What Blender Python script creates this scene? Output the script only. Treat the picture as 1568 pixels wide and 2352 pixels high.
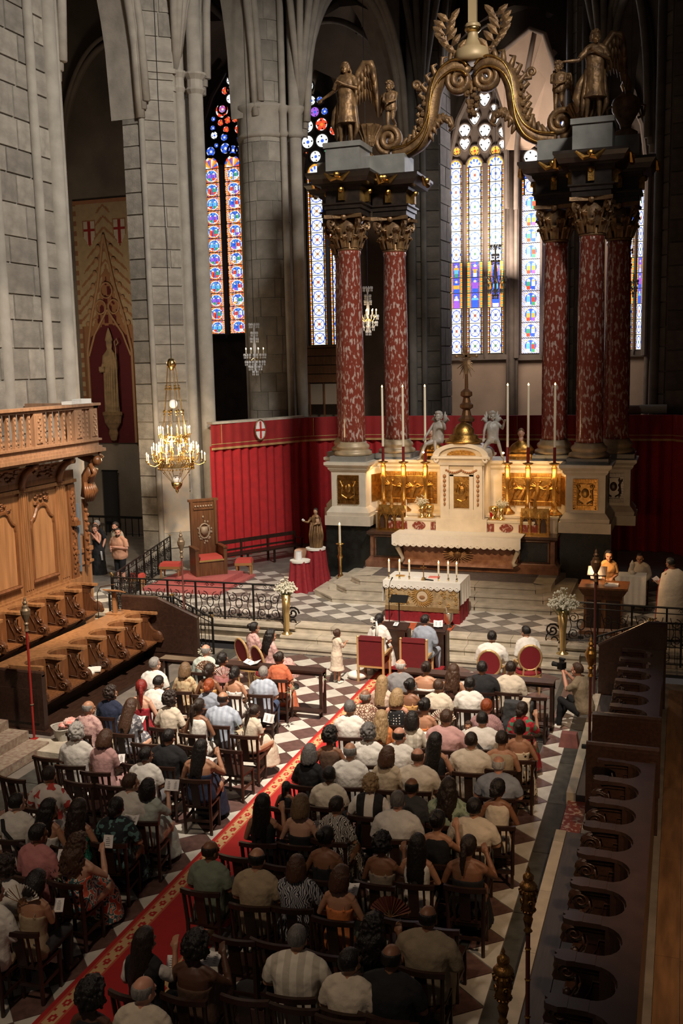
import bpy, math, random
import numpy as np
from mathutils import Vector, Matrix
R = random.Random(7)
PI = math.pi
for o in list(bpy.data.objects): bpy.data.objects.remove(o)
SC = bpy.context.scene; COL = SC.collection
# ---------------------------------------------------------------- camera, world, lights, exposure
def cam_axes(yaw, pitch, roll):
    fwd = Vector((-math.sin(yaw)*math.cos(pitch), math.cos(yaw)*math.cos(pitch), -math.sin(pitch)))
    right = Vector((math.cos(yaw), math.sin(yaw), 0)); up = right.cross(fwd)
    return math.cos(roll)*right+math.sin(roll)*up, -math.sin(roll)*right+math.cos(roll)*up, fwd
cd = bpy.data.cameras.new('camera'); cd.sensor_fit = 'VERTICAL'; cd.sensor_height = 36; cd.lens = 36*2285/2352
cd.clip_end = 300
cam = bpy.data.objects.new('camera', cd); COL.objects.link(cam); SC.camera = cam
r_, u_, f_ = cam_axes(math.radians(19.06), math.radians(8.45), math.radians(-1.257))
M3 = Matrix((r_, u_, -f_)).transposed()
cam.matrix_world = Matrix.Translation((0, 0, 6.7)) @ M3.to_4x4()

w = bpy.data.worlds.new('world'); SC.world = w; w.use_nodes = True
bg = w.node_tree.nodes['Background']; bg.inputs[0].default_value = (.44, .36, .32, 1); bg.inputs[1].default_value = .08

def spot(name, loc, to, power, col, size, blend=.5, rad=.3):
    l = bpy.data.lights.new(name, 'SPOT'); l.energy = power; l.color = col; l.spot_size = math.radians(size); l.spot_blend = blend
    l.shadow_soft_size = rad; o = bpy.data.objects.new(name, l); COL.objects.link(o); o.location = loc
    o.rotation_euler = (Vector(to)-Vector(loc)).to_track_quat('-Z', 'Y').to_euler(); return o
def arealight(name, loc, to, power, col, sx, sy):
    l = bpy.data.lights.new(name, 'AREA'); l.shape = 'RECTANGLE'; l.size = sx; l.size_y = sy; l.energy = power; l.color = col
    o = bpy.data.objects.new(name, l); COL.objects.link(o); o.location = loc
    o.rotation_euler = (Vector(to)-Vector(loc)).to_track_quat('-Z', 'Y').to_euler(); return o
def pointlight(name, loc, power, col, rad=.15):
    l = bpy.data.lights.new(name, 'POINT'); l.energy = power; l.color = col; l.shadow_soft_size = rad
    o = bpy.data.objects.new(name, l); COL.objects.link(o); o.location = loc; return o
# daylight of the clerestory (high right, behind the camera) and of the apse
spot('clerestory_daylight', (5, 11, 23), (-14.3, 29, 8.5), 25000, (1, .95, .88), 52, .8, 1.6)
arealight('apse_daylight', (-6, 40.5, 15), (-6, 20, 4), 260, (.90, .90, 1), 5, 7)
spot('right_aisle_fill', (1.0, 8, 7), (.8, 13, 0), 1100, (1, .62, .34), 75, 1, .2)  # unseen fill light added to brighten the plank walkway
pointlight('aisle_fill', (-19.2, 28.5, 7.5), 230, (1, .82, .62), .6)  # added point light without a fixture, lifts the aisle wall and banner
spot('reader_fill', (-2.2, 19.5, 8), (-.7, 23.2, 1.4), 650, (1, .72, .48), 34, .9, .2)  # extra fill spot put in for the dim priest and reader
spot('nave_fill', (-5, 1, 15), (-6, 10, 0), 1900, (1, .74, .52), 62, 1, .6)  # weak fill spot, added so the foreground people stay visible
# lamps of the choir
spot('choir_lamp', (-2.5, 10, 18), (-7.8, 18.4, 0), 33000, (1, .84, .68), 44, 1, .22)
spot('altar_lamp', (-6.2, 14, 8.3), (-5.9, 27, 2.3), 4300, (1, .64, .34), 23, .8, .3)
arealight('retable_lamp_left', (-7.6, 27.35, 3.7), (-7.6, 28.1, 2.95), 24, (1, .62, .26), 1.8, .12)
arealight('retable_lamp_right', (-4.0, 27.35, 3.7), (-4.0, 28.1, 2.95), 24, (1, .62, .26), 1.8, .12)
spot('tabernacle_lamp', (-5.8, 24.2, 5.4), (-5.8, 27.1, 2.8), 130, (1, .66, .34), 60, .8, .2)
spot('stall_lamp', (-7.0, 14, 14), (-14.4, 19.0, 1.7), 14000, (1, .74, .50), 27, .55, .15)
spot('pier_lamp', (-10, 20, 8.0), (-15.1, 28.4, 3.0), 3200, (1, .82, .60), 36, .9, .3)
spot('balcony_lamp', (-6, 13, 15), (-14.9, 21, 5.6), 4200, (1, .90, .78), 26, .6, .3)
pointlight('lectern_lamp', (-1.9, 23.1, 2.5), 55, (1, .58, .28), .08)
SC.view_settings.view_transform = 'Standard'; SC.view_settings.look = 'None'; SC.view_settings.gamma = 1
SC.view_settings.exposure = 0.0; SC.view_settings.use_curve_mapping = False
SC.cycles.max_bounces = 5; SC.cycles.diffuse_bounces = 3; SC.cycles.glossy_bounces = 2; SC.cycles.transparent_max_bounces = 6
SC.cycles.sample_clamp_indirect = 4

# ---------------------------------------------------------------- materials
MATS = {}
def mat(name, col, rough=.6, metal=0, noise=0, scale=6, bump=0, bscale=20, rnd=0, emit=0, attr=False, spec=None, col2=None, stretch=None, sub=0):
    if name in MATS: return MATS[name]
    m = bpy.data.materials.new(name); m.use_nodes = True; MATS[name] = m
    n = m.node_tree.nodes; L = m.node_tree.links; b = n['Principled BSDF']
    c = tuple(col)+(1,)
    b.inputs['Base Color'].default_value = c; b.inputs['Roughness'].default_value = rough; b.inputs['Metallic'].default_value = metal
    if spec is not None: b.inputs['Specular IOR Level'].default_value = spec
    m.diffuse_color = c
    tc = None
    if noise or bump or rnd or attr:
        tc = n.new('ShaderNodeTexCoord'); mp = n.new('ShaderNodeMapping'); L.new(tc.outputs['Object'], mp.inputs[0])
        if stretch: mp.inputs['Scale'].default_value = stretch
        out = None
        if attr:
            a = n.new('ShaderNodeVertexColor'); a.layer_name = 'Col'; out = a.outputs[0]
        if noise:
            t = n.new('ShaderNodeTexNoise'); t.inputs['Scale'].default_value = scale; t.inputs['Detail'].default_value = 6
            L.new(mp.outputs[0], t.inputs[0])
            r = n.new('ShaderNodeValToRGB'); r.color_ramp.elements[0].position = .3; r.color_ramp.elements[1].position = .7
            L.new(t.outputs[0], r.inputs[0])
            if out is None:
                d = col2 if col2 else tuple(x*(1-noise) for x in col); r.color_ramp.elements[0].color = tuple(d)+(1,); r.color_ramp.elements[1].color = c
                out = r.outputs[0]
            else:
                r.color_ramp.elements[0].color = (1-noise,)*3+(1,); mx = n.new('ShaderNodeMixRGB'); mx.blend_type = 'MULTIPLY'; mx.inputs[0].default_value = 1
                L.new(out, mx.inputs[1]); L.new(r.outputs[0], mx.inputs[2]); out = mx.outputs[0]
        if rnd:
            oi = n.new('ShaderNodeObjectInfo'); mr = n.new('ShaderNodeMapRange'); mr.inputs[3].default_value = 1-rnd; mr.inputs[4].default_value = 1+rnd
            L.new(oi.outputs['Random'], mr.inputs[0]); h = n.new('ShaderNodeHueSaturation')
            if out is not None: L.new(out, h.inputs['Color'])
            else: h.inputs['Color'].default_value = c
            L.new(mr.outputs[0], h.inputs['Value']); out = h.outputs[0]
        if out is not None:
            L.new(out, b.inputs['Base Color'])
            if emit: L.new(out, b.inputs['Emission Color'])
        if bump:
            t2 = n.new('ShaderNodeTexNoise'); t2.inputs['Scale'].default_value = bscale; t2.inputs['Detail'].default_value = 5
            L.new(mp.outputs[0], t2.inputs[0]); bp = n.new('ShaderNodeBump'); bp.inputs['Strength'].default_value = bump; bp.inputs['Distance'].default_value = .02
            L.new(t2.outputs[0], bp.inputs['Height']); L.new(bp.outputs[0], b.inputs['Normal'])
    if emit:
        b.inputs['Emission Strength'].default_value = emit
        if not (noise or attr or rnd): b.inputs['Emission Color'].default_value = c
        m.cycles.emission_sampling = 'NONE'
    return m
STONE = mat('limestone', (.34, .30, .245), .9, noise=.35, scale=3, bump=.5, bscale=14, rnd=.22)
MORTAR = mat('mortar', (.40, .355, .29), .95, noise=.2, scale=6, bump=.3)
SHAFT = mat('shaft_stone', (.40, .35, .285), .85, noise=.3, scale=2.2, bump=.35, bscale=9)
DSTONE = mat('dark_stone', (.15, .128, .108), .95, noise=.4, scale=2, bump=.4, bscale=8, rnd=.2)  # darker tone than the limestone, for the far piers, arches and ribs
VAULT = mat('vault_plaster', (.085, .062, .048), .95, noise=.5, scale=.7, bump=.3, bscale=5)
WALLP = mat('aisle_plaster', (.27, .225, .18), .95, noise=.4, scale=.8, bump=.4, bscale=6)
PEACH = mat('chapel_plaster', (.62, .44, .33), .9, noise=.25, scale=.9)
MULL = mat('tracery_stone', (.26, .20, .165), .85, noise=.25, scale=3)
TREAD = mat('step_stone', (.56, .50, .40), .55, noise=.35, scale=4, bump=.25, bscale=18, rnd=.12)
TWHITE = mat('white_marble', (.66, .64, .58), .35, noise=.25, scale=5, rnd=.12)
TDARK = mat('brown_marble', (.15, .085, .075), .35, noise=.45, scale=9, rnd=.3)
TGREY = mat('grey_marble', (.22, .205, .185), .4, noise=.35, scale=8, rnd=.25)
FLOORM = mat('worn_paving', (.20, .175, .15), .6, noise=.4, scale=3, bump=.2)
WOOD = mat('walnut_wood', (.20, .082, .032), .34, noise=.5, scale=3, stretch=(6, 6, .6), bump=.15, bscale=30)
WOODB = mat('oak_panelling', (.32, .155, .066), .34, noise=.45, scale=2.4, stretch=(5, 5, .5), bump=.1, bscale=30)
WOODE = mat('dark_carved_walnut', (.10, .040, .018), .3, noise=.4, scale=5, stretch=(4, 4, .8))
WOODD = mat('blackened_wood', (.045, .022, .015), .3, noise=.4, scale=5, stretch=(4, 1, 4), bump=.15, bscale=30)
CHAIRM = mat('dark_chair_wood', (.040, .017, .011), .42, noise=.4, scale=9, rnd=.25)
GOLD = mat('gilding', (.62, .36, .10), .36, 1, noise=.5, scale=10, bump=.25, bscale=30, col2=(.30, .15, .04))
BRASS = mat('brass', (.80, .56, .22), .25, 1)
OLDGOLD = mat('worn_gilded_wood', (.33, .19, .08), .48, .5, noise=.6, scale=5, bump=.45, bscale=22, col2=(.10, .055, .03))
IRON = mat('wrought_iron', (.02, .018, .017), .45, .6)
WMARB = mat('warm_white_marble', (.74, .66, .53), .4, noise=.2, scale=3, bump=.08)
RMARB = mat('red_marble', (.20, .04, .024), .16, noise=1, scale=7.5, col2=(.46, .34, .29), stretch=(2.2, 2.2, .8)); _r = [n for n in RMARB.node_tree.nodes if n.type == 'VALTORGB'][0].color_ramp.elements; _r[0].position = .40; _r[1].position = .47
DMARB = mat('dark_marble', (.05, .03, .022), .28, noise=.6, scale=7, col2=(.10, .05, .03)); SLAB = mat('dark_border_marble', (.065, .066, .058), .6, noise=.5, scale=7, rnd=.2)
EMARB = mat('blackened_marble', (.030, .020, .015), .3, noise=.5, scale=7)
GMARB = mat('green_black_marble', (.018, .02, .018), .22, noise=.5, scale=6)
GREYM = mat('grey_veined_marble', (.25, .24, .215), .35, noise=.35, scale=2.5)
ALTM = mat('brown_veined_marble', (.30, .15, .085), .3, noise=1, scale=5, col2=(.13, .055, .035))
REDC = mat('red_curtain_cloth', (.42, .012, .016), .85, noise=.25, scale=5)
REDV = mat('red_velvet', (.26, .008, .016), .75, noise=.3, scale=14, bump=.1)
REDCAR = mat('red_carpet', (.50, .022, .02), .95, noise=.3, scale=30, bump=.2, bscale=90)
WHITEC = mat('white_linen', (.80, .78, .72), .85, noise=.08, scale=12, bump=.15, bscale=30)
WAX = mat('candle_wax', (.85, .76, .58), .5)
FLAME = mat('candle_flame', (1, .62, .22), .5, emit=9)
BULB = mat('candle_bulb', (1, .72, .36), .4, emit=14)
GLASSC = mat('crystal', (.75, .75, .76), .08, spec=1)
BLACK = mat('black_cloth', (.008, .008, .009), .8)
PAPER = mat('paper', (.80, .79, .78), .8)
VC = mat('painted_cloth', (.5, .5, .5), .9, attr=True, noise=.18, scale=5)
VCL = mat('stained_glass', (.5, .5, .5), .6, attr=True, emit=1.0)

# ---------------------------------------------------------------- mesh helpers
class MB:
    def __init__(s): s.v = []; s.f = []; s.m = []; s.c = []
    def add(s, vs, fs, mi=0, col=None):
        k = len(s.v); s.v += [tuple(p) for p in vs]; s.f += [tuple(i+k for i in f) for f in fs]; s.m += [mi]*len(fs); s.c += [col]*len(fs); return s
    def bb(s, x0, x1, y0, y1, z0, z1, mi=0, t=0, tx=None, ty=None):
        tx = t if tx is None else tx; ty = t if ty is None else ty
        v = [(x0, y0, z0), (x1, y0, z0), (x1, y1, z0), (x0, y1, z0), (x0+tx, y0+ty, z1), (x1-tx, y0+ty, z1), (x1-tx, y1-ty, z1), (x0+tx, y1-ty, z1)]
        return s.add(v, [(3, 2, 1, 0), (4, 5, 6, 7), (0, 1, 5, 4), (1, 2, 6, 5), (2, 3, 7, 6), (3, 0, 4, 7)], mi)
    def box(s, c, d, rz=0, mi=0, rx=0, ry=0):
        k = len(s.v); x, y, z = d[0]/2, d[1]/2, d[2]/2; s.bb(-x, x, -y, y, -z, z, mi)
        Mx = Matrix.Translation(c) @ Matrix.Rotation(rz, 4, 'Z') @ Matrix.Rotation(ry, 4, 'Y') @ Matrix.Rotation(rx, 4, 'X')
        for i in range(k, len(s.v)): s.v[i] = tuple(Mx @ Vector(s.v[i]))
        return s
    def lathe(s, prof, c=(0, 0, 0), n=16, a0=0, a1=2*PI, mi=0, sx=1, sy=1, rot=0):
        full = abs(a1-a0-2*PI) < 1e-6; k = n if full else n+1; vs = []; fs = []
        for r, z in prof:
            for i in range(k):
                a = rot+a0+(a1-a0)*i/n; vs.append((c[0]+r*sx*math.cos(a), c[1]+r*sy*math.sin(a), c[2]+z))
        for j in range(len(prof)-1):
            for i in range(n):
                i2 = (i+1) % k; fs.append((j*k+i, j*k+i2, (j+1)*k+i2, (j+1)*k+i))
        if full:
            if prof[0][0] > 1e-4: fs.append(tuple(range(k))[::-1])
            if prof[-1][0] > 1e-4: fs.append(tuple((len(prof)-1)*k+i for i in range(k)))
        return s.add(vs, fs, mi)
    def tube(s, pts, r, n=6, mi=0, closed=False, flat=1.0):
        pts = [Vector(p) for p in pts]; N = len(pts); rs = r if isinstance(r, (list, tuple)) else [r]*N
        up = None; vs = []
        for i, p in enumerate(pts):
            t = (pts[(i+1) % N]-pts[i-1]) if closed else (pts[min(i+1, N-1)]-pts[max(i-1, 0)])
            t = t.normalized() if t.length > 1e-9 else Vector((0, 0, 1))
            if up is None:
                up = Vector((0, 0, 1)) if abs(t.z) < .9 else Vector((1, 0, 0))
            a = (up-t*up.dot(t)); a = a.normalized() if a.length > 1e-6 else t.orthogonal().normalized()
            up = a; b = t.cross(a)
            for j in range(n):
                an = 2*PI*j/n+PI/n; vs.append(p+a*(rs[i]*math.cos(an))+b*(rs[i]*flat*math.sin(an)))
        fs = []
        for i in range(N if closed else N-1):
            q = (i+1) % N
            for j in range(n): fs.append((i*n+j, i*n+(j+1) % n, q*n+(j+1) % n, q*n+j))
        if not closed: fs += [tuple(range(n))[::-1], tuple((N-1)*n+j for j in range(n))]
        return s.add(vs, fs, mi)
    def ball(s, c, r, n=8, m=5, mi=0, rot=None):
        r = (r, r, r) if not isinstance(r, (tuple, list)) else r; vs = []; fs = []
        for j in range(m+1):
            ph = PI*j/m-PI/2
            for i in range(n):
                a = 2*PI*i/n; p = Vector((r[0]*math.cos(ph)*math.cos(a), r[1]*math.cos(ph)*math.sin(a), r[2]*math.sin(ph)))
                if rot: p = rot @ p
                vs.append((c[0]+p.x, c[1]+p.y, c[2]+p.z))
        for j in range(m):
            for i in range(n): fs.append((j*n+i, j*n+(i+1) % n, (j+1)*n+(i+1) % n, (j+1)*n+i))
        return s.add(vs, fs, mi)
    def prism(s, poly, a0, a1, axis='z', mi=0):
        n = len(poly)
        def P(p, h): return (p[0], p[1], h) if axis == 'z' else ((p[0], h, p[1]) if axis == 'y' else (h, p[0], p[1]))
        vs = [P(p, a0) for p in poly]+[P(p, a1) for p in poly]
        fs = [tuple(range(n))[::-1], tuple(range(n, 2*n))]+[(i, (i+1) % n, n+(i+1) % n, n+i) for i in range(n)]
        return s.add(vs, fs, mi)
    def mesh(s, name, mats, smooth=False):
        me = bpy.data.meshes.new(name); me.from_pydata(s.v, [], s.f)
        for m in (mats if isinstance(mats, (list, tuple)) else [mats]): me.materials.append(m)
        me.polygons.foreach_set('material_index', s.m)
        if smooth: me.polygons.foreach_set('use_smooth', [True]*len(s.f))
        if any(c is not None for c in s.c):
            at = me.color_attributes.new('Col', 'FLOAT_COLOR', 'CORNER'); data = []
            for f, c in zip(s.f, s.c): data += (list(c or (1, 1, 1))+[1])*len(f)
            at.data.foreach_set('color', data)
        me.update(); return me
    def obj(s, name, mats, parent=None, loc=None, rz=0, smooth=False, label=None, cat=None, group=None, kind=None):
        return link(name, s.mesh(name, mats, smooth), parent, loc, rz, label, cat, group, kind)
def link(name, me, parent=None, loc=None, rz=0, label=None, cat=None, group=None, kind=None, scale=None):
    o = bpy.data.objects.new(name, me); COL.objects.link(o)
    if parent is not None: o.parent = parent
    if loc is not None: o.location = loc
    if rz: o.rotation_euler = (0, 0, rz)
    if scale: o.scale = scale
    if label: o['label'] = label
    if cat: o['category'] = cat
    if group: o['group'] = group
    if kind: o['kind'] = kind
    return o
def thing(name, label, cat, loc=(0, 0, 0), rz=0, group=None): return link(name, None, None, loc, rz, label, cat, group)
def dup(o, loc, rz=None, label=None, group=None, scale=None):
    c = o.copy(); COL.objects.link(c); c.location = loc
    if rz is not None: c.rotation_euler = (0, 0, rz)
    if label: c['label'] = label
    if group: c['group'] = group
    if scale: c.scale = scale
    for ch in o.children:
        d = ch.copy(); COL.objects.link(d); d.parent = c
        for g in ch.children:
            e = g.copy(); COL.objects.link(e); e.parent = d
    return c
BOX = {}
def unitbox(m):
    if m.name not in BOX:
        b = MB(); b.bb(-.5, .5, -.5, .5, -.5, .5); v = [(x*(.5-.02 if abs(z) > 0 and y < 0 else .5)/.5, y, z*(.5-.02 if y < 0 else .5)/.5) for x, y, z in b.v]; b.v = v
        BOX[m.name] = b.mesh('stone_block', m)
    return BOX[m.name]
def piece(name, m, c, d, rz=0, parent=None):
    o = link(name, unitbox(m), parent, c, rz, scale=d); return o
# ashlar slabs proud of a vertical face from plan point a to b (outward normal to the right of a->b)
def ashlar(parent, a, b, z0, z1, course, m, rnd, wmin=.5, wmax=1.1, name='stone_block', proud=.02, zj=.02):
    a = Vector(a); b = Vector(b); L_ = (b-a).length; d = (b-a)/L_; rz = math.atan2(d.y, d.x); nrm = Vector((d.y, -d.x)); z = z0
    while z < z1-.15:
        h = min(course*rnd.uniform(.85, 1.15), z1-z); s_ = 0; first = True
        while s_ < L_-.02:
            wd = rnd.uniform(wmin, wmax)
            if L_-s_-wd < wmin*.7: wd = L_-s_
            c = a+d*(s_+wd/2)+nrm*(proud/2+rnd.uniform(-.006, .006))
            piece(name, m, (c.x, c.y, z+h/2), (wd-zj, .05+proud, h-zj), rz, parent); s_ += wd
        z += h
# ---------------------------------------------------------------- floors and steps
MB().bb(-26, 3, -2, 21.0, -.2, -.012).obj('floor', FLOORM, kind='structure')
FL = bpy.data.objects['floor']
D = .63
def diamond(m, nm):
    b = MB(); h = D/2-.006; b.prism([(h, 0), (0, h), (-h, 0), (0, -h)], -.02, 0); return b.mesh(nm, m)
dm = {k: diamond(m, 'paving_tile') for k, m in (('w', TWHITE), ('d', TDARK))}
cand = []
for i in range(-7, 7):
    for j in range(-4, 22):
        for k, ox in (('d', 0), ('w', .5)):
            x = -6.43+(i+ox)*D; y = 18.83-(j+ox)*D
            if -9.75 < x < -2.55 and 6.8 < y < 20.75:
                cand.append((abs(x+6.9)-.12*y if -8.6 < x < -5.2 else 5+abs(x+6)-.1*y, x, y, k))
cand.sort(); rest = MB()
for n_, (q, x, y, k) in enumerate(cand):
    if n_ < 262: link('paving_tile', dm[k], FL, (x, y, 0))
    else:
        h = D/2-.006; rest.prism([(x+h, y), (x, y+h), (x-h, y), (x, y-h)], -.02, 0, mi=0 if k == 'w' else 1)
rest.obj('paving_tiles', [TWHITE, TDARK], FL, kind='stuff')
# border of triangles along the right stalls
tw = MB(); tw.prism([(0, .30), (0, -.30), (-.36, 0)], -.02, 0); tw = tw.mesh('border_tile', TWHITE)
td = MB(); td.prism([(-.36, .30), (0, 0), (-.36, -.30)][::-1], -.02, 0); td = td.mesh('border_tile', TDARK)
for i in range(-5, 17):
    link('border_tile', td, FL, (-1.825, 17.206-.644*i, 0)); link('border_tile', tw, FL, (-1.825, 16.884-.644*i, 0))
for x0, x1, ml in ((-1.815, -1.53, SLAB), (-2.30, -2.20, SLAB), (-10.3, -9.8, SLAB)):
    y = 5
    while y < 20.6: MB().bb(x0, x1, y, y+1.58, -.02, 0).obj('border_slab', ml, FL); y += 1.6
# sanctuary platform: three steps across the nave then a raised checkered floor
plat = MB(); plat.bb(-26, 3, 22.0, 50, -.2, .488); PF = plat.obj('trim_1', FLOORM, kind='structure')
def step_row(parent, y0, y1, x0, x1, z0, z1, nx, nos=.03):
    xs = [x0+(x1-x0)*(i+R.uniform(-.2, .2)*(0 < i < nx))/nx for i in range(nx+1)]
    for i in range(nx):
        b = MB(); a, c = xs[i]+.004, xs[i+1]-.004
        b.bb(a, c, y0+nos, y1, z0, z1-.05); b.bb(a, c, y0, y1, z1-.05, z1); b.obj('step_slab', TREAD, parent)
cs = thing('choir_steps', 'three wide pale stone steps across the choir between the two flower vases', 'steps', (-5.4, 21, 0))
cs.location = (0, 0, 0)
for z1, y0, y1, x0, x1, n in ((.16, 20.98, 21.34, -9.3, -1.6, 6), (.32, 21.32, 21.68, -9.0, -2.0, 6), (.5, 21.66, 22.1, -8.75, -2.45, 6)):
    step_row(cs, y0, y1, x0, x1, 0, z1, n)
# walls carrying the railings left and right of the steps
for nm, x0, x1, lab in (('left', -15.8, -8.72, 'low moulded stone wall under the left iron railing'), ('right', -2.5, 2.5, 'low moulded stone wall under the right iron railing')):
    b = MB()
    for y0, z0, z1 in ((21.60, .42, .5), (21.66, .36, .42), (21.62, .26, .33), (21.72, .0, .36), (21.60, 0, .10)): b.bb(x0, x1, y0, 22.05, z0, z1)
    b.obj('plinth_wall', TREAD, label=lab, cat='wall')
# platform checker: rotated square tiles
Dp = .62
def inplat(x, y): return -15.6 < x < 1.5 and 22.15 < y < 27.2
pd = {}
for k, m in (('w', TWHITE), ('g', TGREY)):
    b = MB(); h = Dp/2-.005; b.prism([(h, 0), (0, h), (-h, 0), (0, -h)], -.012, 0); pd[k] = b.mesh('platform_tile', m)
cand = []
for i in range(-20, 24):
    for j in range(0, 14):
        for k, ox in (('g', 0), ('w', .5)):
            x = -5.8+(i+ox)*Dp; y = 22.5+(j+ox)*Dp
            if inplat(x, y) and not (-8.2 < x < -3.4 and y > 24.3): cand.append((abs(x+8)+.5*(y-22), x, y, k))
cand.sort(); rest = MB()
for n_, (q, x, y, k) in enumerate(cand):
    if n_ < 240: link('platform_tile', pd[k], PF, (x, y, .5))
    else:
        h = Dp/2-.005; rest.prism([(x+h, y), (x, y+h), (x-h, y), (x, y-h)], .488, .5, mi=0 if k == 'w' else 1)
rest.obj('platform_tiles', [TWHITE, TGREY], PF, kind='stuff')
# altar steps with canted corners
asx = thing('altar_steps', 'three tiers of pale stone steps with canted corners before the high altar', 'steps')
for z0, z1, yf, hw, c in ((.5, .65, 24.05, 2.85, .75), (.65, .80, 24.5, 2.6, .55), (.80, .95, 24.95, 2.35, .35)):
    X0 = -5.8; yb = 27.2
    segs = [[(X0-hw, yf), (X0-hw/3, yf), (X0-hw/3, yf+.6), (X0-hw+.1, yf+.6)], [(X0-hw/3, yf), (X0+hw/3, yf), (X0+hw/3, yf+.6), (X0-hw/3, yf+.6)], [(X0+hw/3, yf), (X0+hw, yf), (X0+hw-.1, yf+.6), (X0+hw/3, yf+.6)],
            [(X0-hw, yf), (X0-hw+.1, yf+.6), (X0-hw-c+.5, yf+c+.2), (X0-hw-c, yf+c)], [(X0+hw, yf), (X0+hw+c, yf+c), (X0+hw+c-.5, yf+c+.2), (X0+hw-.1, yf+.6)],
            [(X0-hw-c, yf+c), (X0-hw-c+.5, yf+c+.2), (X0-hw-c+.5, yb), (X0-hw-c, yb)], [(X0+hw+c, yf+c), (X0+hw+c, yb), (X0+hw+c-.5, yb), (X0+hw+c-.5, yf+c+.2)]]
    for pl in segs:
        b = MB(); cx = sum(p[0] for p in pl)/4; cy = sum(p[1] for p in pl)/4
        q = [(cx+(x-cx)*.995, cy+(y-cy)*.99) for x, y in pl]; b.prism(q, z1-.045, z1)
        q = [(cx+(x-cx)*.985, cy+(y-cy)*.93) for x, y in pl]; b.prism(q, z0, z1-.045); b.obj('step_slab', TREAD, asx)
MB().prism([(-8.35, 25.5), (-3.2, 25.5), (-2.9, 27.3), (-8.7, 27.3)], .5, .945).obj('top_paving', mat('grey_carpet', (.16, .13, .12), .9, noise=.3, scale=9), asx)
MB().prism([(-9.0, 24.9), (-2.6, 24.9), (-2.6, 27.3), (-9.0, 27.3)], .5, .79).obj('step_core', TREAD, asx)
# aisle floor at left
MB().bb(-26, -15.4, 20, 34, .0, .3).obj('trim_2', mat('aisle_paving', (.30, .27, .23), .6, noise=.3, scale=2), kind='structure')
# ---------------------------------------------------------------- carpet with its chain border
def carpet():
    b = MB(); x0, x1 = -6.22, -5.05; nx, ny = 42, 640; y0, y1 = 6.8, 20.9
    red = (.44, .018, .016); gold = (.62, .40, .19)
    for j in range(ny):
        for i in range(nx):
            u = (i+.5)/nx*(x1-x0); v = (j+.5)/ny*(y1-y0); e = min(u, (x1-x0)-u); c = red
            if .045 < e < .075 or .235 < e < .255: c = (.52, .10, .05)
            if .08 < e < .23:
                t = (v/.26) % 1; d = math.hypot((e-.155)/.075, (t-.5)/.5); c = gold if .5 < d < 1.12 or d < .12 else red
            b.add([(x0+(x1-x0)*i/nx, y0+(y1-y0)*j/ny, .012), (x0+(x1-x0)*(i+1)/nx, y0+(y1-y0)*j/ny, .012), (x0+(x1-x0)*(i+1)/nx, y0+(y1-y0)*(j+1)/ny, .012), (x0+(x1-x0)*i/nx, y0+(y1-y0)*(j+1)/ny, .012)], [(0, 1, 2, 3)], 0, c)
    b.bb(x0, x1, y0, y1, 0.0, .010); return b
carpet().obj('aisle_carpet', VC, label='long red carpet runner with a gold chain border down the central aisle', cat='carpet')
# ---------------------------------------------------------------- piers
def pier(name, label, pts, z0, z1, shafts, capz, blockfaces, rnd_seed=1, m=STONE, core=MORTAR, sm=SHAFT, course=.62, caph=.62, wr=(.5, 1.1), bz=None):
    t = thing(name, label, 'pillar'); rn = random.Random(rnd_seed)
    b = MB(); b.prism(pts, z0, z1); b.obj('core', core, t)
    for i, j in blockfaces: ashlar(t, pts[i], pts[j], bz or z0, z1, course, m, rn, *wr)
    for x, y, r in shafts:
        s = MB(); s.lathe([(r*1.5, z0), (r*1.5, z0+.35), (r*1.15, z0+.5), (r, z0+.62), (r, z1)], (x, y, 0), 12); s.obj('shaft', sm, t, smooth=True)
        if capz:
            s = MB(); s.lathe([(r, capz), (r*1.35, capz+.12), (r*1.1, capz+.2), (r*1.1, capz+caph-.2), (r*1.6, capz+caph-.06), (r*1.6, capz+caph)], (x, y, 0), 12); s.obj('capital', sm, t)
    if capz:
        cx = sum(p[0] for p in pts)/len(pts); cy = sum(p[1] for p in pts)/len(pts)
        for zz, e in ((capz, .05), (capz+caph-.12, .12)):
            q = [(cx+(x-cx)*(1+e), cy+(y-cy)*(1+e)) for x, y in pts]; MB().prism(q, zz, zz+.13).obj('capital_band', sm, t)
    return t
pier('stone_pier', 'tall lit stone pier behind the large gilt chandelier and the bishop\'s throne', [(-16.45, 27.95), (-15.8, 27.95), (-15.0, 28.62), (-15.0, 30.3), (-16.45, 30.3)], .3, 21, [(-14.95, 28.86, .15), (-14.62, 29.28, .24), (-15.78, 27.93, .09)], 15.05, [(0, 1), (1, 2)], 3)
pier('stone_pier', 'nearest stone pier at the left edge, rising behind the wooden balcony', [(-16.6, 17.5), (-15.62, 17.5), (-15.62, 23.0), (-16.6, 23.4)], .3, 19, [(-15.55, 23.0, .2), (-15.5, 22.1, .12), (-15.6, 20.5, .16), (-15.72, 23.45, .15)], None, [(1, 2)], 4, course=.7, wr=(.7, 1.2), bz=4.5)
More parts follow.
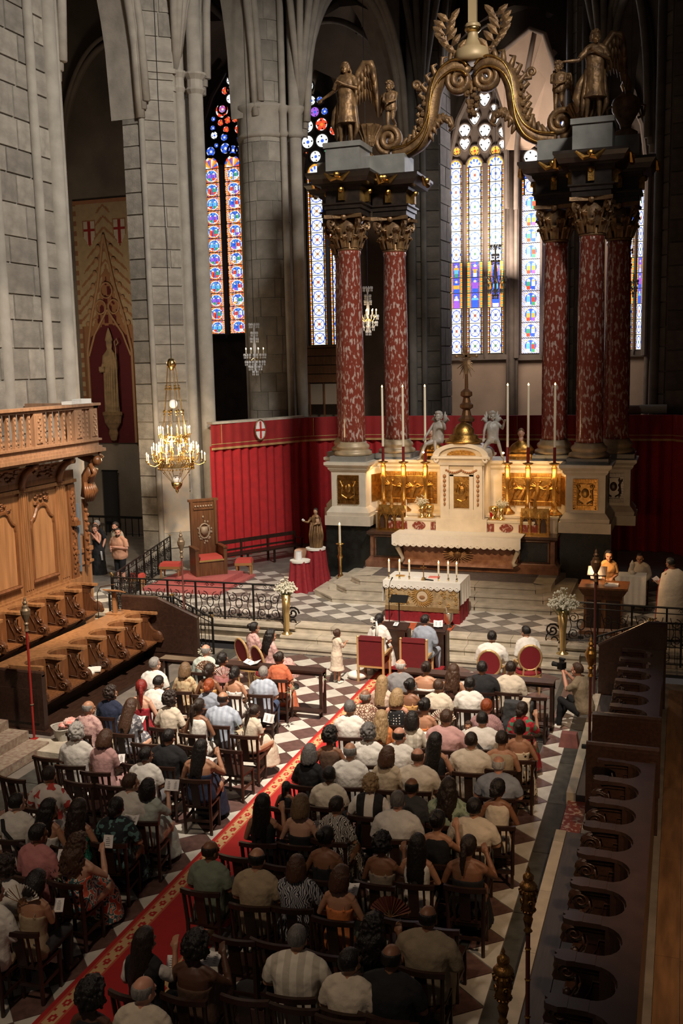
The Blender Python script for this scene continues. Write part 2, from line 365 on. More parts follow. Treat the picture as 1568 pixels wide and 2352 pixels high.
# round pier between the first and second windows
def round_pier(label, cx, cy, r, z0, z1, shafts, capz, m, seed, a_from, a_to):
    t = thing('round_pier', label, 'pillar', (cx, cy, 0)); rn = random.Random(seed)
    MB().lathe([(r-.015, z0), (r-.015, z1)], n=32).obj('core', MORTAR if m == STONE else DSTONE, t, smooth=True)
    ms = {}
    z = z0
    while z < z1:
        h = .66; a = a_from+rn.uniform(-.4, 0)
        while a < a_to:
            da = rn.choice([.7, .9]); key = (da, h)
            if key not in ms:
                b = MB(); b.lathe([(r-.03, .008), (r+.008, .008), (r+.008, h-.008), (r-.03, h-.008)], n=9, a0=.012, a1=da-.012); ms[key] = b.mesh('stone_block', m)
            link('stone_block', ms[key], t, (0, 0, z), a); a += da
        z += h
    for x, y, rr in shafts:
        MB().lathe([(rr, z0), (rr, z1+4)], (x-cx, y-cy, 0), 10).obj('shaft', SHAFT if m == STONE else DSTONE, t, smooth=True)
        MB().lathe([(rr, 0), (rr*1.5, .12), (rr*1.2, .25), (rr*1.2, .8), (rr*1.6, .95), (rr*1.6, 1.05)], (x-cx, y-cy, capz), 10).obj('capital', SHAFT if m == STONE else DSTONE, t, smooth=True)
    MB().lathe([(r, 0), (r+.14, .1), (r+.05, .2), (r+.05, .85), (r+.16, 1.0), (r+.16, 1.1)], (0, 0, capz), 32).obj('capital', SHAFT if m == STONE else DSTONE, t, smooth=True)
    return t
round_pier('round grey stone pier between the colourful left window and the next one', -14.25, 33.8, .82, .5, 22, [(-13.38, 33.45, .12), (-13.08, 33.8, .22), (-15.1, 33.7, .1)], 14.5, STONE, 5, -2.2, -.1)
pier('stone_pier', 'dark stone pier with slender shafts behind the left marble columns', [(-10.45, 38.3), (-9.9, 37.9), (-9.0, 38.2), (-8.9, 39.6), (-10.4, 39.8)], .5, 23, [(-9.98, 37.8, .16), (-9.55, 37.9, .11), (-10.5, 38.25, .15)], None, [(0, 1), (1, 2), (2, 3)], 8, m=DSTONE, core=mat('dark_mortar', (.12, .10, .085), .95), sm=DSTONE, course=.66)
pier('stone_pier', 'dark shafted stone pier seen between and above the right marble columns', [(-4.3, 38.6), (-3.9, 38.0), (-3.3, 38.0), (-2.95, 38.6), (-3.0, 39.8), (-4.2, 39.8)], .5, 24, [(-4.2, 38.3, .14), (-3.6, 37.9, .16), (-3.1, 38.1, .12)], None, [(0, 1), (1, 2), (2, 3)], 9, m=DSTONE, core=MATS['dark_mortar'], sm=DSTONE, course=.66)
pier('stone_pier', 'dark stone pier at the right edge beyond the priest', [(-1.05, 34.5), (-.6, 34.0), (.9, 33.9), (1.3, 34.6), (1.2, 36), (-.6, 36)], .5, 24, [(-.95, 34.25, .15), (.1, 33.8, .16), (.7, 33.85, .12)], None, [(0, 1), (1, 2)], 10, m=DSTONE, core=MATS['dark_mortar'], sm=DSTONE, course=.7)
# ---------------------------------------------------------------- arches
def pointed(p0, p1, zs, rise, n=14):
    a = Vector(p0); b = Vector(p1); out = []
    for i in range(2*n+1):
        t = i/(2*n); s = min(t, 1-t)*2
        k = math.sin(math.acos(max(0, 1-s)) ) if s < 1 else 1
        q = a.lerp(b, t); out.append(Vector((q.x, q.y, zs+rise*k)))
    return out
NARCH = [0]
def arch(label, p0, p1, zs, rise, m, ztop=26, th=.9, rolls=((0, .14), (.22, .11), (.42, .13)), spandrel=True):
    NARCH[0] += 1; t = link('trim_%d' % (NARCH[0]+2), None, None, (0, 0, 0), kind='structure'); t['label'] = label; d = (Vector(p1)-Vector(p0)).normalized(); nr = Vector((d.y, -d.x, 0)).normalized()
    arc = pointed(p0, p1, zs, rise); b = MB()
    for off, r in rolls:
        q = [p+nr*(.12+off*.5)+Vector((0, 0, off*1.1)) for p in arc]; b.tube(q, r, 8)
    b.obj('arch_moulding', m, t, smooth=True)
    s = MB()
    for i in range(len(arc)-1):
        a, c = arc[i], arc[i+1]
        A = [a, c, Vector((c.x, c.y, ztop)), Vector((a.x, a.y, ztop))]; B = [p-nr*th for p in A]
        s.add(A+B, [(0, 1, 2, 3), (7, 6, 5, 4), (0, 4, 5, 1)])
    if spandrel: s.obj('spandrel_wall', m, t)
    return t
arch('pointed arch between the nearest left pier and the chandelier pier', (-15.9, 23.6), (-15.9, 27.9), 14.2, 5.4, SHAFT)
arch('pointed arch opening to the colourful left window', (-14.8, 29.9), (-14.3, 33.0), 15.2, 5.6, SHAFT)
arch('dark pointed arch behind the left gilded angel', (-12.95, 34.1), (-10.4, 37.9), 14.6, 5.4, SHAFT)
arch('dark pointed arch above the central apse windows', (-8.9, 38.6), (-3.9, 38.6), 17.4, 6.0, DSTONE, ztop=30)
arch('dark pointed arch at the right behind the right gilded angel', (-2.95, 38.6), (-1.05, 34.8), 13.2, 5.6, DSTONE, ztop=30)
# ---------------------------------------------------------------- vault, outer walls
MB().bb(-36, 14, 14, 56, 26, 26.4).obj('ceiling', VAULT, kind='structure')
vr = bpy.data.objects['ceiling']
def rib(a, b, rise, r=.13, m=VAULT):
    a = Vector(a); b = Vector(b); pts = []
    for i in range(15):
        t = i/14; q = a.lerp(b, t); q.z = a.z+(b.z-a.z)*math.sin(t*PI/2)**.8; pts.append(q)
    MB().tube(pts, r, 7).obj('rib', m, vr, smooth=True)
for (x, y, z) in ((-15.2, 29.6, 15), (-13.6, 34.4, 15.4), (-9.6, 38.8, 15.6), (-3.0, 38.8, 16), (0, 35, 15)):
    for k in range(5):
        an = math.atan2(y-30, x+5.8)+(k-2)*.42; rib((x, y, z), (x+5.2*math.cos(an), y+5.2*math.sin(an), 20.5), 5, m=DSTONE)
for (x, y, z) in ((-15.0, 28.8, 15.6), (-12.9, 33.9, 15.5), (-9.6, 37.9, 16), (-3.0, 37.9, 16), (.3, 33.9, 16)):
    for k in range(4):
        an = math.atan2(26-y, -5.8-x)+(k-1.5)*.5; rib((x, y, z), (x+4.5*math.cos(an), y+4.5*math.sin(an), 26), 5, .12, SHAFT if x < -12 else DSTONE)
# webs of the ambulatory vault: curved cells rising from the piers
wb = MB()
ring = [(-15.9, 23.4), (-15.2, 29.6), (-13.6, 34.4), (-9.6, 38.8), (-3.0, 38.8), (0, 35)]; outr = [(-24, 24), (-23, 32), (-21, 38), (-12.5, 45), (-.8, 45), (7, 39)]
for i in range(len(ring)-1):
    for u in range(8):
        for v in range(6):
            def q(u_, v_):
                a = Vector(ring[i]).lerp(Vector(ring[i+1]), u_/8); c = Vector(outr[i]).lerp(Vector(outr[i+1]), u_/8); p = a.lerp(c, v_/6)
                return (p.x, p.y, 17.4+3.6*math.sin(PI*u_/8)*(.6+.4*math.sin(PI*v_/6))+2.2*math.sin(PI*v_/6))
            wb.add([q(u, v), q(u+1, v), q(u+1, v+1), q(u, v+1)], [(0, 1, 2, 3)])
wb.obj('vault_web', VAULT, vr, smooth=True)
# left aisle wall (far) with plaster, outer left wall
MB().bb(-26, -16.9, 33.0, 33.3, 0, 24).obj('wall_left_far', WALLP, kind='structure')
MB().bb(-26.3, -26, 14, 33, 0, 24).obj('wall_left_outer', WALLP, kind='structure')
at = arch('blind stone arch framing the painted banner on the aisle wall', (-21.9, 32.9), (-16.9, 32.9), 13.6, 4.6, WALLP, ztop=24, th=.1, rolls=((0, .10), (.2, .08)))
cl = MB()
for k, (x, r) in enumerate(((-22.0, .12), (-22.2, .09), (-22.4, .12), (-22.62, .09))): cl.lathe([(r*1.5, .3), (r*1.5, .6), (r, .75), (r, 14)], (x, 32.8, 0), 10)
cl.obj('wall_shafts', SHAFT, label='cluster of thin stone shafts left of the painted banner', cat='pillar', smooth=True)
MB().bb(-26, -22.0, 32.4, 32.99, 0, 24).obj('wall_left_return', WALLP, kind='structure')
# chapel walls behind the windows
# ---------------------------------------------------------------- apse walls and stained glass
MB().bb(-22.5, -17.0, 40.08, 40.5, 0, 26).obj('wall_north_apse', DSTONE, kind='structure')
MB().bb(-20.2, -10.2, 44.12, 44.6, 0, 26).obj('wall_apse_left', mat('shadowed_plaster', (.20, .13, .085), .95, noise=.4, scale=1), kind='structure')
MB().bb(-10.2, 1.5, 44.12, 44.6, 0, 15.8).obj('wall_apse', PEACH, kind='structure'); MB().bb(-10.2, 1.5, 44.12, 44.6, 15.8, 26).obj('wall_apse_upper', VAULT, kind='structure')  # upper part takes the dark vault colour, shade put into the wall
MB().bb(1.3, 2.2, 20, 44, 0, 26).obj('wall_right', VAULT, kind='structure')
PALR = {'w': (1.0, 1.02, 1.0), 'r': (1.0, .10, .04), 'b': (.06, .16, .85), 'y': (1.0, .55, .08), 'p': (.45, .15, .85), 'g': (.10, .45, .22), 'k': (.01, .01, .01), 'c': (.2, .65, 1.0), 'o': (.95, .32, .04), 'f': (.95, .80, .62)}
def gl(k, br=1.0): return tuple(c*br for c in PALR[k])
def pane_mesh(kind, wd, h, seed):
    rn = random.Random(seed); b = MB(); nx, ny = (26, 27); G_ = {}; hue = lambda i, j, s: G_.setdefault((i, j, s), rn.choice('rbywgcp')); cc = rn.choice('ryrbgo'); fig = [rn.choice('rbywgcp') for _ in range(9)]
    for j in range(ny):
        for i in range(nx):
            u = (i+.5)/nx; v = (j+.5)/ny; uu = (u-.5)*2; vv = (v-.5)*2; c = 'w'; br = rn.uniform(.85, 1.1)
            if kind == 'gris':
                if u < .14 or u > .86: c = ('yrwo'[(j//2) % 4] if (u < .09 or u > .91) else 'k'); br *= .9
                else:
                    d = math.hypot(uu*1.0, vv*.8)
                    if abs(d-.62) < .045: c = 'b'; br *= .9
                    elif abs(abs(uu)-abs(vv)*.8) < .04: c = 'k'; br = 16
                    elif d < .16: c = cc
            elif kind == 'medal':
                d = math.hypot(uu*1.25, vv*1.0)
                if u < .1 or u > .9: c = 'oyrw'[(j+i) % 4]
                elif abs(d-.82) < .07: c = 'w'
                elif d < .78: c = ('w' if math.hypot(abs(uu)-.28, vv-.3) < .13 else fig[(0 if uu < 0 else 4)+(j//9)] if abs(abs(uu)-.28) < .2 and vv < .25 else 'b' if rn.random() < .8 else 'c')
                else: c = hue(i//2, j//2, 1) if rn.random() < .3 else 'oyror'[(i//2*3+j//2) % 5]
                if i % 5 == 0 and rn.random() < .5: c = 'k'
            elif kind == 'story':
                if u < .18 or u > .82 or abs(vv) > .82: c = 'wwyw'[(i+j) % 4] if (i+j) % 3 else 'b'
                else: c = ('w' if math.hypot(abs(uu)-.26, vv-.45) < .12 else fig[(0 if uu < 0 else 4)+(j//8) % 4] if abs(abs(uu)-.26) < .2 and vv < .4 else 'b' if math.hypot(uu, vv*.8) < .62 else 'wwyw'[(i//2+j//2) % 4])
            elif kind == 'band':
                if u < .14 or u > .86: c = 'ygyo'[(j//2) % 4]
                else:
                    w2 = .34+.12*math.sin(seed+v*3); c = ('f' if math.hypot(uu, vv-.5) < .2 else fig[(j//7)] if abs(uu) < w2 and vv < .35 else 'o' if abs(abs(uu)-.62) < .06 else ('b' if rn.random() < .8 else 'p') if abs(uu) < .6 else 'r')
            x0 = -wd/2+wd*i/nx; x1 = x0+wd/nx; z0 = h*j/ny; z1 = z0+h/ny
            b.add([(x0, 0, z0), (x1, 0, z0), (x1, 0, z1), (x0, 0, z1)], [(0, 1, 2, 3)], 0, gl(c, br))
    b.bb(-wd/2, wd/2, .002, .02, 0, h); return b.mesh('pane', VCL)
def bullet(c, r, k, w_):   # one piece of tracery glass with its stone ring
    b = MB(); n = 20; kd = {'h': 'w'}.get(k, k)
    for ring in range(4):
        for i in range(n):
            a0, a1 = 2*PI*i/n, 2*PI*(i+1)/n; r0, r1 = r*ring/4, r*(ring+1)/4
            def q(a, rr):
                s = 1.25 if k == 'h' and math.sin(a) < 0 else 1
                return (rr*math.cos(a)*(1-.35*(s > 1)*abs(math.sin(a))), 0, rr*math.sin(a)*s)
            cc = kd if ring in (1, 3) and k in 'whyp' else (('w' if (i//2) % 2 else kd) if ring == 3 else {'w': 'b', 'h': 'w', 'r': 'o', 'b': 'w', 'y': 'r', 'p': 'b', 'g': 'g'}.get(k, 'w') if ring == 0 else ('k' if ring == 2 and i % 5 == 0 else kd))
            b.add([q(a0, r0), q(a0, r1), q(a1, r1), q(a1, r0)] if ring else [q(a0, 0), q(a0, r1), q(a1, r1)], [(0, 1, 2, 3)] if ring else [(0, 1, 2)], 0, gl(cc, 1.05 if k in 'wh' else .9))
    o = b.obj('tracery_pane', VCL, w_, c)
    return o, [(c[0]+r*1.06*math.cos(2*PI*i/16)*(1-(.35*abs(math.sin(2*PI*i/16)) if k == 'h' and i > 8 else 0)), c[1]-.03, c[2]+r*1.06*math.sin(2*PI*i/16)*(1.25 if k == 'h' and i > 8 else 1)) for i in range(16)]
def window(nm, Y, lancets, z0, z1, npn, kinds, tr, mull, arcs, sill=True, plate=None):
    w_ = link(nm, None, None, (0, 0, 0), kind='structure'); fr = MB()
    for li, (x0, x1) in enumerate(lancets):
        wd = x1-x0; h = (z1-z0)/npn; cache = {}
        for p in range(npn):
            kd = kinds(li, p); key = (kd, p % 3)
            if key not in cache: cache[key] = pane_mesh(kd, wd, h-.03, hash((nm, li, p)) & 1023 if False else li*37+p*5+len(nm)*3+int(Y))
            link('pane', cache[key], w_, ((x0+x1)/2, Y, z0+p*h+.015))
        # head of the lancet
        b = MB(); n = 10
        for i in range(n):
            a0, a1 = PI*i/n, PI*(i+1)/n; cx = (x0+x1)/2
            for r0, r1, c in ((0, .5, 'w'), (.5, .8, 'b' if i % 2 else 'w'), (.8, 1, 'oy'[i % 2])):
                if kinds(li, npn-1) == 'medal': c = 'rboyw'[(i+int(r0*10)) % 5]
                P_ = lambda a, r: (cx+r*wd/2*math.cos(a), Y, z1+r*wd*.62*math.sin(a))
                b.add([P_(a0, r0), P_(a0, r1), P_(a1, r1), P_(a1, r0)] if r0 else [P_(a0, 0), P_(a0, r1), P_(a1, r1)], [(0, 1, 2, 3)] if r0 else [(0, 1, 2)], 0, gl(c))
        b.obj('pane', VCL, w_)
        cx = (x0+x1)/2
        fr.tube([(x0-.03, Y-.05, z0-.1), (x0-.03, Y-.05, z1)]+[(cx-(wd/2+.03)*math.cos(PI*i/8), Y-.05, z1+wd*.66*math.sin(PI*i/8)) for i in range(1, 8)]+[(x1+.03, Y-.05, z1), (x1+.03, Y-.05, z0-.1)], .05, 6)
        for p in range(npn+1): fr.bb(x0, x1, Y-.03, Y-.008, z0+p*h-.012, z0+p*h+.012, 1)
    for i in range(len(lancets)-1):
        a, c = lancets[i][1], lancets[i+1][0]; m_ = MB(); m_.prism([(a+.01, Y+.05), (a+.02, Y-.1), ((a+c)/2, Y-.25), (c-.02, Y-.1), (c-.01, Y+.05)], z0-.2, z1+.1); m_.obj('mullion', mull, w_)
    for x, z, r, k in tr:
        o, rg = bullet((x, Y, z), r*.9, k, w_); fr.tube(rg, .045, 5, closed=True)
    for a in arcs: fr.tube(a, .12, 7)
    fr.obj('tracery', [mull, IRON], w_)
    X0, X1 = lancets[0][0]-.12, lancets[-1][1]+.12; cx = (X0+X1)/2
    if plate:
        top = plate; pl = [(X0, z0-.2), (X1, z0-.2), (X1, z1+.3)]+[(X1+(top[0]-X1)*t, z1+.3+(top[1]-z1-.3)*math.sin(t*PI/2)) for t in (.15, .35, .6, 1)]+[(X0+(top[0]-X0)*t, z1+.3+(top[1]-z1-.3)*math.sin(t*PI/2)) for t in (.6, .35, .15)]+[(X0, z1+.3)]
        MB().prism(pl, Y+.025, Y+.07, 'y').obj('tracery_slab', mull, w_)
    if sill: MB().bb(X0-.1, X1+.1, Y-.18, Y+.07, z0-.28, z0-.06).obj('sill', mull, w_)
    return w_
DM = mat('dark_tracery', (.045, .036, .032), .9)
window('window_1', 40, [(-19.75, -18.96), (-18.73, -17.94)], 8.12, 15.05, 12, lambda l, p: 'medal', [(-19.33, 15.75, .25, 'b'), (-18.3, 15.72, .25, 'b'), (-18.3, 18.52, .22, 'w'), (-18.56, 18.13, .2, 'r'), (-18.31, 18.16, .18, 'r'), (-18.04, 18.12, .2, 'b'), (-18.31, 17.8, .25, 'w'), (-18.74, 17.36, .34, 'r'), (-18.72, 17.42, .2, 'b'), (-18.5, 16.96, .2, 'r'), (-17.96, 17.38, .3, 'r'), (-18.15, 16.98, .2, 'r'), (-19.15, 17.06, .14, 'b'), (-18.82, 16.88, .18, 'r'), (-18.58, 16.58, .18, 'r'), (-17.99, 16.55, .24, 'r'), (-19.19, 16.7, .15, 'b'), (-19.14, 16.4, .2, 'w'), (-18.68, 16.28, .2, 'b'), (-17.95, 16.15, .2, 'b'), (-18.65, 15.83, .27, 'b'), (-17.97, 15.72, .22, 'b'), (-19.06, 15.98, .14, 'b')], DM,
       [[(-19.95, 39.7, 14.5), (-19.88, 39.7, 15.5), (-19.6, 39.7, 16.8), (-19.1, 39.7, 17.9), (-18.3, 39.7, 19.0)], [(-17.6, 39.7, 15), (-17.7, 39.7, 17), (-18.3, 39.7, 19.0)]], plate=(-18.3, 19))
window('window_2', 44, [(-16.49, -15.68), (-15.47, -14.66)], 7.6, 15.2, 12, lambda l, p: 'gris', [(-16.06, 16.0, .3, 'w'), (-16.34, 19.05, .3, 'w'), (-16.62, 18.6, .18, 'r'), (-16.2, 18.42, .25, 'w'), (-15.8, 18.4, .2, 'b'), (-16.05, 17.92, .26, 'p'), (-16.55, 17.9, .25, 'w'), (-15.58, 17.9, .2, 'b'), (-16.42, 17.34, .33, 'w'), (-15.74, 17.36, .33, 'r'), (-15.73, 16.66, .34, 'w'), (-16.42, 16.66, .33, 'w'), (-15.15, 17.05, .26, 'r'), (-16.5, 16.2, .08, 'r'), (-15.6, 16.2, .08, 'g')], DM,
       [[(-16.75, 43.7, 15), (-16.7, 43.7, 17.5), (-16.4, 43.7, 19.2), (-15.6, 43.7, 20.2), (-14.8, 43.7, 19.2), (-14.4, 43.7, 15)]], plate=(-15.6, 20))
window('window_3', 44, [(-9.92, -9.34), (-9.15, -8.45), (-8.24, -7.55)], 7.03, 14.95, 12, lambda l, p: 'band' if 3 <= p <= 5 else 'gris', [(-9.58, 15.66, .2, 'y'), (-8.8, 15.62, .24, 'y'), (-7.9, 15.55, .24, 'y'), (-9.23, 16.5, .3, 'h'), (-9.23, 15.98, .27, 'h'), (-8.36, 16.42, .3, 'h'), (-8.36, 15.88, .3, 'h'), (-7.6, 16.3, .22, 'h'), (-7.6, 15.8, .2, 'h'), (-8.80, 16.98, .27, 'h'), (-8.80, 17.36, .18, 'h'), (-7.95, 16.90, .27, 'h'), (-7.97, 17.32, .16, 'h'), (-8.38, 17.72, .3, 'h'), (-8.36, 18.25, .3, 'h'), (-8.25, 18.68, .14, 'h')], MULL,
       [[(-9.99, 43.7, 13.1), (-9.87, 43.7, 15.21), (-9.47, 43.7, 16.91), (-8.89, 43.7, 18.0), (-8.25, 43.7, 18.98)], [(-7.35, 43.7, 13.1), (-7.38, 43.7, 15.8), (-7.6, 43.7, 17.5), (-8.25, 43.7, 18.98)]], plate=(-8.3, 19))
window('window_4', 44, [(-6.77, -5.98), (-5.78, -5.0), (-4.8, -4.0)], 6.98, 14.3, 11, lambda l, p: 'story' if p != 10 else 'gris', [(-6.4, 15.15, .36, 'h'), (-6.4, 16.68, .4, 'b'), (-6.42, 17.35, .16, 'b'), (-6.05, 17.45, .24, 'b'), (-5.6, 17.41, .2, 'b'), (-6.72, 15.7, .14, 'b'), (-6.12, 15.7, .16, 'b'), (-5.4, 15.2, .34, 'h'), (-5.4, 16.5, .4, 'b')], MULL,
       [[(-6.95, 43.7, 6.8), (-6.95, 43.7, 15.2), (-6.75, 43.7, 17), (-6.1, 43.7, 18.4), (-5.4, 43.7, 19.2)]], plate=(-5.4, 19))
window('window_5', 44, [(-2.62, -2.13), (-2.02, -1.76)], 7.03, 14.6, 12, lambda l, p: 'band' if 3 <= p <= 5 else 'gris', [(-2.68, 15.75, .24, 'w'), (-2.66, 16.4, .27, 'w'), (-2.2, 15.4, .18, 'y'), (-2.9, 17.3, .12, 'b')], MULL,
       [[(-1.66, 43.7, 6.8), (-1.66, 43.7, 14.2), (-1.9, 43.7, 16), (-2.5, 43.7, 17.4), (-3.2, 43.7, 18.6)]], plate=(-2.6, 18))
sh = MB()
for x, y, r in ((-7.32, 43.9, .1), (-7.14, 43.75, .14), (-6.98, 43.9, .09), (-10.05, 43.9, .1), (-1.55, 43.9, .1), (-3.1, 43.9, .12)): sh.lathe([(r, .5), (r, 15.6)], (x, y, 0), 10)
sh.obj('wall_shafts', MULL, label='slender stone shafts between the tall pale windows', cat='pillar', smooth=True)
# lit chapel vault seen through the arch
cv = thing('chapel_vault', 'lit peach coloured vault cells with a pale rib high behind the scroll crown', 'vault')
def poly3(pts): b = MB(); b.add(pts, [tuple(range(len(pts)))]); b.add([(x, y+.05, z+.02) for x, y, z in pts], [tuple(range(len(pts)))[::-1]]); return b
poly3([(-7.81, 42.0, 18.47), (-7.07, 41.5, 18.91), (-6.03, 41.0, 19.32), (-6.42, 42.3, 17.56), (-6.75, 43.0, 16.75), (-6.97, 43.6, 15.42), (-7.42, 43.6, 15.46), (-7.43, 43.4, 16.9), (-7.6, 43.0, 17.86)]).obj('vault_cell', PEACH, cv)
poly3([(-6.03, 41.0, 19.32), (-5.48, 40.6, 19.0), (-5.17, 41.0, 17.92), (-5.14, 41.8, 16.49), (-6.03, 43.4, 15.56), (-6.44, 43.7, 15.39), (-6.97, 43.6, 15.42), (-6.75, 43.0, 16.75), (-6.42, 42.3, 17.56)]).obj('vault_cell', PEACH, cv)
b = MB(); b.tube([(-5.82, 40.8, 19.17), (-6.18, 41.6, 18.19), (-6.62, 42.6, 17.07), (-6.92, 43.4, 15.38), (-6.95, 43.5, 13)], .1, 8); b.obj('rib', MULL, cv, smooth=True)
b = MB(); b.tube([(-7.77, 42.0, 18.3), (-7.07, 41.5, 18.88), (-6.02, 40.9, 19.32), (-5.41, 40.5, 18.94), (-5.03, 40.8, 17.69)], .1, 8); b.obj('rib', MULL, cv, smooth=True)
arealight('chapel_daylight', (-8.2, 41.5, 11), (-6.0, 43.2, 18), 520, (1, .86, .72), 1.5, 3)
arealight('chapel_low_daylight', (-6.5, 41.0, 8.5), (-6.5, 44, 4), 110, (1, .85, .7), 6, 1.5)
# ---------------------------------------------------------------- painted banner on the aisle wall
def banner():
    t = thing('painted_banner', 'tall painted banner with two red-cross shields above a bishop statue on dark red', 'banner', (-20.4, 32.93, 0))
    b = MB(); nx, ny = 60, 200; W, z0, z1 = 2.55, 3.93, 12.88; ch = (.50, .36, .20); og = (.36, .17, .075); dr = (.115, .012, .014)
    for j in range(ny):
        for i in range(nx):
            u = ((i+.5)/nx-.5)*W; z = z0+(z1-z0)*(j+.5)/ny; c = ch; au = abs(u)
            gz = 9.9-au*3.6
            if z < 8.3 and au < .92 and z < 8.3-max(0, au-.3)*.8: c = dr
            elif z < 8.3: c = og if (au < 1.06) else (.26, .12, .06)
            elif abs(z-gz-.5) < .22 and z > 7.5: c = og
            elif z < gz+.4: c = og if math.sin(u*19)*math.sin(z*9) > -.1 else dr
            elif math.sin(z*16+au*14) > .62 and au < .25+(12.5-z)*.30: c = og
            if au > W/2-.11: c = (.34, .15, .07) if (j//4) % 2 else ch
            if z > z1-.12: c = (.45, .2, .1)
            for sx in (-.62, .66):
                du, dz = u-sx, z-11.75
                if abs(du) < .27 and dz < .42 and dz > -.55+abs(du)*1.5:
                    c = (.66, .55, .42)
                    if abs(du) < .05 or abs(dz-.05) < .05: c = (.32, .02, .02)
                    if abs(du) > .24 or dz > .39: c = og
            x0 = -W/2+W*i/nx; x1 = x0+W/nx; a = z0+(z1-z0)*j/ny; e = a+(z1-z0)/ny
            b.add([(x0, 0, a), (x1, 0, a), (x1, 0, e), (x0, 0, e)], [(0, 1, 2, 3)], 0, c)
    b.bb(-W/2, W/2, .003, .04, z0, z1); b.obj('cloth', VC, t)
    g = MB()
    for s in (-1, 1):
        g.tube([(s*.95, -.04, 3.95), (s*.95, -.04, 7.4), (s*.7, -.05, 8.6), (s*.35, -.05, 9.8), (0, -.06, 11.6)], .055, 6)
        g.tube([(s*.9, -.04, 7.2), (s*.6, -.05, 8.0), (0, -.05, 8.9)], .04, 6)
        for k in range(7): g.ball((s*(.86-.1*k), -.05, 8.4+.46*k), (.09, .04, .1), 6, 4)
        g.tube([(s*.28+.22*math.cos(a/8*PI), -.05, 9.0+.25*math.sin(a/8*PI)) for a in range(17)], .03, 5)
    g.tube([(.25*math.cos(a/8*PI), -.05, 9.6+.28*math.sin(a/8*PI)) for a in range(17)], .03, 5)
    g.obj('painted_tracery', mat('ochre_paint', (.42, .24, .12), .9), t)
    s = MB(); s.lathe([(.0, 4.0), (.12, 4.05), (.2, 4.3), (.17, 4.45), (.34, 4.7), (.38, 4.95), (.42, 5.0), (.42, 5.1), (.34, 5.12)], (.05, -.16, 0), 14, sy=.4); s.obj('bracket', mat('bracket_stone', (.30, .185, .09), .9, noise=.4, scale=8), t)
    f = MB(); f.lathe([(.32, 5.12), (.3, 5.6), (.27, 6.4), (.34, 6.9), (.30, 7.2), (.14, 7.38), (.10, 7.45), (.13, 7.6), (.12, 7.72), (.16, 7.78), (.10, 8.0), (.02, 8.22)], (.05, -.14, 0), 16, sy=.45)
    for k in range(7): a = -2.6+k*.35; f.tube([(.05+.3*math.cos(a), -.14+.13*math.sin(a), 5.15), (.05+.29*math.cos(a+.1), -.15+.13*math.sin(a), 6.2), (.05+.3*math.cos(a+.2), -.14+.13*math.sin(a), 7.0)], .03, 5)
    f.tube([(-.2, -.2, 6.9), (-.28, -.26, 6.6), (-.1, -.3, 6.65)], .06, 6); f.tube([(.34, -.2, 7.0), (.38, -.26, 6.7), (.3, -.3, 7.3)], .06, 6)
    f.tube([(.4, -.28, 5.3), (.4, -.28, 7.5), (.36, -.28, 7.7), (.46, -.28, 7.82), (.52, -.28, 7.66), (.44, -.28, 7.58)], .025, 5); f.box((-.2, -.32, 6.72), (.22, .06, .16))
    f.obj('bishop_figure', mat('ochre_figure', (.40, .27, .14), .9, noise=.45, scale=5), t)
banner()
bk = thing('black_panel', 'tall narrow black panel hanging on the plaster wall behind the visitors', 'panel', (-20.66, 32.85, 0))
MB().bb(-.31, .31, -.03, .03, .25, 2.85).obj('cloth', BLACK, bk); MB().bb(-.34, .34, -.04, .04, 2.85, 2.9).obj('rail', IRON, bk)
bar = MB()
for x in np.arange(-22.5, -16.9, .28): bar.lathe([(.02, .3), (.02, 1.2)], (x, 32.2, 0), 6)
bar.bb(-22.6, -16.9, 32.16, 32.24, 1.16, 1.24); bar.obj('aisle_barrier', IRON, label='dark low barrier along the aisle wall behind the visitors', cat='railing')
MB().bb(-17.6, -15.9, 24.6, 25.2, .3, .315).obj('aisle_rug', REDCAR, label='narrow strip of red carpet on the aisle floor near the visitors', cat='carpet')
# ---------------------------------------------------------------- bodies, clothes and hair
def remesh(b, voxel, name, mats, smooth_it=4, deci=None, disp=None, seed=0):
    me = b.mesh(name+'_raw', mats[:1]); o = bpy.data.objects.new('tmp', me); COL.objects.link(o)
    m = o.modifiers.new('r', 'REMESH'); m.mode = 'VOXEL'; m.voxel_size = voxel; m.use_smooth_shade = True
    if smooth_it: s = o.modifiers.new('s', 'SMOOTH'); s.factor = .5; s.iterations = smooth_it
    if disp:
        tx = bpy.data.textures.new('folds', 'CLOUDS'); tx.noise_scale = disp[1]; tx.noise_depth = 2
        d = o.modifiers.new('d', 'DISPLACE'); d.texture = tx; d.strength = disp[0]; d.mid_level = .45; d.texture_coords = 'LOCAL'
    if deci: q = o.modifiers.new('q', 'DECIMATE'); q.ratio = deci
    dg = bpy.context.evaluated_depsgraph_get(); dg.update()
    out = bpy.data.meshes.new_from_object(o.evaluated_get(dg)); out.name = name
    bpy.data.objects.remove(o); bpy.data.meshes.remove(me)
    out.materials.clear()
    for x in mats: out.materials.append(x)
    out.polygons.foreach_set('use_smooth', [True]*len(out.polygons)); return out
SKIN = {}
def skin(k):
    c = {'fair': (.62, .36, .25), 'tan': (.46, .235, .14), 'brown': (.24, .11, .06), 'dark': (.10, .045, .026), 'rosy': (.64, .32, .22)}[k]
    return mat('skin_'+k, c, .5, noise=.12, scale=9)
EYE = mat('eye', (.03, .02, .015), .3); LIP = mat('lip', (.42, .12, .09), .5)
def rotm(yaw=0, pitch=0, roll=0): return Matrix.Rotation(math.radians(-yaw), 3, 'Z') @ Matrix.Rotation(math.radians(-pitch), 3, 'X') @ Matrix.Rotation(math.radians(roll), 3, 'Y')
